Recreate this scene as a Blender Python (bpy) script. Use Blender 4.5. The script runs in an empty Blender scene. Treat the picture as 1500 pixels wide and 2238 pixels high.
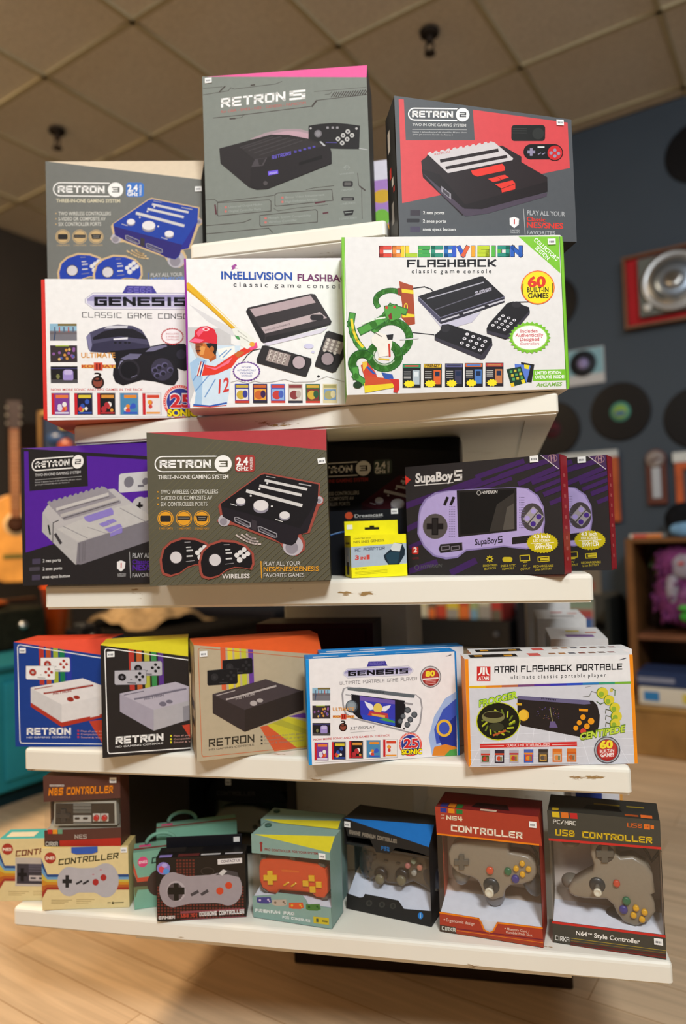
import bpy, bmesh, math, random
from mathutils import Vector, Matrix
random.seed(7)
PI = math.pi
SC = bpy.context.scene
COL = SC.collection

# ---------------------------------------------------------------- camera
cam_d = bpy.data.cameras.new('camera')
cam = bpy.data.objects.new('camera', cam_d)
COL.objects.link(cam)
cam_d.sensor_fit = 'HORIZONTAL'
cam_d.sensor_width = 24.0
cam_d.lens = 24.0 * 1577.89 / 1500.0
cam_d.clip_start = 0.02
cam_d.dof.use_dof = True
cam_d.dof.focus_distance = 1.13
cam_d.dof.aperture_fstop = 1.8
_R = Matrix(((0.976868, 0.2112713, -0.0330652), (-0.0397349, 0.0274014, -0.9988345), (-0.210119, 0.9770433, 0.0351624)))
cam.matrix_world = Matrix.Translation((0, 0, 0.95)) @ Matrix((_R[0], -_R[1], -_R[2])).transposed().to_4x4()
SC.camera = cam

# ---------------------------------------------------------------- light
W = bpy.data.worlds.new('room_ambience')
SC.world = W
W.use_nodes = True
W.node_tree.nodes['Background'].inputs[0].default_value = (0.95, 0.97, 1.0, 1)
W.node_tree.nodes['Background'].inputs[1].default_value = 0.05
SC.view_settings.view_transform = 'Standard'
SC.view_settings.look = 'None'
SC.view_settings.exposure = 0.0
SC.view_settings.gamma = 1.0
SC.view_settings.use_curve_mapping = False


def area(name, loc, aim, power, sx, sy, color):
    d = bpy.data.lights.new(name, 'AREA')
    d.shape = 'RECTANGLE'
    d.size, d.size_y, d.energy, d.color = sx, sy, power, color
    o = bpy.data.objects.new(name, d)
    o.location = loc
    o.rotation_euler = (Vector(aim) - Vector(loc)).to_track_quat('-Z', 'Y').to_euler()
    COL.objects.link(o)
    return o


area('ceiling_light_near', (0.78, -1.15, 2.95), (0.2, 0.3, 1.0), 106, 0.6, 0.6, (0.93, 0.975, 1.0))
area('fill_light_front', (-0.9, -0.9, 2.95), (-0.6, 0.4, 1.0), 21, 0.6, 0.6, (1.0, 0.96, 0.90))  # added warm fill that softens the shadows; no known lamp here
area('ceiling_light_guitars', (-2.9, 1.2, 2.98), (-3.4, 1.9, 0.5), 150, 0.6, 0.6, (1.0, 0.74, 0.46))
area('ceiling_light_records', (1.6, 1.6, 2.98), (0.9, 2.6, 0.4), 14, 0.6, 0.6, (0.95, 0.97, 1.0))


# ---------------------------------------------------------------- colours and materials
def lin(h):
    h = h.lstrip('#')
    out = []
    for i in (0, 2, 4):
        c = int(h[i:i + 2], 16) / 255.0
        out.append(c / 12.92 if c <= 0.04045 else ((c + 0.055) / 1.055) ** 2.4)
    return tuple(out)


def attr_mat(name, rough=0.5, spec=0.4, grain=0.05, scale=60.0, bump=0.0, metal=0.0, coat=0.0):
    """print / paint colour comes from the mesh, a fine noise adds material grain"""
    m = bpy.data.materials.new(name)
    m.use_nodes = True
    nt = m.node_tree
    b = nt.nodes['Principled BSDF']
    a = nt.nodes.new('ShaderNodeAttribute'); a.attribute_name = 'Col'
    tc = nt.nodes.new('ShaderNodeTexCoord')
    n = nt.nodes.new('ShaderNodeTexNoise'); n.inputs['Scale'].default_value = scale; n.inputs['Detail'].default_value = 4
    nt.links.new(tc.outputs['Object'], n.inputs['Vector'])
    r = nt.nodes.new('ShaderNodeMapRange')
    r.inputs['From Min'].default_value = 0.3; r.inputs['From Max'].default_value = 0.7
    r.inputs['To Min'].default_value = 1 - grain; r.inputs['To Max'].default_value = 1 + grain
    nt.links.new(n.outputs['Fac'], r.inputs['Value'])
    mx = nt.nodes.new('ShaderNodeMix'); mx.data_type = 'RGBA'; mx.blend_type = 'MULTIPLY'
    mx.inputs[0].default_value = 1.0
    nt.links.new(a.outputs['Color'], mx.inputs[6]); nt.links.new(r.outputs['Result'], mx.inputs[7])
    nt.links.new(mx.outputs[2], b.inputs['Base Color'])
    b.inputs['Roughness'].default_value = rough
    b.inputs['Specular IOR Level'].default_value = spec
    b.inputs['Metallic'].default_value = metal
    b.inputs['Coat Weight'].default_value = coat
    if bump:
        bp = nt.nodes.new('ShaderNodeBump'); bp.inputs['Strength'].default_value = bump; bp.inputs['Distance'].default_value = 0.002
        nt.links.new(n.outputs['Fac'], bp.inputs['Height']); nt.links.new(bp.outputs['Normal'], b.inputs['Normal'])
    return m


CARD = attr_mat('printed_card', 0.45, 0.16, 0.03, 90)
PAPER = attr_mat('matte_paper', 0.7, 0.2, 0.03, 90)
PLASTIC = attr_mat('moulded_plastic', 0.3, 0.5, 0.03, 200)
METAL = attr_mat('brushed_metal', 0.28, 0.5, 0.04, 50, metal=0.9)
VINYL = attr_mat('pressed_vinyl', 0.4, 0.2, 0.05, 20)
TIMBER = attr_mat('varnished_timber', 0.35, 0.4, 0.22, 9)
FABRIC = attr_mat('plush_fabric', 0.95, 0.1, 0.25, 35, bump=0.6)
MATT = attr_mat('matt_painted', 0.75, 0.2, 0.08, 8)


def clear_mat(name, gloss=0.07):
    m = bpy.data.materials.new(name); m.use_nodes = True
    nt = m.node_tree; nt.nodes.clear()
    o = nt.nodes.new('ShaderNodeOutputMaterial'); mix = nt.nodes.new('ShaderNodeMixShader')
    t = nt.nodes.new('ShaderNodeBsdfTransparent'); g = nt.nodes.new('ShaderNodeBsdfGlossy')
    g.inputs['Roughness'].default_value = 0.06
    n = nt.nodes.new('ShaderNodeTexNoise'); n.inputs['Scale'].default_value = 25
    bp = nt.nodes.new('ShaderNodeBump'); bp.inputs['Strength'].default_value = 0.25; bp.inputs['Distance'].default_value = 0.003
    nt.links.new(n.outputs['Fac'], bp.inputs['Height']); nt.links.new(bp.outputs['Normal'], g.inputs['Normal'])
    t.inputs[0].default_value = (0.96, 0.96, 0.97, 1)
    mix.inputs[0].default_value = gloss
    nt.links.new(t.outputs[0], mix.inputs[1]); nt.links.new(g.outputs[0], mix.inputs[2]); nt.links.new(mix.outputs[0], o.inputs[0])
    return m


CLEAR = clear_mat('clear_acetate')


def shelf_paint():
    m = bpy.data.materials.new('worn_cream_paint'); m.use_nodes = True
    nt = m.node_tree; b = nt.nodes['Principled BSDF']
    tc = nt.nodes.new('ShaderNodeTexCoord')
    mp = nt.nodes.new('ShaderNodeMapping'); mp.inputs['Scale'].default_value = (9, 30, 45)
    nt.links.new(tc.outputs['Object'], mp.inputs[0])
    n = nt.nodes.new('ShaderNodeTexNoise'); n.inputs['Scale'].default_value = 1.0; n.inputs['Detail'].default_value = 8; n.inputs['Roughness'].default_value = 0.65
    nt.links.new(mp.outputs[0], n.inputs['Vector'])
    cr = nt.nodes.new('ShaderNodeValToRGB')
    cr.color_ramp.elements[0].position = 0.655; cr.color_ramp.elements[0].color = (0, 0, 0, 1)
    cr.color_ramp.elements[1].position = 0.675; cr.color_ramp.elements[1].color = (1, 1, 1, 1)
    nt.links.new(n.outputs['Fac'], cr.inputs[0])
    n2 = nt.nodes.new('ShaderNodeTexNoise'); n2.inputs['Scale'].default_value = 5; n2.inputs['Detail'].default_value = 5
    nt.links.new(tc.outputs['Object'], n2.inputs['Vector'])
    c2 = nt.nodes.new('ShaderNodeMix'); c2.data_type = 'RGBA'
    c2.inputs[6].default_value = (*lin('#f0ede2'), 1); c2.inputs[7].default_value = (*lin('#e6e0d0'), 1)
    nt.links.new(n2.outputs['Fac'], c2.inputs[0])
    mx = nt.nodes.new('ShaderNodeMix'); mx.data_type = 'RGBA'
    nt.links.new(cr.outputs[0], mx.inputs[0]); nt.links.new(c2.outputs[2], mx.inputs[6]); mx.inputs[7].default_value = (*lin('#9c7c4d'), 1)
    nt.links.new(mx.outputs[2], b.inputs['Base Color'])
    b.inputs['Roughness'].default_value = 0.45; b.inputs['Specular IOR Level'].default_value = 0.35
    bp = nt.nodes.new('ShaderNodeBump'); bp.inputs['Strength'].default_value = 0.25; bp.inputs['Distance'].default_value = 0.001
    bp.invert = True
    nt.links.new(cr.outputs[0], bp.inputs['Height']); nt.links.new(bp.outputs[0], b.inputs['Normal'])
    return m


PAINT = shelf_paint()


def wall_paint(name, h1, h2):
    m = bpy.data.materials.new(name); m.use_nodes = True
    nt = m.node_tree; b = nt.nodes['Principled BSDF']
    tc = nt.nodes.new('ShaderNodeTexCoord')
    n = nt.nodes.new('ShaderNodeTexNoise'); n.inputs['Scale'].default_value = 3; n.inputs['Detail'].default_value = 6
    nt.links.new(tc.outputs['Object'], n.inputs['Vector'])
    c = nt.nodes.new('ShaderNodeMix'); c.data_type = 'RGBA'
    c.inputs[6].default_value = (*lin(h1), 1); c.inputs[7].default_value = (*lin(h2), 1)
    nt.links.new(n.outputs['Fac'], c.inputs[0]); nt.links.new(c.outputs[2], b.inputs['Base Color'])
    n3 = nt.nodes.new('ShaderNodeTexNoise'); n3.inputs['Scale'].default_value = 180
    nt.links.new(tc.outputs['Object'], n3.inputs['Vector'])
    bp = nt.nodes.new('ShaderNodeBump'); bp.inputs['Strength'].default_value = 0.15; bp.inputs['Distance'].default_value = 0.002
    nt.links.new(n3.outputs['Fac'], bp.inputs['Height']); nt.links.new(bp.outputs[0], b.inputs['Normal'])
    b.inputs['Roughness'].default_value = 0.7; b.inputs['Specular IOR Level'].default_value = 0.25
    return m


def floor_wood():
    m = bpy.data.materials.new('oak_laminate'); m.use_nodes = True
    nt = m.node_tree; b = nt.nodes['Principled BSDF']
    tc = nt.nodes.new('ShaderNodeTexCoord')
    br = nt.nodes.new('ShaderNodeTexBrick')
    br.inputs['Scale'].default_value = 1.0; br.inputs['Brick Width'].default_value = 1.2; br.inputs['Row Height'].default_value = 0.125
    br.inputs['Mortar Size'].default_value = 0.0012; br.inputs['Bias'].default_value = 0
    br.inputs['Color1'].default_value = (*lin('#d3b897'), 1); br.inputs['Color2'].default_value = (*lin('#c9ab88'), 1)
    br.inputs['Mortar'].default_value = (*lin('#a98661'), 1)
    br.offset = 0.37
    nt.links.new(tc.outputs['Object'], br.inputs['Vector'])
    mp = nt.nodes.new('ShaderNodeMapping'); mp.inputs['Scale'].default_value = (1.6, 26, 1)
    nt.links.new(tc.outputs['Object'], mp.inputs[0])
    n = nt.nodes.new('ShaderNodeTexNoise'); n.inputs['Scale'].default_value = 1.4; n.inputs['Detail'].default_value = 7; n.inputs['Distortion'].default_value = 0.8
    nt.links.new(mp.outputs[0], n.inputs['Vector'])
    r = nt.nodes.new('ShaderNodeMapRange'); r.inputs['From Min'].default_value = 0.3; r.inputs['From Max'].default_value = 0.7
    r.inputs['To Min'].default_value = 0.8; r.inputs['To Max'].default_value = 1.12
    nt.links.new(n.outputs['Fac'], r.inputs['Value'])
    mx = nt.nodes.new('ShaderNodeMix'); mx.data_type = 'RGBA'; mx.blend_type = 'MULTIPLY'; mx.inputs[0].default_value = 1
    nt.links.new(br.outputs['Color'], mx.inputs[6]); nt.links.new(r.outputs[0], mx.inputs[7])
    nt.links.new(mx.outputs[2], b.inputs['Base Color'])
    b.inputs['Roughness'].default_value = 0.42; b.inputs['Specular IOR Level'].default_value = 0.3
    return m


# ---------------------------------------------------------------- mesh builder
class MB:
    def __init__(self):
        self.v, self.f, self.c, self.s = [], [], [], []

    def poly(self, pts, col, smooth=False):
        k = len(self.v)
        self.v += [tuple(p) for p in pts]
        self.f.append(tuple(range(k, k + len(pts)))); self.c.append(col); self.s.append(smooth)

    def mesh(self, pts, faces, col, smooth=False):
        k = len(self.v)
        self.v += [tuple(p) for p in pts]
        for q in faces:
            self.f.append(tuple(i + k for i in q)); self.c.append(col); self.s.append(smooth)

    def bm(self, b, col, smooth=False):
        b.verts.ensure_lookup_table(); b.verts.index_update()
        self.mesh([v.co.copy() for v in b.verts], [[v.index for v in f.verts] for f in b.faces], col, smooth)
        b.free()

    def box(self, x0, y0, z0, x1, y1, z1, col, bev=0.0, seg=1, M=None):
        b = bmesh.new()
        bmesh.ops.create_cube(b, size=1.0)
        for v in b.verts:
            v.co = Vector(((x0 + x1) / 2 + v.co.x * (x1 - x0), (y0 + y1) / 2 + v.co.y * (y1 - y0), (z0 + z1) / 2 + v.co.z * (z1 - z0)))
        if bev:
            bmesh.ops.bevel(b, geom=b.edges[:], offset=bev, segments=seg, affect='EDGES', profile=0.5)
        if M is not None:
            bmesh.ops.transform(b, matrix=M, verts=b.verts[:])
        self.bm(b, col)

    def lathe(self, prof, col, n=32, center=(0, 0, 0), axis='Z', M=None, smooth=True):
        """prof: list of (radius, height) along the axis; ends are closed"""
        pts, faces = [], []
        for r, h in prof:
            for i in range(n):
                a = 2 * PI * i / n
                p = Vector((r * math.cos(a), r * math.sin(a), h))
                if axis == 'Y':
                    p = Vector((p.x, -h, p.y))
                elif axis == 'X':
                    p = Vector((h, p.x, p.y))
                p = (M @ p) if M is not None else p
                pts.append(p + Vector(center))
        for j in range(len(prof) - 1):
            for i in range(n):
                a, b2 = j * n + i, j * n + (i + 1) % n
                faces.append((a, b2, b2 + n, a + n))
        faces.append(tuple(reversed(range(n)))); faces.append(tuple(range((len(prof) - 1) * n, len(prof) * n)))
        self.mesh(pts, faces, col, smooth)

    def ell(self, c, r, col, n=20, m=12, M=None):
        pts, faces = [], []
        for j in range(1, m):
            t = PI * j / m
            for i in range(n):
                a = 2 * PI * i / n
                p = Vector((r[0] * math.sin(t) * math.cos(a), r[1] * math.sin(t) * math.sin(a), r[2] * math.cos(t)))
                pts.append((M @ p if M is not None else p) + Vector(c))
        k = len(pts)
        for s in (1, -1):
            p = Vector((0, 0, r[2] * s)); pts.append((M @ p if M is not None else p) + Vector(c))
        for j in range(m - 2):
            for i in range(n):
                a, b2 = j * n + i, j * n + (i + 1) % n
                faces.append((a, a + n, b2 + n, b2))
        for i in range(n):
            faces.append((k, i, (i + 1) % n)); faces.append((k + 1, (m - 2) * n + (i + 1) % n, (m - 2) * n + i))
        self.mesh(pts, faces, col, True)

    def tube(self, path, rad, col, n=10):
        pts, faces = [], []
        P = [Vector(p) for p in path]
        R = rad if isinstance(rad, (list, tuple)) else [rad] * len(P)
        for k, p in enumerate(P):
            d = (P[min(k + 1, len(P) - 1)] - P[max(k - 1, 0)]).normalized()
            u = d.orthogonal().normalized()
            if k and u.dot(pu) < 0.99:
                u = (pu - d * pu.dot(d)).normalized()
            pu = u
            w = d.cross(u)
            for i in range(n):
                a = 2 * PI * i / n
                pts.append(p + (u * math.cos(a) + w * math.sin(a)) * R[k])
        for k in range(len(P) - 1):
            for i in range(n):
                a, b2 = k * n + i, k * n + (i + 1) % n
                faces.append((a, b2, b2 + n, a + n))
        faces.append(tuple(reversed(range(n)))); faces.append(tuple(range((len(P) - 1) * n, len(P) * n)))
        self.mesh(pts, faces, col, True)

    def slab(self, outline, y0, y1, col, bev=0.0, seg=2, smooth=False):
        """outline in (x, z), extruded from y0 (front) to y1 (back), front edge bevelled"""
        b = bmesh.new()
        vs = [b.verts.new((x, y1, z)) for x, z in outline]
        f = b.faces.new(vs)
        r = bmesh.ops.extrude_face_region(b, geom=[f])
        nv = [e for e in r['geom'] if isinstance(e, bmesh.types.BMVert)]
        for v in nv:
            v.co.y = y0
        bmesh.ops.recalc_face_normals(b, faces=b.faces[:])
        if bev:
            s = set(nv)
            ed = [e for e in b.edges if e.verts[0] in s and e.verts[1] in s]
            bmesh.ops.bevel(b, geom=ed, offset=bev, segments=seg, affect='EDGES', profile=0.5, clamp_overlap=True)
        self.bm(b, col, smooth)

    def build(self, name, material, parent=None):
        me = bpy.data.meshes.new(name)
        me.from_pydata(self.v, [], self.f)
        at = me.color_attributes.new('Col', 'FLOAT_COLOR', 'CORNER')
        flat = []
        for fc, c in zip(self.f, self.c):
            flat += [c[0], c[1], c[2], 1.0] * len(fc)
        at.data.foreach_set('color', flat)
        me.polygons.foreach_set('use_smooth', self.s)
        me.materials.append(material)
        me.update()
        o = bpy.data.objects.new(name, me)
        COL.objects.link(o)
        if parent is not None:
            o.parent = parent
        return o


def thing(name, label, cat, loc=(0, 0, 0), rz=0.0, group=None):
    o = bpy.data.objects.new(name, None)
    o.empty_display_size = 0.02
    COL.objects.link(o)
    o.location = loc
    o.rotation_euler = (0, 0, rz)
    return tag(o, label, cat, group)


def tag(o, label, cat, group=None):
    o['label'] = label
    o['category'] = cat
    if group:
        o['group'] = group
    return o


def structure(o):
    o['kind'] = 'structure'
    return o


def circle(cx, cy, rx, ry=None, n=28, a0=0.0, a1=2 * PI):
    ry = rx if ry is None else ry
    return [(cx + rx * math.cos(a0 + (a1 - a0) * i / n), cy + ry * math.sin(a0 + (a1 - a0) * i / n)) for i in range(n)]


def rrect(x0, y0, x1, y1, r, n=5):
    p = []
    for cx, cy, a in ((x1 - r, y1 - r, 0), (x0 + r, y1 - r, PI / 2), (x0 + r, y0 + r, PI), (x1 - r, y0 + r, 1.5 * PI)):
        for i in range(n + 1):
            t = a + PI / 2 * i / n
            p.append((cx + r * math.cos(t), cy + r * math.sin(t)))
    return p


# ---------------------------------------------------------------- lettering
GL = {
 'A': [[(0,0),(0,6),(4,6),(4,0)],[(0,2.7),(4,2.7)]], 'B': [[(0,0),(0,6),(3.6,6),(3.6,3.2),(0,3.2)],[(3.6,3.2),(4,2.8),(4,0),(0,0)]],
 'C': [[(4,6),(0,6),(0,0),(4,0)]], 'D': [[(0,0),(0,6),(3.2,6),(4,5.2),(4,.8),(3.2,0),(0,0)]],
 'E': [[(4,6),(0,6),(0,0),(4,0)],[(0,3),(3.6,3)]], 'F': [[(4,6),(0,6),(0,0)],[(0,3),(3.5,3)]],
 'G': [[(4,6),(0,6),(0,0),(4,0),(4,3),(2.2,3)]], 'H': [[(0,0),(0,6)],[(4,0),(4,6)],[(0,3),(4,3)]], 'I': [[(0.6,0),(0.6,6)]],
 'J': [[(4,6),(4,0),(0,0),(0,1.8)]], 'K': [[(0,0),(0,6)],[(4,6),(1,3),(4,0)],[(0,3),(1,3)]], 'L': [[(0,6),(0,0),(4,0)]],
 'M': [[(0,0),(0,6),(2.3,2.4),(4.6,6),(4.6,0)]], 'N': [[(0,0),(0,6),(4,0),(4,6)]], 'O': [[(0,0),(0,6),(4,6),(4,0),(0,0)]],
 'P': [[(0,0),(0,6),(4,6),(4,2.8),(0,2.8)]], 'Q': [[(0,0),(0,6),(4,6),(4,0),(0,0)],[(2.5,1.5),(4.2,-.4)]],
 'R': [[(0,0),(0,6),(4,6),(4,2.9),(0,2.9)],[(1.6,2.9),(4,0)]], 'S': [[(4,6),(0,6),(0,3),(4,3),(4,0),(0,0)]],
 'T': [[(0,6),(4,6)],[(2,6),(2,0)]], 'U': [[(0,6),(0,0),(4,0),(4,6)]], 'V': [[(0,6),(2,0),(4,6)]],
 'W': [[(0,6),(0.8,0),(2.3,4),(3.8,0),(4.6,6)]], 'X': [[(0,0),(4,6)],[(0,6),(4,0)]], 'Y': [[(0,6),(0,3),(4,3),(4,6)],[(2,3),(2,0)]],
 'Z': [[(0,6),(4,6),(0,0),(4,0)]], '0': [[(0,0),(0,6),(4,6),(4,0),(0,0)]], '1': [[(.6,4.8),(1.8,6),(1.8,0)]],
 '2': [[(0,6),(4,6),(4,3),(0,3),(0,0),(4,0)]], '3': [[(0,6),(4,6),(4,0),(0,0)],[(.8,3),(4,3)]], '4': [[(0,6),(0,2.2),(4,2.2)],[(3.2,6),(3.2,0)]],
 '5': [[(4,6),(0,6),(0,3.2),(4,3.2),(4,0),(0,0)]], '6': [[(4,6),(0,6),(0,0),(4,0),(4,3),(0,3)]], '7': [[(0,6),(4,6),(1.5,0)]],
 '8': [[(0,0),(0,6),(4,6),(4,0),(0,0)],[(0,3),(4,3)]], '9': [[(0,0),(4,0),(4,6),(0,6),(0,3),(4,3)]],
 '-': [[(0.6,3),(3.2,3)]], '/': [[(0,0),(3.4,6)]], '.': [[(0.4,0),(0.5,0)]], ' ': [],
}
GW = {'I': 1.2, 'M': 4.6, 'W': 4.6, '1': 2.4, '.': 0.9, ' ': 2.6}


def stroke_text(s, sw):
    """-> list of quads in a space where the cap height is 6, and the total width"""
    out, x, half = [], 0.0, sw * 3.0
    for ch in s:
        for pl in GL.get(ch, []):
            for (ax, ay), (bx, by) in zip(pl, pl[1:]):
                # squeeze strokes inside the cap box
                k = (6 - 2 * half) / 6
                a = Vector((x + ax, half + ay * k)); b = Vector((x + bx, half + by * k))
                d = (b - a)
                d = d.normalized() if d.length > 1e-6 else Vector((1, 0))
                n = Vector((-d.y, d.x)) * half
                a2, b2 = a - d * half, b + d * half
                out.append([a2 - n, b2 - n, b2 + n, a2 + n])
        x += GW.get(ch, 4.0) + 1.5 + half * .9
    for t in out:
        for v in t:
            v.x += half
    return out, max(x - 1.5 - half * .9, 0.1) + 2 * half


_fc = {}


def font_text(s, bold, shear):
    key = (s, bold, shear)
    if key not in _fc:
        cu = bpy.data.curves.new('lettering', 'FONT')
        cu.body = s
        cu.offset = bold
        cu.shear = shear
        cu.resolution_u = 3
        ob = bpy.data.objects.new('lettering', cu)
        COL.objects.link(ob)
        me = bpy.data.meshes.new_from_object(ob.evaluated_get(bpy.context.evaluated_depsgraph_get()))
        tris = [[(me.vertices[i].co.x, me.vertices[i].co.y) for i in p.vertices] for p in me.polygons]
        bpy.data.meshes.remove(me)
        bpy.data.objects.remove(ob); bpy.data.curves.remove(cu)
        xs = [p[0] for t in tris for p in t] or [0, 1]
        _fc[key] = (tris, min(xs), max(xs))
    return _fc[key]


def homography(src, dst):
    """3x3 matrix taking four src points to four dst points"""
    A, B = [], []
    for (x, y), (u, v) in zip(src, dst):
        A.append([x, y, 1, 0, 0, 0, -u * x, -u * y]); B.append(u)
        A.append([0, 0, 0, x, y, 1, -v * x, -v * y]); B.append(v)
    n = 8
    for i in range(n):
        p = max(range(i, n), key=lambda r: abs(A[r][i]))
        A[i], A[p] = A[p], A[i]; B[i], B[p] = B[p], B[i]
        for r in range(n):
            if r != i:
                k = A[r][i] / A[i][i]
                if k:
                    A[r] = [a - k * b for a, b in zip(A[r], A[i])]; B[r] -= k * B[i]
    h = [B[i] / A[i][i] for i in range(n)] + [1.0]

    def f(p):
        w = h[6] * p[0] + h[7] * p[1] + 1.0
        return ((h[0] * p[0] + h[1] * p[1] + h[2]) / w, (h[3] * p[0] + h[4] * p[1] + h[5]) / w)
    return f


def clip_poly(pts, clip):
    """clip is a convex counter-clockwise polygon"""
    out = pts
    for i in range(len(clip)):
        a, b = clip[i], clip[(i + 1) % len(clip)]
        inp, out = out, []
        side = lambda p: (b[0] - a[0]) * (p[1] - a[1]) - (b[1] - a[1]) * (p[0] - a[0])
        for k in range(len(inp)):
            p, q = inp[k - 1], inp[k]
            sp, sq = side(p), side(q)
            if (sp < 0) != (sq < 0):
                t = sp / (sp - sq)
                out.append((p[0] + t * (q[0] - p[0]), p[1] + t * (q[1] - p[1])))
            if sq >= 0:
                out.append(q)
        if len(out) < 3:
            return []
    return out


class Art:
    """flat printing on one panel. Coordinates are those of the sheet the artwork was measured on; the sheet's
    four corners (top left, top right, bottom right, bottom left) land on the panel's corners."""
    STEP = 0.00004

    def __init__(self, sheet, panel, clip=None):
        # panel: BL, BR, TR, TL in (x, z), counter-clockwise
        self.map = homography(sheet, [panel[3], panel[2], panel[1], panel[0]])
        self.clip = clip or panel
        self.items, self.boxes = [], []

    def add(self, polys, col):
        col = lin(col) if isinstance(col, str) else col
        P = []
        for p in polys:
            q = clip_poly([self.map(a) for a in p], self.clip)
            if len(q) > 2:
                P.append(q)
        if not P:
            return
        xs = [a[0] for q in P for a in q]; ys = [a[1] for q in P for a in q]
        bb = (min(xs), min(ys), max(xs), max(ys))
        lay = 1
        for b, l in self.boxes:
            if l >= lay and b[0] < bb[2] and b[2] > bb[0] and b[1] < bb[3] and b[3] > bb[1]:
                lay = l + 1
        self.boxes.append((bb, lay)); self.items.append((P, col, lay))

    def poly(self, pts, col): self.add([pts], col)

    def rect(self, x0, y0, x1, y1, col): self.add([[(x0, y0), (x1, y0), (x1, y1), (x0, y1)]], col)

    def ell(self, cx, cy, rx, col, ry=None, n=24): self.add([circle(cx, cy, rx, ry, n)], col)

    def ells(self, pts, rx, col, n=14): self.add([circle(x, y, rx, None, n) for x, y in pts], col)

    def rr(self, x0, y0, x1, y1, r, col): self.add([rrect(x0, y0, x1, y1, r)], col)

    def line(self, pts, w, col):
        qs = []
        for a, b in zip(pts, pts[1:]):
            dx, dy = b[0] - a[0], b[1] - a[1]
            L = math.hypot(dx, dy) or 1
            dx, dy = dx / L * w / 2, dy / L * w / 2
            qs.append([(a[0] - dx + dy, a[1] - dy - dx), (b[0] + dx + dy, b[1] + dy - dx), (b[0] + dx - dy, b[1] + dy + dx), (a[0] - dx - dy, a[1] - dy + dx)])
        self.add(qs, col)

    def loop(self, pts, w, col): self.line(list(pts) + [pts[0]], w, col)

    def burst(self, cx, cy, rx, ry, n, d, col, rot=0):
        p = []
        for i in range(2 * n):
            k = 1 - (d if i % 2 else 0)
            a = PI * i / n
            x, y = rx * k * math.cos(a), ry * k * math.sin(a)
            p.append((cx + x * math.cos(rot) - y * math.sin(rot), cy + x * math.sin(rot) + y * math.cos(rot)))
        self.poly(p, col)

    def text(self, s, x0, y0, x1, y1, h, col, font='f', sw=0.2, bold=0.0, shear=0.0, grad=None):
        dx, dy = x1 - x0, y1 - y0
        L = math.hypot(dx, dy)
        ux, uy = -0.0, -1.0
        if abs(dy) > abs(dx) * .5:
            ux, uy = dy / L, -dx / L
        if font == 's':
            q, wd = stroke_text(s, sw)
            polys, x_min, cap = [[(p.x + shear * p.y, p.y) for p in t] for t in q], 0.0, 6.0
        else:
            polys, x_min, x_max = font_text(s, bold, shear)
            wd, cap = x_max - x_min, 0.70
        res = []
        for t in polys:
            res.append([(x0 + dx * (p[0] - x_min) / wd + ux * h * p[1] / cap, y0 + dy * (p[0] - x_min) / wd + uy * h * p[1] / cap) for p in t])
        if grad:
            for t in res:   # several ink colours along the word
                cx = sum(p[0] for p in t) / len(t)
                k = min(max((cx - x0) / (x1 - x0), 0), .999) * len(grad)
                self._g = getattr(self, '_g', {})
                self._g.setdefault(grad[int(k)], []).append(t)
            for c, ts in self._g.items():
                self.add(ts, c)
            self._g = {}
        else:
            self.add(res, col)

    def put(self, mb, y=0.0, lower=None, zsplit=0.0):
        for P, col, lay in self.items:
            for q in P:
                (lower if lower is not None and max(a[1] for a in q) < zsplit else mb).poly([(a[0], y - lay * self.STEP, a[1]) for a in q], col)

# ================================================================ the room (its walls stand turned to the display)
RA = math.radians(-21.573)
RXV, RYV = Vector((math.cos(RA), math.sin(RA), 0)), Vector((-math.sin(RA), math.cos(RA), 0))


def rp(cx, cy, z):
    p = RXV * cx + RYV * cy
    return (p.x, p.y, z)


def room(o):
    o.rotation_euler = (0, 0, RA)
    return o


def struct_box(name, x0, y0, z0, x1, y1, z1, mat):
    m = MB(); m.box(x0, y0, z0, x1, y1, z1, (1, 1, 1))
    return structure(room(m.build(name, mat)))


CEIL = 3.07
struct_box('floor', -6, -3, -0.06, 4, 5, 0, floor_wood())
struct_box('wall_back', -4.7, 3.88, 0, 3.9, 4.0, CEIL, wall_paint('grey_wall_paint', '#414b56', '#39434e'))
struct_box('wall_left', -4.58, -3, 0, -4.46, 3.88, CEIL, wall_paint('dark_wall_paint', '#3c3733', '#332f2c'))
m = MB()
m.box(-4.46, 3.862, 0, 3.9, 3.88, 0.09, lin('#2b2826'))
structure(room(m.build('baseboard_back', MATT)))

TILE = attr_mat('mineral_ceiling_tile', 0.9, 0.1, 0.10, 70, bump=0.2)
m = MB()
cxs = [-2.84 + 0.592 * i for i in range(-3, 12)]
cys = [1.944 + 0.618 * i for i in range(-7, 4)]
tc_, bc_ = lin('#d3cec2'), lin('#b0a688')
m.box(-4.6, -2.9, CEIL + 0.012, 4.0, 4.0, CEIL + 0.03, tc_)
for a in cxs:
    m.box(a - 0.012, -2.9, CEIL, a + 0.012, 3.9, CEIL + 0.014, bc_)
for b_ in cys:
    m.box(-4.6, b_ - 0.012, CEIL, 4.0, b_ + 0.012, CEIL + 0.0145, bc_)
structure(room(m.build('ceiling', TILE)))

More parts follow.
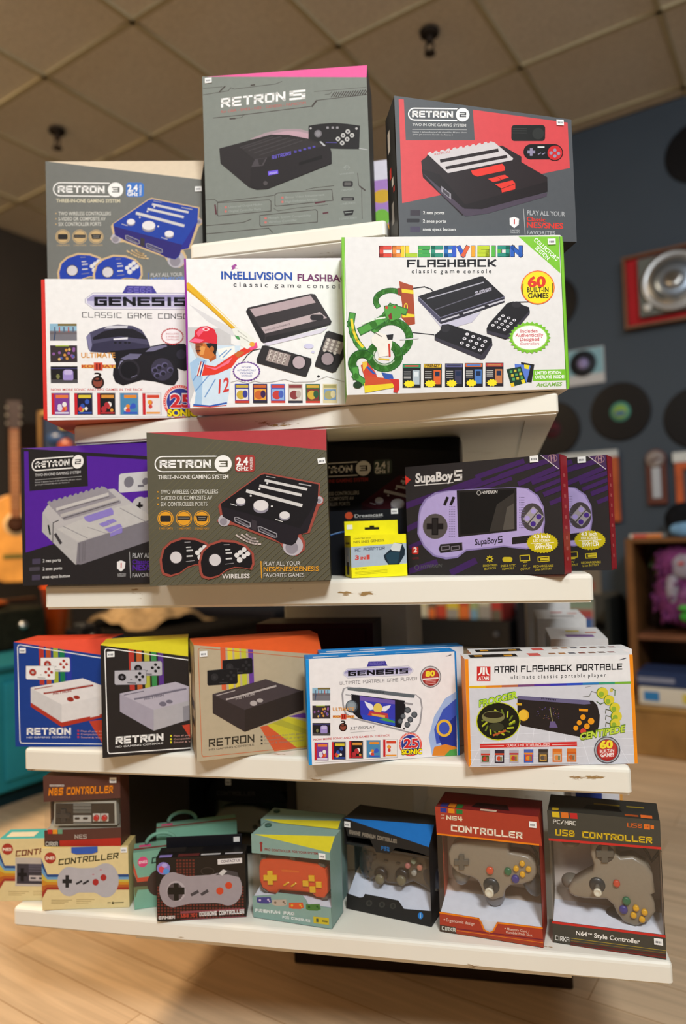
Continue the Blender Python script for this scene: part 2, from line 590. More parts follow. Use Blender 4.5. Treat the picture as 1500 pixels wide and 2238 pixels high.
# ceiling sprinklers
for i, (cx, cy, lab) in enumerate(((-0.61 * 2.12, 1.281 * 2.12, 'dark sprinkler head hanging from the ceiling tile above the tall grey carton'),
                                   (-1.491 * 2.12, 1.051 * 2.12, 'dark sprinkler head on the ceiling above the grey carton with a blue console'))):
    t = thing('sprinkler', lab, 'sprinkler', rp(cx, cy, CEIL), RA, 'ceiling sprinklers')
    m = MB(); m.lathe([(0.0, 0.0), (0.042, 0.0), (0.040, -0.012), (0.030, -0.016), (0.0, -0.016)], lin('#241d17'), 28)
    m.build('escutcheon', MATT, t)
    m = MB(); m.lathe([(0.014, -0.012), (0.016, -0.04), (0.009, -0.05), (0.0, -0.05)], lin('#2a211a'), 16)
    for s in (-1, 1):
        m.tube([(0.012 * s, 0, -0.045), (0.02 * s, 0, -0.065), (0.005 * s, 0, -0.09)], 0.0045, lin('#2a211a'), 8)
    m.build('nozzle', MATT, t)
    m = MB(); m.lathe([(0.0, -0.088), (0.024, -0.09), (0.024, -0.094), (0.0, -0.095)], lin('#2e251d'), 20)
    m.build('deflector', MATT, t)


# ---------------------------------------------------------------- records and frames on the grey wall
def record(cx, z, lab, centre, r=0.151, tilt=0.0):
    t = thing('vinyl_record', lab, 'record', rp(cx, 3.876, z), RA, 'records hung on the grey wall')
    m = MB()
    prof = [(0.0, 0.0), (r, 0.0), (r, 0.002)]
    for k in range(14):
        rr = r - 0.004 - k * 0.0064
        prof += [(rr, 0.0032 if k % 2 else 0.0025)]
    prof += [(0.052, 0.002), (0.0, 0.002)]
    m.lathe(prof, lin('#0d0c0e'), 56, axis='Y')
    m.build('disc', VINYL, t)
    m = MB()
    m.lathe([(0.0, 0.002), (0.051, 0.002), (0.051, 0.0035), (0.0, 0.0035)], lin(centre[0]), 36, axis='Y')
    m.lathe([(0.0, 0.0035), (0.036, 0.0035), (0.036, 0.004), (0.0, 0.004)], lin(centre[1]), 30, axis='Y')
    m.poly([(x, -0.0043, y - 0.008) for x, y in circle(0, 0, 0.028, 0.011, 20)], lin(centre[2]))
    m.lathe([(0.0, 0.004), (0.004, 0.004), (0.004, 0.0046), (0.0, 0.0046)], lin('#151515'), 12, axis='Y')
    m.build('paper_label', PAPER, t)
    return t


record(-0.85, 1.549, 'black vinyl record with a green and blue centre label on the grey wall', ('#4f8f80', '#86a850', '#3a5f96'))
record(-1.205, 1.497, 'black vinyl record on the grey wall below the pale blue card, half behind the display', ('#3a2226', '#521f28', '#201518'))
record(-0.497, 1.476, 'black vinyl record cut by the right edge beside the one with a green centre', ('#2c2530', '#3b3144', '#221c28'))
record(-0.432, 2.775, 'black vinyl record high on the grey wall near the ceiling', ('#1c1c20', '#2a2a30', '#17171b'))
record(-1.19, 2.18, 'black vinyl record on the grey wall behind the right end of the green trimmed carton', ('#222228', '#303038', '#1a1a1e'))


def wall_frame(cx0, cx1, z0, z1, dep, bw, fcol, bcol, name, lab, cat, backname='mat_board', mat=TIMBER):
    t = thing(name, lab, cat, rp((cx0 + cx1) / 2, 3.878, z0), RA)
    w, h = (cx1 - cx0) / 2, z1 - z0
    m = MB()
    m.box(-w, -dep, 0, -w + bw, 0, h, fcol, 0.002); m.box(w - bw, -dep, 0, w, 0, h, fcol, 0.002)
    m.box(-w + bw, -dep, 0, w - bw, 0, bw, fcol, 0.002); m.box(-w + bw, -dep, h - bw, w - bw, 0, h, fcol, 0.002)
    m.build('frame', mat, t)
    m = MB(); m.box(-w + bw * .9, -dep * .5, bw * .9, w - bw * .9, -0.001, h - bw * .9, bcol)
    m.build(backname, MATT, t)
    return t, w, h


# record player on a red board in a wooden frame
t, w, h = wall_frame(-0.80, -0.27, 1.955, 2.325, 0.05, 0.014, lin('#6b4a34'), lin('#a81f26'), 'turntable_display', 'silver record player mounted on a red board in a wooden wall frame', 'record player', 'red_board')
m = MB(); m.box(-w + 0.075, -0.06, 0.045, w - 0.03, -0.025, h - 0.03, lin('#5c625e'), 0.004)
m.build('deck', PLASTIC, t)
m = MB(); m.lathe([(0.0, 0.058), (0.148, 0.058), (0.15, 0.07), (0.138, 0.076), (0.128, 0.071), (0.118, 0.071), (0.11, 0.078), (0.0, 0.078)], lin('#b6bcc2'), 48, center=(-w + 0.24, 0, h / 2 + 0.01), axis='Y')
pl = m.build('platter', METAL, t)
m = MB(); m.lathe([(0.0, 0.077), (0.1, 0.077), (0.096, 0.083), (0.06, 0.086), (0.0, 0.086)], lin('#8e9cae'), 40, center=(-w + 0.24, 0, h / 2 + 0.01), axis='Y')
m.lathe([(0.0, 0.085), (0.042, 0.085), (0.038, 0.09), (0.0, 0.09)], lin('#a7a6a4'), 30, center=(-w + 0.24, 0, h / 2 + 0.01), axis='Y')
m.build('mat', METAL, pl)
m = MB(); m.lathe([(0.0, 0.058), (0.02, 0.058), (0.018, 0.074), (0.0, 0.074)], lin('#d4d4cf'), 20, center=(-w + 0.115, 0, 0.085), axis='Y')
m.build('knob', PLASTIC, t)
m = MB(); m.tube([(w - 0.06, -0.085, h - 0.08), (w - 0.06, -0.09, 0.12), (w - 0.11, -0.092, 0.08)], 0.006, lin('#c9c9c6'))
m.build('tone_arm', METAL, t)

# pale blue card with a small record on it
t = thing('record_card', 'pale blue and white card with a small dark record pinned to the wall', 'record card', rp(-1.014, 3.877, 1.714), RA)
m = MB(); m.box(-0.097, -0.006, 0, 0.097, 0, 0.19, lin('#b9bcc0')); m.box(-0.092, -0.0075, 0.052, 0.092, -0.001, 0.186, lin('#7fa9b8'))
m.build('card', PAPER, t)
m = MB(); m.lathe([(0.0, 0.007), (0.07, 0.007), (0.07, 0.0095), (0.0, 0.0095)], lin('#2a2d33'), 36, center=(-0.012, 0, 0.112), axis='Y')
m.lathe([(0.0, 0.0095), (0.028, 0.0095), (0.028, 0.0105), (0.0, 0.0105)], lin('#8d86b4'), 24, center=(-0.012, 0, 0.112), axis='Y')
m.build('disc', VINYL, t)

t, w, h = wall_frame(-1.16, -0.868, 0.984, 1.318, 0.03, 0.035, lin('#a9532c'), lin('#2f3742'), 'picture_frame', 'orange brown picture frame on the grey wall behind the twin handheld cartons', 'frame')
m = MB(); m.box(-w - 0.01, -0.034, h, w + 0.0, 0, h + 0.035, lin('#b9c0c2'), 0.002); m.build('top_rail', MATT, t)
t, w, h = wall_frame(-0.602, -0.33, 0.945, 1.262, 0.03, 0.035, lin('#b4562c'), lin('#4a4b50'), 'picture_frame', 'orange picture frame on the grey wall cut by the right edge', 'frame')
m = MB(); m.box(-w - 0.008, -0.034, h, w + 0.0, 0, h + 0.05, lin('#c3c9c9'), 0.002); m.build('top_rail', MATT, t)

t = thing('wall_barometer', 'narrow brown wall plaque with a round top and a pale glass tube', 'wall plaque', rp(-0.688, 3.878, 1.062), RA)
m = MB()
m.slab([(-0.047, 0), (0.047, 0), (0.047, 0.20)] + circle(0, 0.225, 0.05, 0.05, 14, -0.3, PI + 0.3) + [(-0.047, 0.20)], -0.03, 0, lin('#5b3127'), 0.005)
m.build('backboard', TIMBER, t)
m = MB(); m.box(-0.021, -0.036, 0.03, 0.021, -0.028, 0.185, lin('#a9b0ba'), 0.003); m.build('tube', PLASTIC, t)
m = MB(); m.lathe([(0.0, 0.03), (0.043, 0.03), (0.040, 0.04), (0.0, 0.041)], lin('#8d8583'), 26, center=(-0.002, 0, 0.225), axis='Y')
m.poly([(-0.03, -0.0415, 0.218), (0.02, -0.0415, 0.236), (0.03, -0.0415, 0.226), (-0.02, -0.0415, 0.208)], lin('#4a3230'))
m.build('dial', PLASTIC, t)

# ---------------------------------------------------------------- low bookcase at the right with toys and books
t = thing('bookcase', 'low brown wooden bookcase against the grey wall', 'bookcase', rp(-0.40, 3.52, 0.0), RA)
wd = lin('#6e4a2a')
m = MB(); m.box(-0.38, 0.0, 0.0, -0.345, 0.34, 0.90, wd, 0.003); m.build('side_panel', TIMBER, t)
m = MB(); m.box(0.345, 0.0, 0.0, 0.38, 0.34, 0.90, wd, 0.003); m.build('side_panel', TIMBER, t)
m = MB(); m.box(-0.345, 0.0, 0.88, 0.345, 0.325, 0.90, wd, 0.003); m.build('top', TIMBER, t)
m = MB(); m.box(-0.345, 0.325, 0.0, 0.345, 0.34, 0.90, lin('#40281a')); m.build('back_panel', TIMBER, t)
m = MB(); m.box(-0.345, 0.005, 0.435, 0.345, 0.325, 0.462, lin('#6b4530'), 0.003); m.build('shelf', TIMBER, t)
m = MB(); m.box(-0.345, 0.005, 0.262, 0.345, 0.325, 0.282, lin('#4a2c1d'), 0.003); m.build('shelf', TIMBER, t)
m = MB(); m.box(-0.345, 0.002, 0.0, 0.345, 0.325, 0.02, wd, 0.003); m.build('base', TIMBER, t)
t = thing('wooden_chest', 'light brown wooden chest with a dark keyhole on the floor at right', 'chest', rp(-0.42, 3.20, 0.0), RA)
m = MB(); m.box(-0.33, 0.0, 0.0, 0.33, 0.28, 0.185, lin('#8d6a3c'), 0.006); m.build('body', TIMBER, t)
m = MB(); m.box(-0.335, -0.004, 0.187, 0.335, 0.285, 0.205, lin('#96733f'), 0.005); m.build('lid', TIMBER, t)
m = MB(); m.lathe([(0.0, 0.0), (0.018, 0.0), (0.016, 0.006), (0.0, 0.006)], lin('#3a2c1b'), 18, center=(0.085, 0, 0.135), axis='Y'); m.box(0.076, -0.006, 0.085, 0.094, 0, 0.13, lin('#2d2216'))
m.build('keyhole_plate', MATT, t)
# books lying on the chest shelf
t = thing('book', 'dark blue book lying on the white boxed set in the bookcase', 'book', rp(-0.50, 3.26, 0.278), RA)
m = MB(); m.box(-0.20, 0, 0, 0.22, 0.2, 0.062, lin('#27365a'), 0.004); m.build('cover', CARD, t)
m = MB(); m.box(-0.195, -0.001, 0.02, -0.05, 0.0, 0.04, lin('#7b8196')); m.build('spine_title', CARD, t)
t = thing('boxed_set', 'white boxed set with a blue patch on the wooden chest', 'box', rp(-0.50, 3.245, 0.2055), RA)
m = MB(); m.box(-0.19, 0, 0, 0.25, 0.215, 0.0715, lin('#c9c6bb'), 0.003)
for x0, x1, c in ((-0.17, -0.11, '#3178b4'), (-0.02, 0.0, '#c6b84c'), (0.03, 0.05, '#6f8a4a')):
    m.box(x0, -0.0012, 0.018, x1, 0, 0.056, lin(c))
m.build('carton', CARD, t)

# purple shaggy toy monster seated on the shelf (plain stand-in)
t = thing('plush_toy', 'purple shaggy plush toy with pale face on the bookcase shelf', 'plush toy', rp(-0.565, 3.62, 0.498), RA)
pu, pg, gr = lin('#6d3566'), lin('#8f8a98'), lin('#3f9d3b')
m = MB()
m.ell((0, 0, 0.135), (0.115, 0.075, 0.14), pu); m.ell((0, -0.005, 0.285), (0.105, 0.07, 0.075), pu)
rr = random.Random(3)
for k in range(170):
    a, e = rr.uniform(0, 2 * PI), rr.uniform(-0.85, 1.35)
    d = Vector((math.cos(a) * math.cos(e), math.sin(a) * math.cos(e), math.sin(e)))
    c = Vector((0, 0, 0.135)) if k % 3 else Vector((0, 0, 0.285))
    s = (0.115, 0.075, 0.14) if k % 3 else (0.105, 0.07, 0.075)
    p = c + Vector((d.x * s[0], d.y * s[1], d.z * s[2]))
    m.tube([p * 1.0, p + d * 0.012, p + d * 0.02 + Vector((0, 0, -0.016))], [0.011, 0.008, 0.002], pu, 6)
m.build('body', FABRIC, t)
m = MB(); m.ell((0.03, -0.06, 0.27), (0.062, 0.03, 0.058), pg); m.ell((-0.025, -0.062, 0.17), (0.03, 0.022, 0.07), pg); m.ell((0.025, -0.062, 0.13), (0.04, 0.025, 0.05), lin('#7b4f78'))
m.build('face', FABRIC, t)
m = MB(); m.ell((0.02, -0.092, 0.285), (0.014, 0.008, 0.008), lin('#b2423f')); m.build('nose', FABRIC, t)
m = MB(); m.ell((0.055, -0.07, 0.045), (0.055, 0.04, 0.028), gr); m.ell((0.045, -0.075, 0.085), (0.05, 0.03, 0.016), lin('#4aa546')); m.build('shoe', FABRIC, t)
t = thing('backpack', 'small black and pale blue bag on top of the bookcase', 'bag', rp(-0.545, 3.66, 0.9006), RA)
m = MB(); m.ell((0, 0, 0.081), (0.085, 0.06, 0.08), lin('#15161a')); m.build('body', FABRIC, t)
m = MB(); m.ell((0.01, -0.045, 0.035), (0.066, 0.03, 0.036), lin('#6f98bd')); m.build('pocket', FABRIC, t)
t = thing('paperback', 'white red and orange striped paperback lying on top of the bookcase', 'book', rp(-0.705, 3.53, 0.9006), RA)
m = MB(); m.box(-0.055, 0, 0, 0.085, 0.19, 0.02, lin('#c7c2b6'), 0.002)
for x0, x1, c in ((-0.04, 0.02, '#c04a3c'), (0.02, 0.085, '#cf7a3a')):
    m.box(x0, -0.0015, 0.002, x1, 0.0, 0.018, lin(c))
m.build('cover', CARD, t)
t = thing('toy_figure', 'small green toy plant on the bookcase shelf beside the plush toy', 'toy', rp(-0.685, 3.78, 0.4625), RA)
m = MB()
for k in range(16):
    a = rr.uniform(0, 2 * PI); l = rr.uniform(0.25, 0.36)
    m.ell((0.03 * math.cos(a) * rr.random(), 0.03 * math.sin(a), l), (0.022, 0.018, 0.02), lin('#60704a' if k % 2 else '#7d7f3c'), 8, 6)
m.build('leaves', FABRIC, t)
m = MB(); m.lathe([(0.0, 0.0), (0.03, 0.0), (0.02, 0.04), (0.012, 0.3), (0.0, 0.3)], lin('#3a2a22'), 14); m.build('stem', FABRIC, t)

# ---------------------------------------------------------------- low media shelf behind the display
t = thing('media_shelf', 'low pale grey shelf unit along the wall behind the display', 'shelf unit', rp(-1.66, 3.46, 0.0), RA)
mc = lin('#8a8170')
m = MB(); m.box(-0.34, 0, 0.32, 0.34, 0.36, 0.345, mc, 0.003); m.build('shelf', MATT, t)
m = MB(); m.box(-0.34, 0, 0.0, 0.34, 0.36, 0.03, mc, 0.003); m.build('base', MATT, t)
for x in (-0.34, 0.315):
    m = MB(); m.box(x, 0, 0.03, x + 0.025, 0.36, 0.32, mc, 0.003); m.build('side_panel', MATT, t)
m = MB(); m.box(-0.315, 0.34, 0.03, 0.315, 0.36, 0.32, lin('#6d6557')); m.build('back_panel', MATT, t)
t = thing('amplifier', 'long black stereo component on the low grey shelf behind the display', 'stereo', rp(-1.62, 3.5, 0.3455), RA)
m = MB(); m.box(-0.31, 0, 0.012, 0.27, 0.28, 0.155, lin('#141416'), 0.004); m.build('case', PLASTIC, t)
for s in (-0.25, 0.21):
    m = MB(); m.lathe([(0.0, 0.0), (0.018, 0.0), (0.018, 0.0125), (0.0, 0.0125)], lin('#0c0c0c'), 14, center=(s, 0.04, 0)); m.build('foot', PLASTIC, t)
m = MB(); m.lathe([(0.0, 0.0), (0.016, 0.0), (0.015, 0.014), (0.0, 0.014)], lin('#3a3a3d'), 16, center=(0.2, 0, 0.085), axis='Y'); m.build('knob', PLASTIC, t)
x = -0.30
labs = ['pale blue cased album', 'cream cased album', 'brown cased album', 'red cased album', 'yellow cased album', 'orange cased album', 'light green cased album', 'grey cased album', 'crimson cased album']
cols = ['#6f93ad', '#b9b6a0', '#5f5a4c', '#b04433', '#c7b53d', '#c96a35', '#93a070', '#8d8a84', '#a23a34']
ws = [0.05, 0.045, 0.05, 0.06, 0.075, 0.06, 0.05, 0.07, 0.06]
for i, (l, c, w_) in enumerate(zip(labs, cols, ws)):
    if x + w_ > 0.27:
        break
    m = MB(); m.box(0, 0, 0, w_ - 0.003, 0.2, 0.12, lin(c), 0.002)
    m.box(0.004, -0.001, 0.07 if i % 2 else 0.0, w_ - 0.007, 0, 0.118 if i % 2 else 0.05, lin(cols[(i + 3) % 9]))
    o = m.build('cased_album', CARD); o.location = rp(-1.62 + x, 3.54, 0.5005); room(o)
    tag(o, l + ' standing on the black stereo component behind the display', 'album', 'albums on the stereo component')
    x += w_
# magazine rack right of it
t = thing('magazine_rack', 'dark magazine rack by the grey wall behind the white game cartons', 'rack', rp(-0.985, 3.52, 0.0), RA)
m = MB(); m.box(-0.33, 0.0, 0, -0.27, 0.3, 0.64, lin('#17161a'), 0.003); m.build('post', MATT, t)
m = MB(); m.box(0.10, 0.0, 0, 0.125, 0.3, 0.62, lin('#1d2120'), 0.003); m.build('post', MATT, t)
m = MB(); m.box(-0.27, 0.02, 0.44, 0.10, 0.3, 0.46, lin('#2a2c2c'), 0.003); m.build('ledge', MATT, t)
m = MB(); m.box(-0.27, 0.28, 0.0, 0.10, 0.3, 0.63, lin('#4a4944'), 0.003); m.build('back_panel', MATT, t)
for i, (x0, c1, c2, c3, l) in enumerate(((-0.09, '#7c8f80', '#9a4b4a', '#3c5f9b', 'magazine with a green red and blue cover in the dark rack'), (-0.22, '#8d8c86', '#a9a294', '#6c6a68', 'pale grey magazine in the dark rack'))):
    m = MB(); m.box(0, 0, 0, 0.125, 0.008, 0.165, lin('#b8b4a8'))
    for z0, z1, c in ((0.002, 0.06, c3), (0.06, 0.1, c2), (0.1, 0.163, c1)):
        m.box(0.004, -0.0015, z0, 0.121, 0.0, z1, lin(c))
    o = m.build('magazine', CARD); o.location = rp(-0.985 + x0, 3.56, 0.461); room(o); o.rotation_euler = (-0.12, 0, RA)
    tag(o, l, 'magazine', 'magazines in the dark rack')
t = thing('leaflet', 'small faded card standing behind the shelf end at right', 'card', rp(-0.99, 3.535, 0.64), RA)
m = MB(); m.box(-0.08, 0, 0, 0.09, 0.01, 0.13, lin('#6b6357')); m.box(0.0, -0.0012, 0.02, 0.06, 0, 0.06, lin('#8a4a3c')); m.build('sheet', PAPER, t)

# ---------------------------------------------------------------- guitars and gear at the left
GX, GY = -3.45, 2.10


def outline_guitar(s=1.0):
    pts = []
    for i in range(48):
        a = 2 * PI * i / 48
        z = 0.245 - 0.245 * math.cos(a)
        u = z / 0.49
        w = 0.19 * math.sqrt(max(0, 1 - ((u - 0.34) / 0.36) ** 2)) if u < 0.55 else 0
        w2 = 0.145 * math.sqrt(max(0, 1 - ((u - 0.76) / 0.25) ** 2)) if u > 0.5 else 0
        w3 = 0.118 if 0.42 < u < 0.72 else 0
        ww = max(w, w2, w3)
        pts.append((math.copysign(ww, math.sin(a)) * s if abs(math.sin(a)) > 1e-6 else 0.0, z * s))
    return pts


t = thing('acoustic_guitar', 'honey coloured acoustic guitar standing against the dark wall at left', 'guitar', rp(-3.80, 2.375, 0.76), RA + math.radians(48), None)
m = MB(); m.slab(outline_guitar(), -0.05, 0.05, lin('#e09a45'), 0.006, 2); m.build('body', TIMBER, t)
m = MB(); m.lathe([(0.0, 0.05), (0.066, 0.05), (0.066, 0.0512), (0.0, 0.0512)], lin('#e8c493'), 30, center=(0, 0, 0.325), axis='Y'); m.build('rosette', TIMBER, t)
m = MB(); m.lathe([(0.0, 0.05), (0.05, 0.05), (0.05, 0.0518), (0.0, 0.0518)], lin('#3a1d0c'), 30, center=(0, 0, 0.325), axis='Y'); m.build('sound_hole', MATT, t)
m = MB(); m.box(-0.026, -0.062, 0.36, 0.026, -0.045, 0.86, lin('#8a5632'), 0.003); 
for k in range(16):
    m.box(-0.026, -0.0635, 0.42 + k * 0.027, 0.026, -0.061, 0.4225 + k * 0.027, lin('#c5a173'))
m.build('neck', TIMBER, t)
m = MB(); m.slab([(-0.03, 0.86), (0.03, 0.86), (0.038, 1.02), (-0.038, 1.02)], -0.06, -0.042, lin('#3a2417'), 0.002); m.build('headstock', TIMBER, t)
for k in range(6):
    m = MB(); m.lathe([(0.0, 0.0), (0.007, 0.0), (0.007, 0.018), (0.0, 0.018)], lin('#c8c3b5'), 10, center=((-0.036 if k % 2 else 0.036), -0.05, 0.89 + 0.045 * (k // 2)), axis='Y'); m.build('tuning_peg', METAL, t)
m = MB(); m.box(-0.07, -0.057, 0.135, 0.07, -0.048, 0.158, lin('#6e6a2c'), 0.002); m.build('bridge', TIMBER, t)
t = thing('wall_hook', 'dark bracket on the left wall above the acoustic guitar', 'bracket', rp(-4.455, 2.84, 1.62), RA)
m = MB(); m.box(0, -0.13, -0.02, 0.05, 0.13, 0.17, lin('#231a15'), 0.01); m.build('plate', MATT, t)
m = MB(); m.box(0.05, -0.10, -0.055, 0.09, 0.0, -0.02, lin('#8a5632'), 0.004); m.build('strap', MATT, t)

# teal cabinet with amplifier and instruments on it
t = thing('teal_cabinet', 'teal painted cabinet at the far left under the musical gear', 'cabinet', rp(-2.95, 2.1, 0.0), RA)
tl = lin('#1f7f8c')
m = MB(); m.box(-0.9, -1.3, 0.06, 0.42, 0.06, 0.5, tl, 0.006); m.build('body', MATT, t)
m = MB(); m.box(-0.92, -1.32, 0.5, 0.44, 0.08, 0.525, lin('#16626d'), 0.006); m.build('top', MATT, t)
m = MB(); m.box(-0.86, -1.26, 0.0, 0.38, 0.02, 0.06, lin('#0c2a30')); m.build('plinth', MATT, t)
for k in range(2):
    m = MB(); m.box(0.42, -1.25 + k * 0.66, 0.1, 0.432, -0.62 + k * 0.66, 0.46, lin('#23889a'), 0.004); d = m.build('door', MATT, t)
    m = MB(); m.lathe([(0.0, 0.0), (0.014, 0.0), (0.016, 0.02), (0.0, 0.022)], lin('#123f47'), 14, center=(0.432, -0.68 + k * 0.66, 0.3), axis='X'); m.build('knob', MATT, d)
t = thing('guitar_amplifier', 'dark olive guitar amplifier with a chrome knob at far left', 'amplifier', rp(-2.98, 1.70, 0.5256), RA)
m = MB(); m.box(-0.14, -0.2, 0, 0.14, 0.2, 0.17, lin('#262419'), 0.012, 2); m.build('cabinet', FABRIC, t)
m = MB(); m.lathe([(0.0, 0.0), (0.018, 0.0), (0.016, 0.02), (0.0, 0.021)], lin('#d9d9d4'), 18, center=(0.14, 0.085, 0.1), axis='X'); m.build('knob', METAL, t)
t = thing('violin', 'reddish brown violin lying on the dark olive amplifier', 'violin', rp(-2.98, 1.60, 0.697), RA)
m = MB(); m.ell((0, -0.02, 0.02), (0.1, 0.11, 0.02), lin('#8a3d14')); m.ell((0, 0.11, 0.02), (0.085, 0.09, 0.02), lin('#8a3d14')); m.build('body', TIMBER, t)
m = MB(); m.box(-0.015, 0.16, 0.015, 0.015, 0.34, 0.032, lin('#3a2015'), 0.004); m.build('neck', TIMBER, t)
m = MB(); m.lathe([(0.0, 0.0), (0.014, 0.0), (0.01, 0.014), (0.0, 0.015)], lin('#e8ddd0'), 12, center=(0.07, 0.09, 0.035)); m.build('chin_rest', PLASTIC, t)
t = thing('bucket', 'bright orange plastic bucket behind the left end of the third shelf', 'bucket', rp(-2.96, 2.03, 0.5256), RA)
m = MB(); m.lathe([(0.0, 0.0), (0.045, 0.0), (0.062, 0.235), (0.066, 0.237), (0.066, 0.245), (0.057, 0.245), (0.042, 0.01), (0.0, 0.01)], lin('#ff5a10'), 28); m.build('pail', PLASTIC, t)
m = MB(); m.tube([(0.066 * math.cos(k * PI / 12), 0.02, 0.235 - 0.05 * math.sin(k * PI / 12)) for k in range(13)], 0.0025, lin('#cfcac4'), 6); m.build('handle', METAL, t)
t = thing('camera_body', 'black camera with a silver top standing on the teal cabinet', 'camera', rp(-2.62, 1.93, 0.5256), RA)
m = MB(); m.box(-0.05, -0.06, 0, 0.05, 0.06, 0.08, lin('#111114'), 0.008); m.build('body', PLASTIC, t)
m = MB(); m.box(-0.03, -0.03, 0.08, 0.03, 0.03, 0.1, lin('#8d8f92'), 0.005); m.build('viewfinder', METAL, t)
m = MB(); m.lathe([(0.0, 0.0), (0.032, 0.0), (0.03, 0.045), (0.0, 0.045)], lin('#0b0b0c'), 22, center=(0.05, 0, 0.038), axis='X'); m.build('lens', PLASTIC, t)
# crumpled tan cloth
t = thing('speaker_cabinet', 'low black speaker cabinet under the tan cloth behind the display', 'speaker', rp(-2.95, 2.68, 0.0), RA)
m = MB(); m.box(-0.55, -0.34, 0.0, 0.40, 0.36, 0.525, lin('#1d1a17'), 0.012); m.build('cabinet', FABRIC, t)
m = MB(); m.box(0.40, -0.30, 0.06, 0.408, 0.32, 0.48, lin('#262019'), 0.003); m.build('grille', FABRIC, t)
t = thing('burlap_cloth', 'crumpled tan cloth heaped on the low black speaker cabinet', 'cloth', rp(-3.05, 2.64, 0.526), RA)
m = MB(); N = 26; pts = []
for j in range(N):
    for i in range(N):
        u, v = i / (N - 1) * 2 - 1, j / (N - 1) * 2 - 1
        e = max(0, 1 - (u * u + v * v) * .72)
        hgt = 0.14 * e ** .6 * (0.75 + 0.25 * math.sin(7 * u + 3 * v) * math.cos(6 * v - 2 * u)) + 0.012 * rr.random() * e
        pts.append((u * 0.25, v * 0.27, max(0.002, hgt)))
m.mesh(pts, [(j * N + i, j * N + i + 1, (j + 1) * N + i + 1, (j + 1) * N + i) for j in range(N - 1) for i in range(N - 1)], lin('#b79a72'), True)
o = m.build('folds', FABRIC, t)
t = thing('film_box', 'small orange yellow box with a dark blue label behind the third shelf gap', 'box', rp(-3.56, 3.19, 0.4006), RA)
m = MB(); m.box(-0.09, -0.05, 0, 0.09, 0.05, 0.105, lin('#d98a1c'), 0.003); m.build('carton', CARD, t)
m = MB(); m.box(-0.045, -0.0515, 0.025, 0.045, -0.05, 0.065, lin('#2a2440')); m.build('label_patch', CARD, t)
t = thing('equipment_case', 'long black equipment case behind the display under the third shelf', 'case', rp(-3.12, 3.36, 0.0), RA)
m = MB(); m.box(-0.55, -0.25, 0.02, 0.55, 0.25, 0.385, lin('#131215'), 0.012); m.build('body', PLASTIC, t)
m = MB(); m.box(-0.555, -0.255, 0.36, 0.555, 0.255, 0.40, lin('#1b1a1e'), 0.01); m.build('lid', PLASTIC, t)
m = MB(); m.box(-0.06, -0.275, 0.25, 0.06, -0.25, 0.285, lin('#3b3b3e'), 0.006); m.build('handle', METAL, t)
t = thing('turntable_case', 'flat black device case on the long black case behind the display', 'case', rp(-3.02, 3.38, 0.4006), RA)
m = MB(); m.box(-0.4, -0.2, 0, 0.4, 0.2, 0.10, lin('#17161a'), 0.006); m.build('body', PLASTIC, t)
m = MB(); m.box(-0.39, -0.19, 0.10, 0.39, 0.19, 0.145, lin('#1f1e24'), 0.01); m.build('lid', PLASTIC, t)
# hanging trinkets
t, w, h = None, 0, 0
t = thing('shadow_box', 'small brown framed shadow box behind the left end of the second shelf', 'frame', rp(-3.2, 2.24, 1.40), RA + 0.5)
m = MB()
m.box(-0.11, -0.02, 0, -0.09, 0.02, 0.24, lin('#7c5a2c'), 0.002); m.box(0.09, -0.02, 0, 0.11, 0.02, 0.24, lin('#7c5a2c'), 0.002)
m.box(-0.09, -0.02, 0, 0.09, 0.02, 0.02, lin('#7c5a2c'), 0.002); m.box(-0.09, -0.02, 0.22, 0.09, 0.02, 0.24, lin('#b98f4a'), 0.002); m.build('frame', TIMBER, t)
m = MB(); m.box(-0.09, 0.0, 0.02, 0.09, 0.018, 0.22, lin('#2d3a52')); m.build('backing', MATT, t)
m = MB(); m.ell((0.03, -0.01, 0.06), (0.04, 0.015, 0.035), lin('#a5482a')); m.ell((-0.02, -0.01, 0.1), (0.05, 0.015, 0.03), lin('#2f4a74')); m.ell((0.03, -0.01, 0.15), (0.03, 0.012, 0.012), lin('#d2b04a')); m.build('ornament', PLASTIC, t)
t = thing('display_post', 'slim wooden post standing on the teal cabinet holding the shadow box', 'post', rp(-3.2, 2.262, 0.525), RA)
m = MB(); m.box(-0.02, -0.01, 0, 0.02, 0.012, 0.875, lin('#5b4330'), 0.003); m.build('shaft', TIMBER, t)

# ================================================================ the stepped display stand
DX = -0.337
SHELVES = [  # x0, x1, bottom, top, depth
    (-0.516, -0.163, 1.4535, 1.4795, 0.24),
    (-0.753, 0.100, 1.138, 1.171, 0.98),
    (-0.818, 0.140, 0.8405, 0.881, 1.00),
    (-0.866, 0.183, 0.5465, 0.584, 1.02),
    (-0.895, 0.229, 0.266, 0.296, 1.04)]
stand = thing('display_stand', 'cream painted wooden display stand with five stepped shelves full of game cartons', 'display stand', (DX, 1.69, 0.0))
SY = 1.18 - 1.69


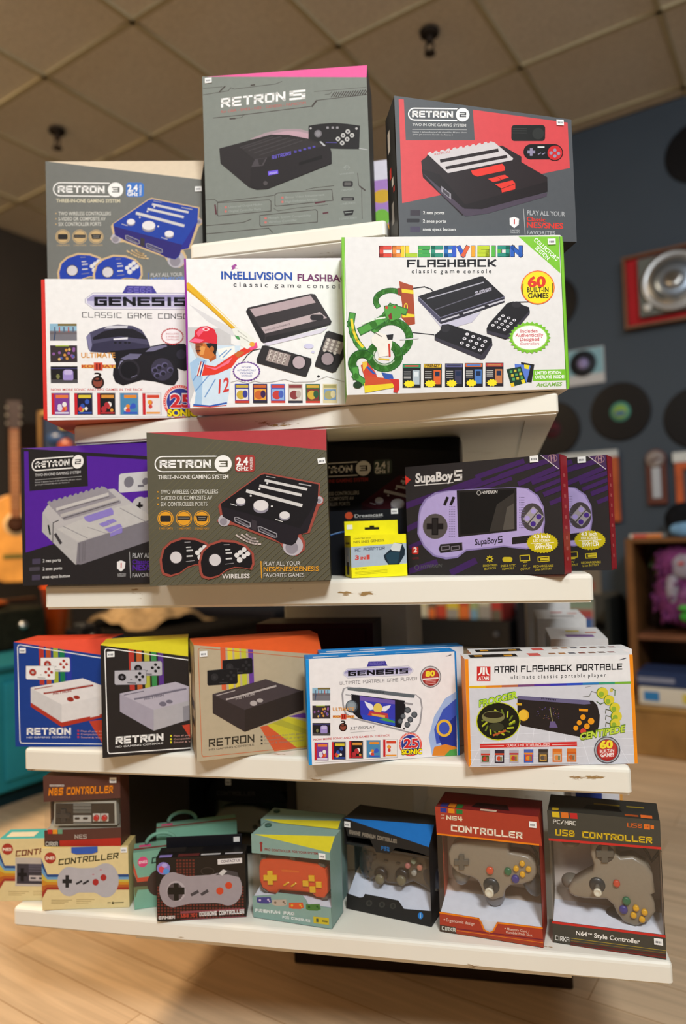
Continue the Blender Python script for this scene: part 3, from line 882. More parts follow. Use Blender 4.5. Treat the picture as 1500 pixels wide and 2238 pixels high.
def shelf_board(x0, x1, z0, z1, dep):
    m = MB()
    x0, x1, y0, y1 = x0 - DX, x1 - DX, SY, SY + dep
    b = bmesh.new()
    bmesh.ops.create_cube(b, size=1.0)
    for v in b.verts:
        v.co = Vector(((x0 + x1) / 2 + v.co.x * (x1 - x0), (y0 + y1) / 2 + v.co.y * (y1 - y0), (z0 + z1) / 2 + v.co.z * (z1 - z0)))
    fr = [e for e in b.edges if all(v.co.z > (z0 + z1) / 2 for v in e.verts)]
    vt = [e for e in b.edges if abs(e.verts[0].co.z - e.verts[1].co.z) > 1e-4]
    bmesh.ops.bevel(b, geom=fr + vt, offset=0.007, segments=3, affect='EDGES', profile=0.5)
    m.bm(b, (1, 1, 1))
    # rim battens under the board
    for q in ((x0 + .004, y0 + .004, x1 - .004, y0 + .05), (x0 + .004, y1 - .05, x1 - .004, y1 - .004), (x0 + .004, y0 + .05, x0 + .05, y1 - .05), (x1 - .05, y0 + .05, x1 - .004, y1 - .05)):
        m.box(q[0], q[1], z0 - .004, q[2], q[3], z0, (1, 1, 1))
    return m


for i, (x0, x1, z0, z1, dep) in enumerate(SHELVES):
    shelf_board(x0, x1, z0, z1, dep).build('shelf', PAINT, stand)
m = MB()
for za, zb in ((0.296, 0.5425), (0.584, 0.8365), (0.881, 1.134)):
    m.box(-0.137, -0.14, za, 0.137, 0.14, zb, (1, 1, 1), 0.002)
m.build('column', PAINT, stand)
m = MB(); m.box(-0.15, -0.105, 0.0, 0.45, 0.29, 0.262, lin('#2a1c13'), 0.003); m.build('plinth', TIMBER, stand)  # made-up base; its dark brown stands in for shade under the bottom shelf
m = MB(); m.box(-0.123, -0.43, 1.171, -0.003, -0.29, 1.4495, (1, 1, 1), 0.002); m.build('riser', PAINT, stand)
m = MB(); m.box(-0.32 , SY + 0.012, 0.2540, 0.42, SY + 0.05, 0.2620, (1, 1, 1)); m.build('cleat', PAINT, stand)


# ================================================================ printed artwork
WHT, BLK = '#f2f0ec', '#151314'


def pill_logo(a, x0, y0, x1, y1, digit, ink, hole, dy=0.0):
    """word in a pill with the number in a disc at its right end; dy = how far the right end drops"""
    h = y1 - y0
    r = h / 2
    cx = x1 - r * 1.02
    sl = dy / (x1 - x0)
    o = rrect(x0, y0, cx, y1, r * .98)
    a.poly([(x, y + (x - x0) * sl) for x, y in o], ink)
    i = rrect(x0 + 9, y0 + 9, cx, y1 - 9, r - 9)
    a.poly([(x, y + (x - x0) * sl) for x, y in i], hole)
    a.poly([(x, y) for x, y in circle(cx, (y0 + y1) / 2 + dy, r * 1.22)], hole)
    a.ell(cx, (y0 + y1) / 2 + dy * .95, r * 1.05, ink)
    xa, xb = x0 + h * .32, cx - r * 1.5
    a.text('RETRON', xa, y1 - h * .26 + (xa - x0) * sl, xb, y1 - h * .26 + (xb - x0) * sl, h * .5, ink, 's', .24)
    a.text(digit, cx - r * .5, y0 + h * .69 + dy * .9, cx + r * .55, y0 + h * .69 + dy, h * .38, hole, 's', .2)


def art_retron5(a):
    d = '#463e3a'; lt = '#9aa09a'
    a.line([(85, 262), (270, 233), (290, 210), (315, 220), (620, 183), (665, 165)], 3.5, d)
    a.line([(85, 215), (228, 203)], 3, d)
    a.line([(208, 238), (246, 200)], 9, d); a.line([(440, 192), (464, 189)], 9, d)
    a.text('RETRON', 217, 357, 692, 306, 68, WHT, 's', .2); a.text('5', 722, 304, 840, 294, 70, WHT, 's', .22)
    a.text('for GBA - SNES - NES - GENESIS - FAMICOM', 218, 397, 842, 331, 20, '#b9544f')
    a.line([(160, 433), (372, 411), (880, 349)], 5, d); a.line([(890, 347), (920, 309)], 12, d); a.line([(925, 304), (1290, 262)], 4, d)
    a.line([(285, 439), (318, 437)], 10, d); a.line([(322, 437), (368, 430), (385, 412)], 3, d)
    a.line([(905, 240), (1060, 227), (1285, 208)], 2.5, d); a.line([(985, 262), (1018, 258), (1035, 240)], 3, d)
    for i in range(15):
        x = 1030 + i * 17.5
        a.line([(x, 280 - i * 1.2), (x + 22, 246 - i * 1.2)], 6, d)
    a.poly([(430, 590), (540, 545), (660, 516), (800, 515), (870, 535), (870, 600)], '#a08c92')
    a.poly([(500, 590), (600, 550), (700, 530), (800, 535), (868, 552), (870, 600)], '#b898a2')
    # gamepad
    a.poly([(864, 492), (950, 478), (1050, 470), (1150, 478), (1244, 492), (1240, 666), (1100, 664), (1000, 660), (864, 590)], '#1c1a1b')
    a.ell(935, 550, 28, '#6d6a6e'); a.ell(935, 550, 18, '#827f84')
    for x, y in ((1154, 535), (1186, 563), (1120, 563), (1083, 590), (1150, 592), (1114, 620)):
        a.ell(x, y, 17, '#b9b8b4'); a.ell(x, y, 7, '#55535a')
    for x in (1005, 1043, 1077):
        a.rect(x - 9, 498, x + 9, 514, '#8f8c90')
    a.ell(880, 511, 8, '#a9a7a6'); a.ell(1218, 513, 9, '#b4b2b0'); a.line([(995, 616), (1072, 618)], 5, '#51478f')
    a.line([(1240, 660), (1300, 670)], 5, '#b5b6b6')
    # console
    a.poly([(203, 660), (212, 772), (425, 952), (480, 970), (560, 966), (1038, 776), (1036, 690), (1020, 640), (862, 588), (720, 560), (590, 556)], '#272223')
    for i in range(5):
        a.line([(360 + i * 75, 652 + i * 9 - i * 6), (600 + i * 62, 574 + i * 6)], 9, '#3b3638')
    a.poly([(360, 660), (600, 575), (850, 600), (1010, 640), (470, 745)], '#2e292a')
    for i in range(4):
        a.line([(385 + i * 40, 660 + i * 17), (660 + i * 52, 572 + i * 11)], 8, '#3d383a')
    a.poly([(440, 800), (470, 740), (1020, 640), (1034, 700), (1030, 775), (560, 965), (480, 968), (430, 940)], '#221d1f')
    a.poly([(440, 800), (470, 740), (560, 728), (530, 790)], '#453f43'); a.poly([(490, 742), (548, 732), (520, 785), (500, 785)], '#2a2527')
    a.text('RETRON5', 594, 742, 736, 708, 26, '#6a5cc4', 's', .22)
    for i, x in enumerate((768, 802, 838, 872, 906)):
        a.rect(x - 10, 678 - i * 9, x + 10, 692 - i * 9, '#4f45a0')
    a.poly([(565, 832), (640, 820), (642, 850), (567, 863)], '#6e55d8'); a.text('POWER', 575, 856, 632, 846, 12, '#c9c2ee', 's')
    a.poly([(795, 766), (967, 710), (967, 738), (795, 788)], '#100c0d')
    a.poly([(945, 612), (958, 608), (992, 640), (980, 646)], '#b5b5b8'); a.ell(547, 920, 16, '#4c4648')
    # ports column
    for r in (26, 17, 8):
        a.line([(1150 + r * math.cos(t), 822 + r * math.sin(t) * 1.3) for t in [-2.5, -2.1, -1.6, -1.1, -.7]], 5, lt)
    a.text('WIRELESS', 1096, 858, 1202, 846, 11, lt)
    a.rr(1120, 903, 1196, 946, 14, '#2c2a2b'); a.rr(1132, 913, 1184, 936, 10, '#5c5a58')
    a.text('2 NES PORTS', 1106, 980, 1206, 970, 13, lt)
    a.rr(1112, 1024, 1208, 1050, 10, '#2c2a2b'); a.rr(1124, 1031, 1196, 1043, 5, '#6a6866'); a.text('2 SNES PORTS', 1106, 1083, 1216, 1072, 13, lt)
    a.poly([(1126, 1128), (1206, 1120), (1196, 1158), (1136, 1164)], '#232122'); a.line([(1140, 1142), (1192, 1137)], 5, lt)
    a.text('2 GENESIS PORTS', 1098, 1195, 1226, 1184, 13, lt)
    a.line([(1230, 845), (1240, 935), (1262, 960), (1268, 1185)], 4, d); a.line([(1250, 944), (1286, 972)], 10, d)
    # boxed notes
    for q, t1, t2, x, y in (([(188, 1066), (575, 1044), (588, 1056), (588, 1128), (195, 1166), (188, 1160)], 'Universal Output Modes', 'Original Controller Ports', 272, 1100),
                            ([(618, 1004), (640, 992), (1040, 966), (1050, 1048), (628, 1092), (618, 1084)], 'Better Video Enhancement', 'High Definition Output', 695, 1028),
                            ([(505, 1162), (920, 1118), (934, 1130), (934, 1212), (516, 1244), (505, 1236)], 'Multiple System Compatibility', 'Wireless Controller', 570, 1183)):
        a.loop(q, 5, d)
        a.text(t1, x, y + 6, x + 290 if x > 600 else x + 250 if x < 400 else x + 315, y - 16, 16, lt)
        a.text(t2, x, y + 38, x + 240 if x != 570 else x + 212, y + 20, 16, lt)
        a.ell(x - 22, y, 9, '#c2706a'); a.ell(x - 22, y + 32, 9, '#c2706a')
    a.line([(90, 1047), (165, 1040), (190, 1060), (560, 1018), (612, 1010)], 4, d)
    a.line([(100, 1240), (380, 1215), (440, 1190)], 5, d); a.line([(105, 1302), (570, 1258), (600, 1290)], 5, d)
    a.line([(170, 1085), (178, 1150)], 12, '#5a3038'); a.line([(920, 1068), (985, 1058)], 12, '#5a3038'); a.line([(980, 1145), (1010, 1140)], 12, '#5a3038')
    a.line([(610, 1110), (640, 1128), (780, 1105), (1010, 1080)], 3, d); a.line([(850, 968), (905, 955), (1055, 938)], 4, d)


def art_retron2(a, c, csh, body, top, btn, grey, pad):
    """grey / coloured carton with a notched console; sheet = the red one"""
    a.poly([(127, 90), (165, 93), (182, 390), (685, 390), (668, 168), (1358, 262), (1378, 592), (160, 848)], c)
    pill_logo(a, 196, 152, 642, 246, '2', WHT, csh, 6)
    a.text('TWO-IN-ONE GAMING SYSTEM', 228, 285, 620, 292, 20, '#c9c9c8', 'f', bold=.012)
    a.line([(230, 311), (626, 314)], 3, '#b9b9b8')
    for y, x1 in ((334, 626), (351, 524)):
        a.text('Retron 2 delivers hours of old school fun. All your classic' if x1 > 600 else 'games get a second life with the Retron 2', 230, y, x1, y + 4, 10, '#c5c5c4')
    # small pads
    if pad == 'dark':
        a.rr(950, 280, 1196, 396, 22, '#1c1d1c'); a.ell(1145, 342, 42, '#2c2e2c')
        for k in range(3):
            a.line([(962, 305 + k * 16), (1060, 306 + k * 16)], 5, '#3a3c3a')
        a.rr(1040, 418, 1320, 530, 55, '#161315'); a.ell(1095, 475, 56, '#161315'); a.ell(1268, 482, 60, '#161315'); a.ell(1268, 482, 53, '#c8272c')
        a.rect(1086, 448, 1106, 504, '#8d86a0'); a.rect(1068, 466, 1124, 486, '#8d86a0')
        for x, y in ((1268, 463), (1240, 483), (1295, 487), (1268, 506)):
            a.ell(x, y, 12, '#8f8aa4')
        a.line([(1148, 492), (1164, 484)], 7, '#8d86a0'); a.line([(1178, 492), (1194, 484)], 7, '#8d86a0'); a.rect(1142, 436, 1192, 444, WHT)
    else:
        a.rr(942, 320, 1196, 458, 22, '#c9c9cb'); a.ell(1025, 385, 40, '#77757f'); a.rect(1098, 412, 1150, 428, '#6e6c76'); a.ell(1160, 390, 26, '#77757f')
        a.ell(1118, 562, 64, '#b9b7b8'); a.rr(1118, 506, 1300, 618, 50, '#b9b7b8'); a.rect(1108, 536, 1126, 590, '#1d1b1c'); a.rect(1090, 554, 1144, 572, '#1d1b1c')
    # console
    b0, b1, b2 = body
    if pad == 'dark':
        a.poly([(295, 540), (330, 515), (345, 490), (860, 432), (885, 430), (1025, 510), (1025, 550), (1215, 660), (1218, 765), (620, 895), (600, 940), (310, 660)], b0)
        a.poly([(300, 600), (430, 640), (615, 855), (640, 945), (310, 660)], b1)
        a.poly([(310, 630), (600, 880), (720, 888), (1218, 770), (1210, 800), (780, 925), (620, 945), (440, 780)], b2)
        a.poly([(615, 860), (1216, 690), (1218, 765), (740, 892), (610, 888)], b1)
    else:
        a.poly([(300, 560), (345, 505), (860, 425), (905, 425), (1060, 540), (1300, 705), (1330, 790), (640, 960), (310, 690)], b0)
        a.poly([(300, 560), (430, 690), (610, 800), (620, 955), (595, 960), (300, 700)], '#b4b2b2')
        a.poly([(610, 800), (1330, 640), (1330, 790), (640, 962), (600, 955)], b1)
        for x in (625, 655, 672):
            a.line([(x, 812 - (x - 610) * .2), (x, 945 - (x - 610) * .2)], 7, '#6d696f')
        a.poly([(432, 690), (600, 640), (930, 560), (1060, 545), (1250, 660), (760, 760), (620, 795)], '#c1bfbd')
        a.line([(480, 670), (690, 770)], 5, '#8e8b90'); a.line([(960, 570), (1190, 690)], 5, '#8e8b90'); a.line([(690, 690), (850, 745)], 4, '#97949a')
        a.line([(395, 645), (395, 790)], 7, '#4b484c'); a.line([(395, 640), (440, 625)], 7, '#4b484c'); a.line([(355, 660), (370, 720)], 14, '#1d2b24'); a.line([(420, 730), (462, 790)], 22, '#3e3a3d')
    # fluted lid with two cartridge slots
    lid = [(340, 490), (352, 478)]
    for i in range(10):
        x, y = 365 + i * 45, 474 - i * 8
        lid += [(x, y), (x + 6, y + 10), (x + 20, y + 8), (x + 28, y - 4)]
    lid += [(830, 408), (965, 522), (960, 535), (490, 630)]
    a.poly(lid, top)
    if pad == 'dark':
        a.line([(445, 540), (845, 465)], 24, b0); a.line([(490, 590), (910, 510)], 22, b0); a.text('RETRON', 392, 502, 500, 480, 14, '#cc5555'); a.line([(480, 592), (500, 586)], 14, b0)
    else:
        a.line([(430, 540), (850, 462)], 22, '#c6c3c1'); a.line([(470, 590), (930, 500)], 24, '#bab6b4'); a.line([(440, 555), (865, 480)], 5, '#6a666a'); a.line([(485, 612), (945, 520)], 7, '#5f5b5f')
    for q in ([(658, 612), (885, 562), (905, 585), (905, 612), (705, 655), (670, 640)], [(782, 672), (850, 655), (880, 682), (820, 696)], [(848, 652), (905, 642), (935, 662), (880, 678)],
              [(834, 712), (962, 682), (982, 705), (982, 748), (885, 772), (880, 745)]):
        a.poly(q, btn)
    a.line([(838, 716), (880, 745), (980, 708)], 4, b0)
    if pad == 'dark':
        a.poly([(442, 722), (515, 780), (515, 822), (445, 765)], '#8f8b93'); a.poly([(455, 742), (503, 780), (503, 806), (457, 768)], '#4a454b')
    # legend
    for y, s, x0, w_ in ((928, '2 nes ports', 220, 145), (988, '2 snes ports', 196, 168), (1048, 'snes eject button', 218, 238)):
        if y == 988:
            a.rr(194, 960, 288, 988, 8, '#4b4650' if pad != 'dark' else '#2b2a2f')
        else:
            a.rect(220, y - 30, 292, y + 10, '#3a343c' if y < 1000 and pad == 'dark' else '#4a4358')
        a.text(s, 312, y, 312 + w_ + (12 if y < 950 else 0), y + 1, 22, '#d8d8d6', 'f', bold=.02)
    a.line([(1044, 892), (1058, 1078)], 5, '#a9a9a9')
    a.text('PLAY ALL YOUR', 1070, 935, 1346, 945, 34, '#b5b6b8', 'f', bold=.01)
    a.text('Classic', 1068, 978, 1204, 984, 30, btn if pad == 'dark' else c, 'f', bold=.02)
    a.text('NES/SNES', 1070, 1025, 1334, 1034, 40, btn if pad == 'dark' else c, 'f', bold=.02)
    a.text('FAVORITES', 1072, 1075, 1278, 1080, 28, '#a9aaac', 'f', bold=.01)
    a.poly([(943, 958), (975, 948), (1012, 962), (1010, 1005), (978, 1030), (945, 1005)], '#e8e6e6'); a.line([(978, 970), (978, 998)], 8, '#c23030'); a.text('LIMITED', 950, 1052, 1018, 1054, 11, '#c9c9c9'); a.text('WARRANTY', 950, 1066, 1018, 1068, 11, '#c9c9c9')


def art_retron3(a, bg, body, glow, accent, tag_c, sub, knob='#d9d4d4', pads=None, weave=None):
    """three-in-one carton; sheet = the olive one"""
    pads = pads or body
    if weave:
        for i in range(46):
            x = -700 + i * 52
            a.line([(x, 1290), (x + 1330, 30)], 6, weave)
    pill_logo(a, 78, 225, 680, 352, '3', WHT, bg, 0)
    a.rr(706, 222, 862, 352, 26, tag_c)
    a.text('2.4', 718, 300, 808, 298, 58, WHT, 'f', bold=.035); a.text('GHz', 716, 342, 810, 341, 36, WHT, 'f', bold=.03); a.text('WIRELESS', 841, 340, 840, 240, 18, WHT, 'f', bold=.01)
    a.text('THREE-IN-ONE GAMING SYSTEM', 105, 406, 655, 404, 32, sub, 'f', bold=.022)
    for s, y, x1 in (('TWO WIRELESS CONTROLLERS', 522, 574), ('S-VIDEO OR COMPOSITE AV', 570, 528), ('SIX CONTROLLER PORTS', 618, 490)):
        a.text(s, 124, y, x1, y - 3, 32, '#d3d0c6', 'f', bold=.008); a.ell(102, y - 16, 6, accent)
    for x in (160, 305, 446):
        a.ell(x, 715, 64, accent); a.ell(x, 715, 58, bg); a.ell(x, 715, 53, accent)
        if x == 160:
            a.rr(118, 692, 202, 740, 10, '#2b2828')
        elif x == 305:
            a.rr(255, 696, 354, 726, 6, '#2b2828'); a.line([(265, 711), (344, 711)], 8, '#6b6660')
        else:
            a.poly([(402, 692), (492, 692), (482, 736), (412, 736)], '#2b2828'); a.line([(420, 706), (474, 706)], 5, '#8b867e'); a.line([(424, 720), (470, 720)], 5, '#8b867e')
        a.text(('2 NES PORTS', '2 SNES PORTS', '2 GENESIS PORTS')[(x > 200) + (x > 400)], x - 52, 800, x + 56, 800, 15, accent)
    # console with glow outline
    def console(col, g):
        a.poly([(575, 620), (585, 600), (900, 370), (930, 358), (1358, 442), (1352, 530), (1385, 560), (1380, 600), (1352, 620), (1280, 825), (1215, 838), (1248, 900), (1240, 960), (1180, 1004), (1100, 985), (1050, 905), (690, 765), (600, 770), (566, 735), (590, 690)], col)
    console(glow, 1)
    for cx, cy, r in ((620, 730, 46), (1150, 925, 78), (1352, 572, 28)):
        a.ell(cx, cy, r, '#b5aeb4'); a.ell(cx - r * .1, cy + r * .2, r * .62, '#8e878f')
    a.poly([(595, 600), (905, 378), (935, 370), (1346, 452), (1340, 570), (1262, 822), (1195, 838), (1175, 900), (1140, 925), (1060, 905), (1000, 870), (700, 750), (610, 700)], body)
    side, front_c = {'#1d1a1c': ('#241f24', '#241f24'), '#1f3fa0': ('#27288c', '#2c2470')}.get(body, ('#2c1218', '#32141b'))
    a.poly([(600, 620), (1205, 790), (1185, 880), (1140, 922), (1060, 903), (1000, 870), (700, 750), (612, 698)], front_c)
    a.poly([(1205, 790), (1346, 560), (1262, 822), (1195, 838), (1175, 880)], side)
    for p, q, w_ in (((945, 420), (1250, 488), 20), ((905, 462), (1206, 532), 22), ((805, 502), (1210, 612), 26)):
        a.line([p, q], w_, '#cfccc9')
    for x, y, rx in ((750, 578, 36), (906, 612, 58), (1088, 688, 40)):
        a.ell(x, y + rx * .35, rx, '#8d8894', rx * .72); a.ell(x, y, rx, knob, rx * .72)
    for p in ((955, 441), (895, 484), (828, 538), (990, 620)):
        a.ell(p[0], p[1], 8, '#dad8d6')
    a.line([(672, 600), (718, 614)], 6, '#c9c7c6'); a.line([(1020, 722), (1070, 738)], 6, '#c9c7c6'); a.line([(950, 388), (1016, 400)], 5, '#a9a7a8'); a.line([(1200, 446), (1288, 462)], 8, '#a9a7a8')
    for q in ([(702, 706), (720, 704), (822, 750), (824, 778), (806, 782), (706, 735)], [(884, 780), (902, 778), (1026, 832), (1028, 858), (1010, 862), (888, 810)]):
        a.loop(q, 7, '#9b979d'); a.line([(q[0][0] + 18, q[0][1] + 16), (q[3][0] - 20, q[3][1] - 8)], 12, '#6b666c')
    a.poly([(835, 722), (872, 735), (870, 810), (832, 795)], '#3a3338')
    # radio waves
    for i, (x0, x1, y) in enumerate(((796, 860, 838), (758, 880, 842), (718, 900, 846))):
        n = 8
        a.line([(x0 + (x1 - x0) * k / n - (0), y + (18 + 58 * (i + 1) / 3) * (1 - (1 - k / n) ** 2) * .9) for k in range(n + 1)], 14, glow if weave is None else '#c3b4ae')

    def gamepad(ox, oy):
        out = [(135, 1110), (128, 1040), (150, 960), (205, 910), (290, 880), (390, 885), (470, 915), (525, 975), (530, 1050), (510, 1090), (450, 1078), (390, 1075), (330, 1095), (270, 1140), (200, 1160), (150, 1145)]
        c0 = (330, 1020)
        a.poly([(c0[0] + (x - c0[0]) * 1.09 + ox, c0[1] + (y - c0[1]) * 1.13 + oy) for x, y in out], glow)
        a.poly([(x + ox, y + oy) for x, y in out], pads)
        a.ell(240 + ox, 1022 + oy, 52, '#3b3639'); a.ell(240 + ox, 1022 + oy, 46, '#cfc9ca')
        for x, y in ((467, 940), (438, 962), (410, 984), (495, 972), (465, 992), (432, 1020)):
            a.ell(x + ox, y + oy, 19 if y < 1000 else 22, '#d9d6d4')
        for y in (968, 1012):
            a.line([(330 + ox, y + oy), (368 + ox, y - 3 + oy)], 12, '#c9c7c5')
        a.line([(312 + ox, 902 + oy), (352 + ox, 900 + oy)], 6, '#8f8b8d'); a.line([(322 + ox, 1054 + oy), (384 + ox, 1046 + oy)], 5, '#8f8b8d'); a.line([(325 + ox, 942 + oy), (356 + ox, 940 + oy)], 9, '#c9c7c5')
    gamepad(0, 0)
    gamepad(308, 18)
    if weave:
        a.text('WIRELESS', 602, 1185, 818, 1180, 34, '#d8d2cc', 'f', bold=.02)
    a.line([(905, 1050), (910, 1178)], 7, accent if weave else '#4a66b0')
    a.text('PLAY ALL YOUR', 926, 1084, 1208, 1078, 34, '#c9c4bf', 'f', bold=.005)
    a.text('NES/SNES/GENESIS', 926, 1128, 1348, 1120, 36, accent if weave else '#5d86d8', 'f', bold=.012)
    a.text('FAVORITE GAMES', 926, 1172, 1238, 1168, 30, '#c9c4bf', 'f', bold=.005)


COVERS = [('#7a3d8f', '#e07a3a', '#d8d3e6'), ('#1c1d38', '#d8c23a', '#3656b0'), ('#1b1a1c', '#d8923a', '#b03036'), ('#4a86b0', '#e08a2c', '#3a58c0'), ('#e6e2e0', '#d0452c', '#e89a3a')]


def cover(a, x0, y0, x1, y1, pal, spine=True, k=0):
    w_, h = x1 - x0, y1 - y0
    a.rect(x0, y0, x1, y1, '#b9b4b4'); a.rect(x0 + w_ * .04, y0 + h * .02, x1 - w_ * .04, y1 - h * .02, pal[0])
    if spine:
        a.rect(x0 + w_ * .02, y0 + h * .03, x0 + w_ * .17, y1 - h * .02, '#c8242c')
    a.rect(x0 + w_ * .24, y0 + h * .10, x1 - w_ * .10, y0 + h * .24, pal[1])
    r = random.Random(k)
    for i in range(5):
        cx, cy = x0 + w_ * r.uniform(.32, .8), y0 + h * r.uniform(.4, .8)
        s = w_ * r.uniform(.08, .17)
        a.ell(cx, cy, s, (pal[1], pal[2], '#e9e4de', '#d2463a', pal[2])[i], s * 1.1, 10)
    a.rect(x0 + w_ * .2, y1 - h * .14, x1 - w_ * .08, y1 - h * .06, pal[2])


def shots(a, x0, x1, ys, slope=0):
    for i, (y0, y1) in enumerate(ys):
        w_, h = x1 - x0, y1 - y0
        if i == 0:
            a.rect(x0, y0, x1, y1, '#77757c'); a.rect(x0, y0, x1, y0 + h * .42, '#8fb6cc'); a.rect(x0 + w_ * .3, y0, x1, y0 + h * .14, '#7b6b3e')
            for k in range(5):
                a.rect(x0 + w_ * (.16 + .17 * k), y0 + h * .2, x0 + w_ * (.21 + .17 * k), y0 + h * .6, '#a8534f' if k % 2 else '#55657c')
            a.rect(x0, y0 + h * .5, x1, y0 + h * .62, '#6d6468'); a.line([(x0 + w_ * .15, y1 - h * .05), (x0 + w_ * .2, y1 - h * .5)], w_ * .05, '#3a4a66')
        elif i == 1:
            a.rect(x0, y0, x1, y1, '#3a3033')
            r = random.Random(5)
            for k in range(16):
                a.ell(x0 + w_ * r.uniform(.1, .9), y0 + h * r.uniform(.2, .85), w_ * .055, r.choice(['#d0913f', '#8c5a9a', '#b9a9a0', '#5560a8', '#d8b060', '#7a4a3a']), h * .09, 8)
            a.rect(x0 + w_ * .2, y0, x1 - w_ * .3, y0 + h * .06, '#a0b03a')
        else:
            a.rect(x0, y0, x1, y1, '#211e1f'); a.rect(x0, y0 + h * .1, x1, y0 + h * .16, '#3d3a6a'); a.rect(x0, y1 - h * .22, x1, y1, '#4d4a4c')
            a.rr(x0 + w_ * .45, y0 + h * .25, x0 + w_ * .84, y0 + h * .82, w_ * .06, '#9d8bc8'); a.rr(x0 + w_ * .5, y0 + h * .2, x0 + w_ * .8, y0 + h * .5, w_ * .06, '#c0b2dc'); a.ell(x0 + w_ * .27, y0 + h * .6, w_ * .07, '#7a7a4c', h * .15, 10)


def genesis_badge(a, x0, y0, x1, y1, sega, dy=0.0):
    """silver plate with the word and a blue trapezoid above"""
    sl = dy / (x1 - x0)
    sh = lambda pts: [(x, y + (x - x0) * sl) for x, y in pts]
    h = y1 - y0; b = h * .38
    a.poly(sh([(x0, y0 + b), (x0 + b * 1.3, y0), (x1 - b * 1.3, y0), (x1, y0 + b), (x1, y1 - b), (x1 - b * 1.3, y1), (x0 + b * 1.3, y1), (x0, y1 - b)]), '#b9b6c4')
    i = h * .06
    a.poly(sh([(x0 + i, y0 + b), (x0 + b * 1.3, y0 + i), (x1 - b * 1.3, y0 + i), (x1 - i, y0 + b), (x1 - i, y1 - b), (x1 - b * 1.3, y1 - i), (x0 + b * 1.3, y1 - i), (x0 + i, y1 - b)]), '#e4e2ea')
    i = h * .13
    a.poly(sh([(x0 + i, y0 + b), (x0 + b * 1.3, y0 + i), (x1 - b * 1.3, y0 + i), (x1 - i, y0 + b), (x1 - i, y1 - h * .5), (x0 + i, y1 - h * .5)]), '#9d97bf')
    a.poly(sh([(x0 + i, y1 - h * .5), (x1 - i, y1 - h * .5), (x1 - i, y1 - b), (x1 - b * 1.3, y1 - i), (x0 + b * 1.3, y1 - i), (x0 + i, y1 - b)]), '#c4c0da')
    a.text('GENESIS', x0 + h * .55, y1 - h * .22 + h * .55 * sl, x1 - h * .55, y1 - h * .22 + dy - h * .55 * sl, h * .52, '#17151c', 's', .26)
    a.poly(sega, '#413a94')
    a.text('SEGA', sega[0][0] + (sega[1][0] - sega[0][0]) * .0 + 8, sega[2][1] - 8, sega[1][0] - 8, sega[2][1] - 8 + (sega[1][1] - sega[0][1]), (sega[2][1] - sega[0][1]) * .72, '#6a63b4', 's', .2)


def kombat_marks(a, x, y, s):
    """three small word marks beside the screen shots, without their emblems"""
    a.text('ULTIMATE', x, y + 30 * s, x + 320 * s, y + 30 * s, 48 * s, '#d99a4a', 'f', bold=.02)
    a.rect(x, y + 95 * s, x + 320 * s, y + 128 * s, '#e0a84a'); a.text('KOMBAT', x + 6 * s, y + 124 * s, x + 314 * s, y + 124 * s, 28 * s, '#b8342c', 'f', bold=.02); a.rect(x + 118 * s, y + 75 * s, x + 200 * s, y + 150 * s, '#cf4a34'); a.text('II', x + 138 * s, y + 140 * s, x + 180 * s, y + 140 * s, 54 * s, '#7a1c18', 'f', bold=.02)
    a.ell(x + 152 * s, y + 262 * s, 60 * s, '#2a1a16'); a.ell(x + 152 * s, y + 262 * s, 44 * s, '#8a4636'); a.text('3', x + 118 * s, y + 250 * s, x + 190 * s, y + 250 * s, 80 * s, '#241713', 'f', bold=.02)


def anniversary(a, cx, cy, r, tilt=0.0):
    a.ell(cx, cy, r, '#e2574c'); a.ell(cx, cy, r * .86, '#f0d9d4'); a.ell(cx, cy, r * .8, '#2f3a8c')
    for i in range(22):
        t = PI * .9 + i * PI * 1.05 / 22
        a.ell(cx + r * .93 * math.cos(t), cy + r * .93 * math.sin(t), r * .035, '#f6e6e2', n=6)
    a.text('25', cx - r * .62, cy + r * .32, cx + r * .72, cy + r * .32 + tilt, r * .78, WHT, 'f', bold=.07)
    a.text('25', cx - r * .58, cy + r * .30, cx + r * .68, cy + r * .30 + tilt, r * .72, '#d02a2e', 'f', bold=.04)
    a.text('SONIC', cx - r * .78, cy + r * .86, cx + r * 1.02, cy + r * .86 + tilt, r * .42, '#17150f', 'f', bold=.09)
    a.text('SONIC', cx - r * .76, cy + r * .84, cx + r * 1.0, cy + r * .84 + tilt, r * .38, '#f4e01a', 'f', bold=.05)


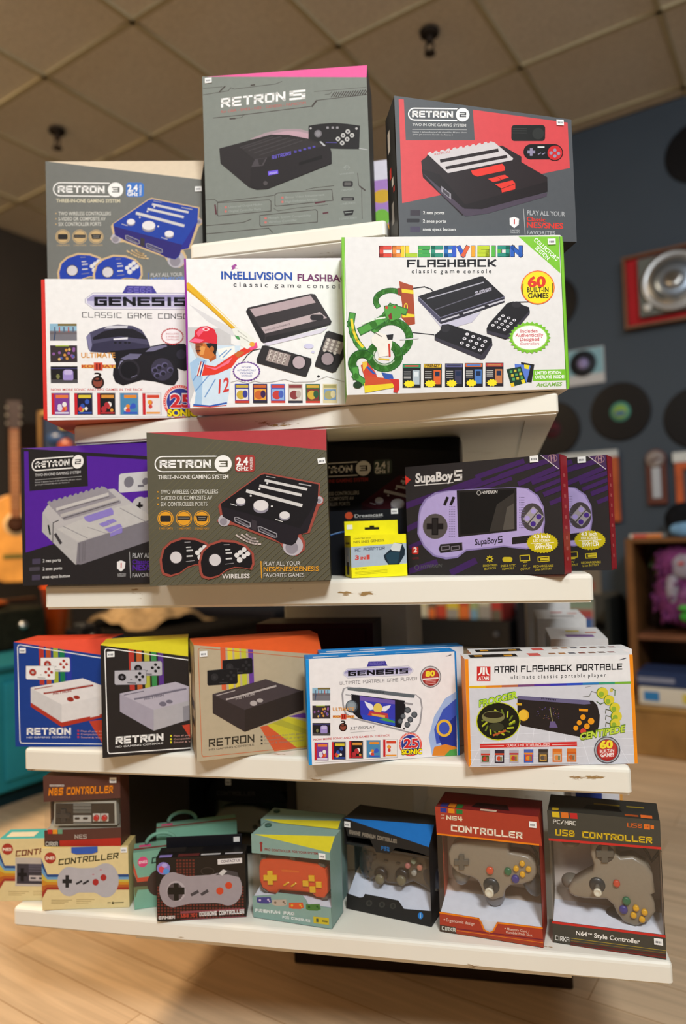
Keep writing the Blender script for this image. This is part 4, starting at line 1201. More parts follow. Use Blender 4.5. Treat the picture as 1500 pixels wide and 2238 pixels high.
def art_genesis(a):
    genesis_badge(a, 476, 208, 1520, 368, [(868, 145), (1112, 150), (1155, 220), (828, 218)], 6)
    a.text('CLASSIC GAME CONSOLE', 448, 443, 1560, 462, 50, '#26242a', 's', .12)
    shots(a, 143, 396, ((500, 660), (704, 862), (900, 1058)))
    # console
    a.poly([(482, 625), (520, 580), (640, 535), (780, 508), (920, 522), (1005, 560), (1060, 650), (1085, 725), (1000, 760), (860, 790), (520, 765), (500, 740)], '#4b4862')
    a.poly([(482, 625), (520, 590), (545, 760), (510, 750)], '#7f7ca0')
    a.poly([(545, 630), (650, 570), (780, 545), (920, 550), (1010, 595), (1060, 650), (800, 620), (640, 640), (548, 655)], '#1d1a22')
    a.poly([(540, 690), (760, 650), (1070, 700), (1085, 725), (1010, 760), (860, 790), (520, 765)], '#35324a')
    a.poly([(650, 548), (700, 520), (875, 520), (870, 542)], '#c9c8d0'); a.poly([(738, 640), (872, 628), (872, 648), (740, 655)], '#e0dfe6')
    for x in (755, 800, 850, 885):
        a.ell(x, 680, 14, '#1a1820', 9)
    a.poly([(700, 760), (1080, 725), (1200, 820), (1000, 900), (760, 880)], '#18151c')
    # rear pad
    a.poly([(1030, 770), (1080, 715), (1200, 690), (1400, 690), (1520, 760), (1540, 900), (1400, 945), (1150, 860)], '#18151b')
    a.poly([(1035, 765), (1090, 720), (1230, 698), (1240, 715), (1110, 760)], '#787590'); a.ell(1370, 790, 45, '#2e2b38')
    # front pad
    a.poly([(726, 985), (735, 910), (790, 830), (890, 780), (1000, 785), (1040, 800), (1200, 800), (1290, 850), (1340, 940), (1342, 1020), (1300, 1082), (1240, 1078), (1120, 1045), (1000, 1030), (900, 1060), (820, 1082), (750, 1050)], '#1c181d')
    a.poly([(800, 830), (890, 782), (1000, 786), (960, 830), (850, 845)], '#6b6885'); a.poly([(775, 925), (800, 850), (870, 845), (800, 900)], '#8d8aa8')
    a.ell(880, 935, 100, '#2a262d'); a.ell(880, 935, 80, '#151217'); a.ell(1190, 930, 105, '#3a3648')
    for x, y in ((1120, 935), (1160, 910), (1215, 890), (1140, 985), (1195, 965), (1265, 935)):
        a.ell(x, y, 30, '#5c5778', 26); a.ell(x + 4, y + 5, 22, '#231f2a', 19)
    a.line([(900, 1005), (950, 985)], 8, '#6b6880')
    kombat_marks(a, 432, 790, 1.0)
    a.burst(1290, 622, 110, 82, 28, .1, '#b8383a'); a.ell(1290, 622, 96, '#f3eeee', 68)
    for y, s in ((598, 'INCLUDES'), (625, '2 WIRELESS'), (652, 'CONTROLLERS')):
        a.text(s, 1232, y + 6, 1350, y + 6, 15, '#b8383a')
    a.text('NOW MORE SONIC AND RPG GAMES IN THE PACK', 143, 1130, 1005, 1130, 22, '#c8403e', 'f', bold=.01)
    for i, x in enumerate((143, 358, 572, 785, 998)):
        cover(a, x, 1148, x + 178, 1358, COVERS[i], i != 3, i)
    anniversary(a, 1352, 1235, 158)
    a.line([(110, 1380), (1420, 1372)], 4, '#c9c5c2')


def art_intelli(a):
    a.poly([(15, 90), (40, 93), (60, 1395), (35, 1400)], '#8f2f96')
    a.poly([(48, 690), (170, 690), (420, 700), (420, 830), (480, 860), (200, 980), (48, 1370)], '#c9c7c8')
    a.poly([(60, 490), (180, 560), (460, 720), (440, 770), (220, 640)], '#d8d6d8')
    # bat
    a.poly([(42, 305), (60, 300), (250, 490), (468, 705), (440, 715), (230, 520), (44, 370)], '#e2b021'); a.line([(44, 355), (240, 528), (438, 712)], 6, '#b8831a'); a.line([(60, 305), (300, 520), (470, 690)], 4, '#f0d468')
    # batter
    a.poly([(62, 830), (58, 1000), (75, 1130), (110, 1260), (90, 1375), (375, 1375), (405, 1220), (415, 1050), (400, 1000), (490, 960), (500, 850), (300, 845), (200, 960), (120, 960)], '#cfe0ee')
    a.poly([(62, 1000), (130, 950), (210, 980), (170, 1120), (160, 1360), (100, 1360), (110, 1260), (75, 1130)], '#a4c4e2')
    a.poly([(300, 880), (450, 850), (455, 930), (330, 970)], '#f0efe9')
    for x0, y0, x1, y1 in ((90, 1150, 150, 1060), (110, 1240, 230, 1100), (190, 1290, 280, 1140), (320, 940, 380, 890), (350, 950, 420, 880), (140, 1010, 190, 980)):
        a.line([(x0, y0), (x1, y1)], 9, '#6f98cc')
    a.poly([(160, 1110), (175, 1010), (280, 1030), (430, 930), (560, 850), (640, 820), (650, 865), (480, 960), (420, 1040), (280, 1100)], '#e03a26')
    a.poly([(190, 1030), (290, 1042), (430, 950), (400, 1000), (280, 1060)], '#f0708a'); a.poly([(560, 850), (640, 822), (648, 865), (590, 890)], '#e8508a')
    a.poly([(118, 1105), (150, 985), (190, 1000), (162, 1115)], '#e8e4e0'); a.line([(128, 1108), (160, 990)], 10, '#b8322a'); a.line([(150, 1112), (180, 998)], 10, '#2a3f8f')
    a.poly([(430, 705), (480, 690), (560, 740), (630, 800), (620, 840), (560, 880), (500, 850), (490, 790), (440, 740)], '#e9e9e2'); a.poly([(450, 760), (490, 770), (500, 800), (470, 790)], '#4f9a5a'); a.line([(500, 770), (600, 830)], 5, '#a9a89e'); a.line([(480, 720), (560, 780)], 5, '#b5b4aa'); a.ell(602, 838, 24, '#e8a83a', 20)
    a.poly([(445, 925), (480, 895), (535, 905), (480, 955)], '#c46a2e')
    a.poly([(210, 940), (290, 930), (290, 960), (240, 990)], '#b05a28')
    a.poly([(112, 820), (270, 835), (285, 930), (240, 965), (190, 960), (130, 930), (112, 880)], '#c8702e'); a.poly([(112, 820), (180, 830), (150, 900), (130, 925), (112, 880)], '#8a4420'); a.poly([(150, 850), (200, 860), (180, 930), (150, 930)], '#e09a52')
    a.line([(118, 895), (152, 892)], 9, '#3a1f16'); a.line([(125, 862), (160, 860)], 6, '#2a1712')
    a.poly([(205, 830), (300, 825), (300, 870), (285, 940), (245, 880), (215, 860)], '#1d1a1c'); a.ell(255, 880, 18, '#b56428', 26)
    a.poly([(58, 815), (105, 770), (110, 720), (160, 685), (220, 680), (280, 710), (302, 770), (300, 835), (200, 822), (110, 830)], '#d92a3a'); a.poly([(120, 740), (160, 695), (210, 690), (180, 730), (140, 775)], '#f0607a'); a.poly([(58, 815), (108, 785), (190, 800), (150, 825)], '#f06a8e'); a.ell(205, 708, 30, '#f3cdd4', 16); a.ell(205, 708, 14, '#d92a3a', 9)
    a.text('12', 305, 1262, 398, 1240, 118, '#cf3a34', 'f', bold=.02, shear=.1)
    a.line([(95, 1360), (230, 1372), (372, 1345)], 14, '#2f58b0'); a.line([(90, 1372), (230, 1380), (370, 1365)], 8, '#cf4a3a')
    # title
    a.poly([(430, 160), (470, 140), (480, 160), (460, 170), (492, 185), (470, 180), (440, 192)], '#a04a98'); a.line([(432, 195), (450, 178)], 6, '#a04a98')
    a.text('INtELLiViSiON', 342, 272, 955, 282, 66, '#2450a8', 'f', bold=.03)
    a.text('FLASHBACK', 1000, 288, 1500, 300, 60, '#6d2a5e', 'f', bold=.03)
    for s, x0, x1 in (('classic', 446, 745), ('game', 800, 1030), ('console', 1082, 1420)):
        a.text(' '.join(s), x0, 338 + (x0 - 446) * .018, x1, 338 + (x1 - 446) * .018, 40, '#2c2a2e', 'f', bold=.008)
    # console
    a.poly([(552, 555), (570, 520), (1115, 400), (1150, 405), (1290, 640), (1280, 670), (710, 830), (680, 815)], '#332c2e'); a.poly([(552, 555), (570, 528), (715, 765), (705, 830), (680, 815)], '#221d1f')
    a.poly([(585, 535), (1110, 415), (1155, 478), (630, 600)], '#b49fa4'); a.poly([(680, 695), (1190, 560), (1250, 610), (715, 745)], '#bba8ac')
    a.rr(1105, 580, 1222, 632, 26, '#241e22'); a.text('INTELLIVISION FLASHBACK', 715, 728, 935, 668, 16, '#4a3d42', 'f')
    a.poly([(720, 775), (1280, 655), (1278, 670), (712, 828)], '#241f20'); a.poly([(700, 830), (1260, 690), (1200, 740), (740, 850)], '#d9d2e2')
    # keypads
    a.line([(520, 985), (560, 930), (610, 890), (670, 878)], 8, '#2a2628')
    a.poly([(638, 965), (690, 850), (720, 848), (1110, 960), (1112, 1000), (1065, 1120), (1040, 1118), (640, 1000)], '#2c2728')
    a.poly([(750, 880), (935, 930), (905, 1028), (715, 978)], '#9a8a86')
    for i in range(4):
        for j in range(3):
            x, y = 768 + i * 41 - j * 11, 905 + i * 11 + j * 30
            a.ell(x, y, 15, '#cfc4bd'); a.ell(x + 3, y + 3, 9, '#857872')
    a.ell(1000, 995, 66, '#1b1718'); a.ell(1003, 995, 54, '#b7a4aa')
    a.poly([(1140, 1010), (1240, 730), (1265, 722), (1480, 790), (1320, 1075), (1290, 1085), (1140, 1030)], '#2c2728')
    a.poly([(1245, 780), (1400, 825), (1360, 925), (1205, 880)], '#8f817d')
    for i in range(3):
        for j in range(4):
            x, y = 1262 + i * 44 - j * 12, 800 + i * 12 + j * 30
            a.ell(x, y, 14, '#cfc4bd')
    a.ell(1248, 965, 66, '#1b1718'); a.ell(1250, 965, 52, '#9c8a90')
    a.ell(1090, 855, 42, '#cfcbe8', 22); a.ell(1125, 905, 14, '#cfcbe8', 11); a.ell(1170, 1115, 12, '#2a2628')
    a.burst(550, 1072, 122, 88, 26, .1, '#6b3a92'); a.ell(550, 1072, 106, '#f1eef2', 74)
    for s, y, x0, x1 in (('INCLUDES', 1045, 508, 592), ('AUTHENTICALLY', 1070, 470, 632), ('DESIGNED', 1096, 498, 604), ('CONTROLLERS', 1118, 505, 598)):
        a.text(s, x0, y, x1, y, 15, '#4a5aa0', 'f', bold=.01)
    a.line([(415, 1165), (470, 1150), (560, 1175), (620, 1155), (680, 1170), (760, 1165), (880, 1140), (960, 1165), (1130, 1160), (1240, 1115), (1390, 1160)], 4, '#b9b5b8')
    P = [('#3a3f94', '#c8a83c', '#e4e0dc'), ('#3d2350', '#c8642c', '#e4a23c'), ('#4a63b8', '#c8403a', '#8fb0dc'), ('#b9a9a0', '#8a3a3c', '#dcd6d0'), ('#2f5a3a', '#d0a83c', '#7c3434'), ('#d9cba0', '#a8a06a', '#7c9ac0')]
    for i, x in enumerate((448, 603, 757, 907, 1058, 1206)):
        y = 1180
        a.rect(x, y, x + 124, y + 165, P[i][0]); a.rect(x + 8, y + 10, x + 116, y + 34, P[i][1]); a.rect(x + 10, y + 45, x + 114, y + 140, P[i][2]); a.ell(x + 52, y + 95, 38, P[i][1]); a.ell(x + 88, y + 88, 22, P[i][0], 32); a.rect(x, y + 145, x + 124, y + 165, ('#c8402f', '#2a2a38')[i % 2] if i < 5 else P[i][0])


def art_coleco(a):
    g = '#7ac02e'
    a.rect(10, 40, 38, 1110, g); a.rect(1386, 40, 1470, 1110, g); a.line([(38, 55), (64, 1048)], 4, '#4f7f1c')
    a.poly([(38, 53), (1392, 46), (1440, 1010), (62, 1050)], '#e0dedc')
    a.line([(1391, 46), (1439, 1010)], 4, '#3d6a18')
    a.poly([(1130, 48), (1386, 46), (1397, 280)], g)
    a.text("COLLECTOR'S", 1226, 74, 1372, 204, 26, '#f4f6ee', 'f', bold=.02); a.text('EDITION', 1236, 126, 1314, 198, 26, '#f4f6ee', 'f', bold=.02)
    # rainbow title
    grad = ['#d8402a', '#e8862a', '#efc81e', '#a8c81e', '#3aa048', '#1f8a70', '#1f6ab4', '#2450c0', '#d85a2a', '#e8a020', '#b8cc1e', '#4fae3c', '#1f8a78', '#1f5ab8']
    a.text('COLECOVISION', 254, 182, 1160, 178, 74, '#23203a', 's', .36)
    a.text('COLECOVISION', 258, 178, 1156, 174, 66, '#ffffff', 's', .31, grad=grad)
    a.text('FLASHBACK', 430, 244, 992, 240, 48, '#17151a', 's', .22)
    for s, x0, x1 in (('classic', 460, 614), ('game', 640, 760), ('console', 786, 962)):
        a.text(' '.join(s), x0, 281, x1, 279, 26, '#1d1b1e', 'f', bold=.015)
    # console
    a.line([(470, 376), (540, 366), (580, 380), (600, 400)], 8, '#2a272c')
    a.poly([(500, 425), (890, 300), (910, 300), (1045, 425), (1045, 465), (660, 600), (640, 598), (502, 455)], '#1a171c'); a.poly([(500, 425), (640, 555), (640, 598), (502, 455)], '#4d4a62'); a.poly([(640, 560), (1045, 428), (1045, 462), (655, 598), (640, 596)], '#2b2834')
    a.line([(560, 440), (910, 338)], 7, '#a9a8b4'); a.line([(612, 508), (960, 385)], 6, '#5d5b68'); a.line([(650, 578), (1040, 450)], 10, '#c4c2cc'); a.line([(505, 432), (640, 560), (1042, 430)], 5, '#7c7a92')
    a.text('COLECOVISION', 858, 420, 962, 390, 22, '#c8c4d4', 's', .24); a.rect(758, 530, 786, 545, '#1d1a20'); a.rect(920, 480, 946, 494, '#1d1a20')
    a.poly([(560, 520), (640, 602), (900, 520), (840, 590), (660, 640)], '#c2bfd2')
    # keypad controllers
    a.line([(470, 655), (600, 668)], 7, '#26232a')
    a.poly([(605, 670), (640, 640), (650, 605), (690, 600), (965, 690), (970, 735), (920, 820), (895, 825), (690, 740), (605, 700)], '#1b181c'); a.poly([(605, 682), (690, 715), (900, 795), (968, 715), (968, 735), (918, 822), (895, 825), (690, 740), (605, 702)], '#37333e')
    a.ell(672, 628, 30, '#2b282d', 24)
    for i in range(4):
        for j in range(3):
            x, y = 810 + i * 38 - j * 17, 664 + i * 15 + j * 28
            a.ell(x, y, 12, '#dfdde2', 9); a.ell(x, y, 5, '#5a5660', 4)
    a.poly([(932, 630), (945, 600), (1060, 470), (1100, 458), (1200, 495), (1204, 530), (1075, 690), (1050, 698), (935, 660)], '#1b181c'); a.poly([(932, 640), (1060, 672), (1204, 515), (1204, 535), (1072, 694), (935, 662)], '#37333e')
    a.line([(1130, 462), (1200, 460)], 6, '#26232a'); a.ell(1120, 478, 30, '#2b282d', 20)
    for i in range(3):
        for j in range(4):
            x, y = 1035 + i * 36 - j * 21, 548 + i * 14 + j * 20
            a.ell(x, y, 11, '#dfdde2', 8); a.ell(x, y, 5, '#5a5660', 4)
    # badges
    a.ell(1254, 370, 107, '#e86a2a'); a.ell(1254, 370, 101, '#f6d23a'); a.ell(1254, 372, 96, '#f8de1e')
    a.line([(1160, 350), (1158, 410)], 6, '#6a5a14'); a.line([(1346, 345), (1346, 400)], 6, '#6a5a14')
    a.text('60', 1190, 366, 1304, 364, 62, '#d83a22', 'f', bold=.045); a.text('BUILT-IN', 1186, 400, 1322, 398, 30, '#33280c', 'f', bold=.02); a.text('GAMES', 1192, 438, 1322, 436, 32, '#33280c', 'f', bold=.02)
    a.burst(1204, 686, 134, 102, 26, .12, g); a.ell(1204, 686, 112, '#a6d66a', 80); a.ell(1204, 686, 107, '#f4f2ef', 75)
    for s, y, x0, x1, h in (('Includes', 656, 1146, 1254, 22), ('Authentically', 682, 1114, 1290, 22), ('Designed', 708, 1142, 1264, 22), ('Controllers', 732, 1144, 1264, 15)):
        a.text(s, x0, y, x1, y - 2, h, '#c84048', 'f', bold=.012)
    # serpent, fighter and toppled tower (plain stand-in shapes)
    gr, gd, yl = '#4f9a3c', '#2f6b2c', '#e6cf2a'
    def snake(pts, w_):
        a.line(pts, w_, gd)
        a.ells(pts, w_ / 2, gd)
        a.ells(pts, w_ / 2 - 5, gr)
        a.line(pts, w_ - 12, gr)
    arc = lambda cx, cy, rx, ry, t0, t1, n=24: [(cx + rx * math.cos(t0 + (t1 - t0) * i / n), cy + ry * math.sin(t0 + (t1 - t0) * i / n)) for i in range(n + 1)]
    snake(arc(330, 455, 95, 65, -.2, -3.6), 34)
    a.poly([(380, 330), (468, 360), (482, 600), (440, 610), (395, 560), (400, 480)], '#a4431f'); a.poly([(370, 375), (392, 372), (398, 420), (374, 420)], '#8a3418'); a.poly([(396, 378), (470, 388), (472, 412), (398, 402)], yl); a.poly([(398, 530), (478, 540), (478, 556), (402, 560)], yl); a.ell(424, 492, 12, yl, 24); a.ell(424, 492, 6, '#a4431f', 16)
    snake(arc(330, 690, 115, 105, 1.2, -2.6, 26), 46)
    snake([(85, 550), (78, 600), (90, 660), (120, 720), (150, 760)], 44); a.line([(82, 575), (92, 640), (115, 700), (150, 742)], 16, yl)
    snake([(330, 500), (290, 560), (220, 605), (150, 640)], 52); snake([(410, 520), (350, 500), (310, 505)], 44)
    a.poly([(285, 500), (350, 480), (400, 505), (390, 560), (330, 585), (300, 555)], gr); a.ell(302, 498, 9, '#c83a2a'); a.ell(352, 494, 9, '#c83a2a'); a.poly([(312, 545), (332, 530), (338, 570), (320, 575)], '#7c1d16')
    a.line([(150, 600), (230, 570), (290, 560)], 10, '#dfe9d8')
    snake(arc(290, 800, 88, 75, 0, 2 * PI, 32), 50)
    a.line(arc(290, 800, 70, 58, .6, 3.6), 8, '#d4e6c8')
    snake(arc(150, 850, 62, 60, 2.6, 5.4), 50); snake([(105, 890), (110, 930), (150, 960)], 44); a.ell(120, 985, 28, '#1f3a1c', 22)
    a.poly([(205, 690), (240, 650), (300, 668), (340, 690), (335, 740), (320, 800), (255, 810), (240, 750), (210, 720)], '#e9e4da'); a.line([(318, 730), (322, 800)], 12, '#c8402a'); a.line([(255, 820), (315, 825)], 10, '#d8b83a'); a.poly([(300, 670), (345, 665), (340, 700), (310, 700)], '#1d1a1c'); a.line([(390, 700), (500, 690)], 8, '#cfcfcf'); a.line([(230, 655), (268, 680)], 6, '#7a7468')
    a.poly([(140, 860), (180, 840), (230, 900), (250, 950), (170, 960)], '#c8402a'); a.poly([(165, 865), (190, 870), (240, 920), (215, 915)], '#2f55a8'); a.poly([(160, 975), (350, 950), (356, 1000), (166, 1035)], yl); a.poly([(170, 930), (330, 945), (340, 975), (165, 990)], '#c8502a'); a.poly([(270, 905), (340, 920), (350, 960), (290, 945)], '#2f55a8'); a.poly([(320, 945), (380, 950), (382, 1010), (370, 1035), (345, 1030), (350, 990)], '#c8302a'); a.poly([(150, 840), (180, 835), (180, 865), (155, 900)], '#e6b83a')
    # games strip
    T = [('#1a1c1e', '#2f8a5a', '#c84a3a'), ('#241a14', '#e0b82a', '#d8602a'), ('#17171d', '#5a5a8a', '#3a3a55'), ('#1c1820', '#d86a3a', '#4a7ac0'), ('#241c24', '#b83a3a', '#c07a4a')]
    for i, x in enumerate((404, 537, 671, 796, 926)):
        y = 852 - i * 2
        a.rect(x, y, x + 114, y + 150, T[i][0]); a.rect(x + 4, y + 3, x + 110, y + 24, T[i][1])
        a.text('FRENZY', x + 10, y + 21, x + 104, y + 21, 17, T[i][2] if i != 1 else '#3a1a0c', 'f', bold=.03) if i == 1 else a.rect(x + 12, y + 8, x + 100, y + 18, T[i][2])
        a.rect(x + 62, y + 40, x + 106, y + 130, T[i][2] if i != 0 else '#aebcc4'); a.rect(x + 70, y + 50, x + 100, y + 80, '#1b2a4a' if i else '#d9e2e6')
        for k in range(4):
            a.line([(x + 10, y + 50 + k * 13), (x + 48, y + 50 + k * 13)], 5, '#b5b3b0')
        a.burst(x + 42, y + 126, 36, 24, 10, .22, '#f0dc22')
    a.poly([(1150, 840), (1235, 855), (1218, 970), (1160, 965)], '#1c1a1e'); a.poly([(1110, 850), (1212, 862), (1185, 975), (1120, 965)], '#5a7ad0'); a.poly([(1058, 885), (1150, 868), (1185, 970), (1090, 998)], '#1f3a2a'); a.poly([(1170, 855), (1205, 860), (1198, 885), (1172, 880)], '#e6d42a'); a.poly([(1082, 975), (1105, 968), (1110, 992), (1090, 997)], '#e6c42a'); a.poly([(1150, 955), (1172, 948), (1180, 972), (1160, 978)], '#e6d42a')
    for i in range(3):
        for j in range(3):
            a.rect(1080 + i * 26 + j * 8, 892 + j * 24 - i * 5, 1096 + i * 26 + j * 8, 908 + j * 24 - i * 5, '#c8b83a' if (i + j) % 2 else '#4f9a5a')
    a.poly([(1230, 888), (1432, 884), (1436, 955), (1224, 960)], g); a.text('LIMITED EDITION', 1240, 918, 1404, 915, 20, '#f4f6ee', 'f', bold=.03); a.text('OVERLAYS INSIDE!', 1240, 944, 1424, 941, 20, '#f4f6ee', 'f', bold=.03)
    a.text('AtGAMES', 1244, 996, 1412, 990, 24, '#7fae4a', 'f', bold=.03, shear=.2)


def art_supaboy(a):
    pu = '#43285c'
    for i, (x0, y0, x1, y1, w_) in enumerate(((560, 205, 860, 108, 34), (480, 290, 1010, 110, 30), (640, 272, 780, 225, 26), (720, 205, 900, 140, 34), (850, 255, 1100, 150, 34), (940, 250, 1110, 190, 30), (960, 300, 1110, 240, 28), (1020, 330, 1110, 295, 34), (1060, 390, 1120, 365, 30), (560, 300, 620, 280, 26), (75, 560, 250, 480, 40), (60, 400, 560, 230, 44), (80, 860, 260, 800, 40), (390, 860, 530, 790, 44), (90, 690, 160, 660, 30), (900, 150, 1100, 90, 30))):
        a.line([(x0, y0), (x1, y1)], w_, pu); a.ell(x0, y0, w_ / 2, pu); a.ell(x1, y1, w_ / 2, pu)
    a.poly([(975, 58), (1110, 52), (1105, 162)], '#4a3258'); a.line([(978, 60), (1104, 160)], 5, '#cfc6cc')
    a.loop(circle(1066, 90, 30, 26), 5, '#b08a92'); a.line([(1055, 72), (1058, 108)], 5, '#b08a92'); a.line([(1076, 70), (1078, 106)], 5, '#b08a92'); a.line([(1056, 90), (1078, 88)], 5, '#b08a92')
    a.poly([(43, 190), (84, 220), (48, 255)], '#d83a30')
    a.text('SupaBoy', 118, 242, 386, 226, 64, '#d9d4d0', 'f', bold=.035); a.text('S', 392, 236, 450, 230, 76, '#d9d4d0', 's', .2); a.line([(115, 262), (385, 244)], 6, '#d9d4d0')
    # handheld
    lv, ld = '#b3a3d6', '#8f80b4'
    a.poly([(140, 480), (150, 420), (185, 360), (260, 312), (360, 298), (540, 290), (830, 282), (900, 290), (970, 340), (1008, 420), (1014, 520), (1000, 620), (960, 690), (890, 704), (800, 695), (740, 688), (480, 718), (420, 765), (340, 776), (250, 755), (180, 690), (135, 600)], ld)
    a.poly([(150, 480), (165, 420), (205, 358), (275, 322), (360, 304), (540, 296), (830, 288), (892, 296), (958, 344), (998, 420), (1004, 520), (990, 615), (950, 682), (890, 694), (800, 686), (740, 678), (480, 706), (415, 754), (340, 762), (260, 745), (190, 682), (146, 600)], lv)
    a.poly([(412, 300), (825, 285), (826, 578), (425, 622)], '#2a2725'); a.poly([(430, 314), (808, 298), (810, 566), (440, 606)], '#1d1b1a'); a.poly([(690, 400), (808, 320), (810, 566), (640, 585)], '#3a3632'); a.poly([(760, 420), (808, 390), (810, 566), (730, 576)], '#57524b')
    a.text('HYPERKIN', 585, 326, 696, 322, 20, '#d8d4d0', 'f', bold=.02, shear=.2); a.loop(circle(567, 318, 13, 15), 4, '#d8d4d0')
    a.ell(262, 548, 88, '#57504e'); a.rect(238, 488, 284, 608, '#1f1b1b'); a.rect(202, 528, 320, 568, '#1f1b1b'); a.rect(246, 496, 276, 600, '#2c2827')
    a.ell(930, 486, 76, '#4b4546', 94)
    for (x0, y0), (x1, y1), c1, c2 in (((938, 446), (896, 495), '#a99ad4', '#a99ad4'), ((974, 484), (936, 532), '#4a2f86', '#4a2f86')):
        a.line([(x0, y0), (x1, y1)], 46, '#a19a9e'); a.ell(x0, y0, 22, '#a19a9e'); a.ell(x1, y1, 22, '#a19a9e'); a.ell(x0, y0, 18, c1); a.ell(x1, y1, 18, c2)
    for x in (338, 382):
        a.line([(x - 8, 392), (x + 8, 354)], 20, '#26211f')
    for i in range(13):
        for j in range(4):
            a.rect(360 + j * 12 - i * .0, 410 + i * 17, 365 + j * 12, 416 + i * 17, '#6b5f86'); a.rect(842 + j * 10, 350 + i * 17, 847 + j * 10, 356 + i * 17, '#6b5f86')
    for q in ([(300, 672), (452, 658), (455, 712), (300, 734), (286, 704)], [(800, 622), (930, 606), (935, 655), (800, 670)]):
        a.poly(q, '#4b4546'); a.poly([(x * .96 + q[0][0] * .02 + 9, y * .94 + q[0][1] * .06 + 3) for x, y in q], '#2a2525')
    for x0 in (308, 376):
        a.loop([(x0, 688), (x0 + 55, 682), (x0 + 56, 706), (x0, 714)], 4, '#8f8690')
    a.text('SupaBoy', 540, 676, 694, 660, 40, '#2a2430', 'f', bold=.02); a.text('S', 698, 662, 728, 658, 44, '#2a2430', 's', .18)
    a.burst(996, 660, 108, 70, 30, .09, '#c8b81e'); 
    a.text('4.3 Inch', 936, 630, 1044, 626, 24, '#fbf8e6', 'f', bold=.03); a.text('LED SCREEN', 936, 654, 1048, 650, 17, '#fbf8e6', 'f', bold=.02); a.line([(920, 664), (1072, 656)], 3, '#fbf8e6'); a.text('NTSC - PAL', 944, 682, 1054, 678, 18, '#fbf8e6', 'f', bold=.02); a.text('SWITCH', 944, 704, 1056, 698, 22, '#fbf8e6', 'f', bold=.03)
    y_ = '#c8b42e'
    a.burst(642, 770, 28, 28, 8, .45, y_); a.ell(642, 770, 9, '#241f1c'); a.rr(728, 756, 796, 790, 16, y_); a.loop([(846, 746), (910, 742), (912, 778), (848, 782)], 6, y_); a.line([(870, 790), (892, 788)], 7, y_); a.loop([(966, 756), (1038, 750), (1040, 780), (968, 786)], 6, y_); a.line([(990, 770), (1030, 766)], 16, y_)
    for s, s2, x0, x1 in (('BRIGHTNESS', 'BUTTON', 596, 694), ('SNES & NTSC', 'COMPATIBLE', 716, 818), ('TV', 'OUTPUT', 868, 890), ('RECHARGEABLE', 'Li-ion BATTERY', 936, 1068)):
        a.text(s, x0, 825, x1, 818, 15, y_); a.text(s2, x0 + (10 if s != 'TV' else -18), 846, x1 - 12 if s != 'TV' else 914, 838, 15, y_)
    a.rr(98, 690, 144, 742, 10, '#c8302a'); a.text('2', 108, 730, 134, 728, 34, '#f4e4e0', 'f', bold=.03); a.text('PLAYER', 100, 778, 148, 776, 14, '#8a2a30')
    a.loop(circle(132, 834, 14, 16), 4, '#6b6a66'); a.text('HYPERKIN', 160, 842, 312, 830, 24, '#5b5a57', 'f', shear=.2)


def art_adaptor(a):
    a.poly([(340, 1205), (950, 1200), (950, 1308), (340, 1335)], '#f0e61a')
    a.poly([(340, 1335), (952, 1308), (962, 1535), (344, 1565)], '#aab9c6')
    a.poly([(344, 1565), (962, 1535), (968, 1690), (345, 1690)], '#f2ea1c')
    a.text('COMPATIBLE WITH', 375, 1256, 562, 1250, 18, '#5a5620'); a.text('NES SNES GENESIS', 374, 1296, 708, 1284, 26, '#5a5620', 'f', bold=.01)
    a.text('AC ADAPTOR', 386, 1388, 714, 1374, 34, '#5a6076', 's', .2)
    a.text('3', 386, 1478, 430, 1476, 46, '#c8443a', 'f', bold=.05); a.text('IN', 446, 1478, 500, 1476, 30, '#c8443a', 'f', bold=.05); a.text('1', 512, 1476, 548, 1474, 46, '#c8443a', 'f', bold=.05)
    a.poly([(700, 1440), (775, 1375), (815, 1300), (905, 1310), (938, 1380), (935, 1440), (870, 1545), (755, 1545), (715, 1490)], '#1d2b36'); a.poly([(775, 1370), (815, 1300), (905, 1318), (880, 1400), (800, 1390)], '#cfd3d2'); a.poly([(720, 1440), (780, 1400), (880, 1405), (860, 1530), (760, 1535)], '#24404f')
    a.text('FEATURES', 386, 1592, 512, 1588, 18, '#7a7420')
    for y in (1618, 1632, 1648):
        a.line([(386, y), (740, y - 20)], 4, '#a8a018')


def stripes_frame(a, line_c, ramp, foot, w_=5):
    """colour bars falling from the top edge and fanning out at the bottom; sheet = the tan carton"""
    for (x, c) in ramp:
        a.poly([(x, 205), (x + 58, 208), (x + 70, 700), (x + 16, 700)], c)
    for q, c in foot:
        a.poly(q, c)
    a.line([(1600, 352), (1330, 340), (200, 240), (178, 246), (168, 270), (205, 1400), (220, 1424), (900, 1355), (1600, 1285)], w_, line_c)


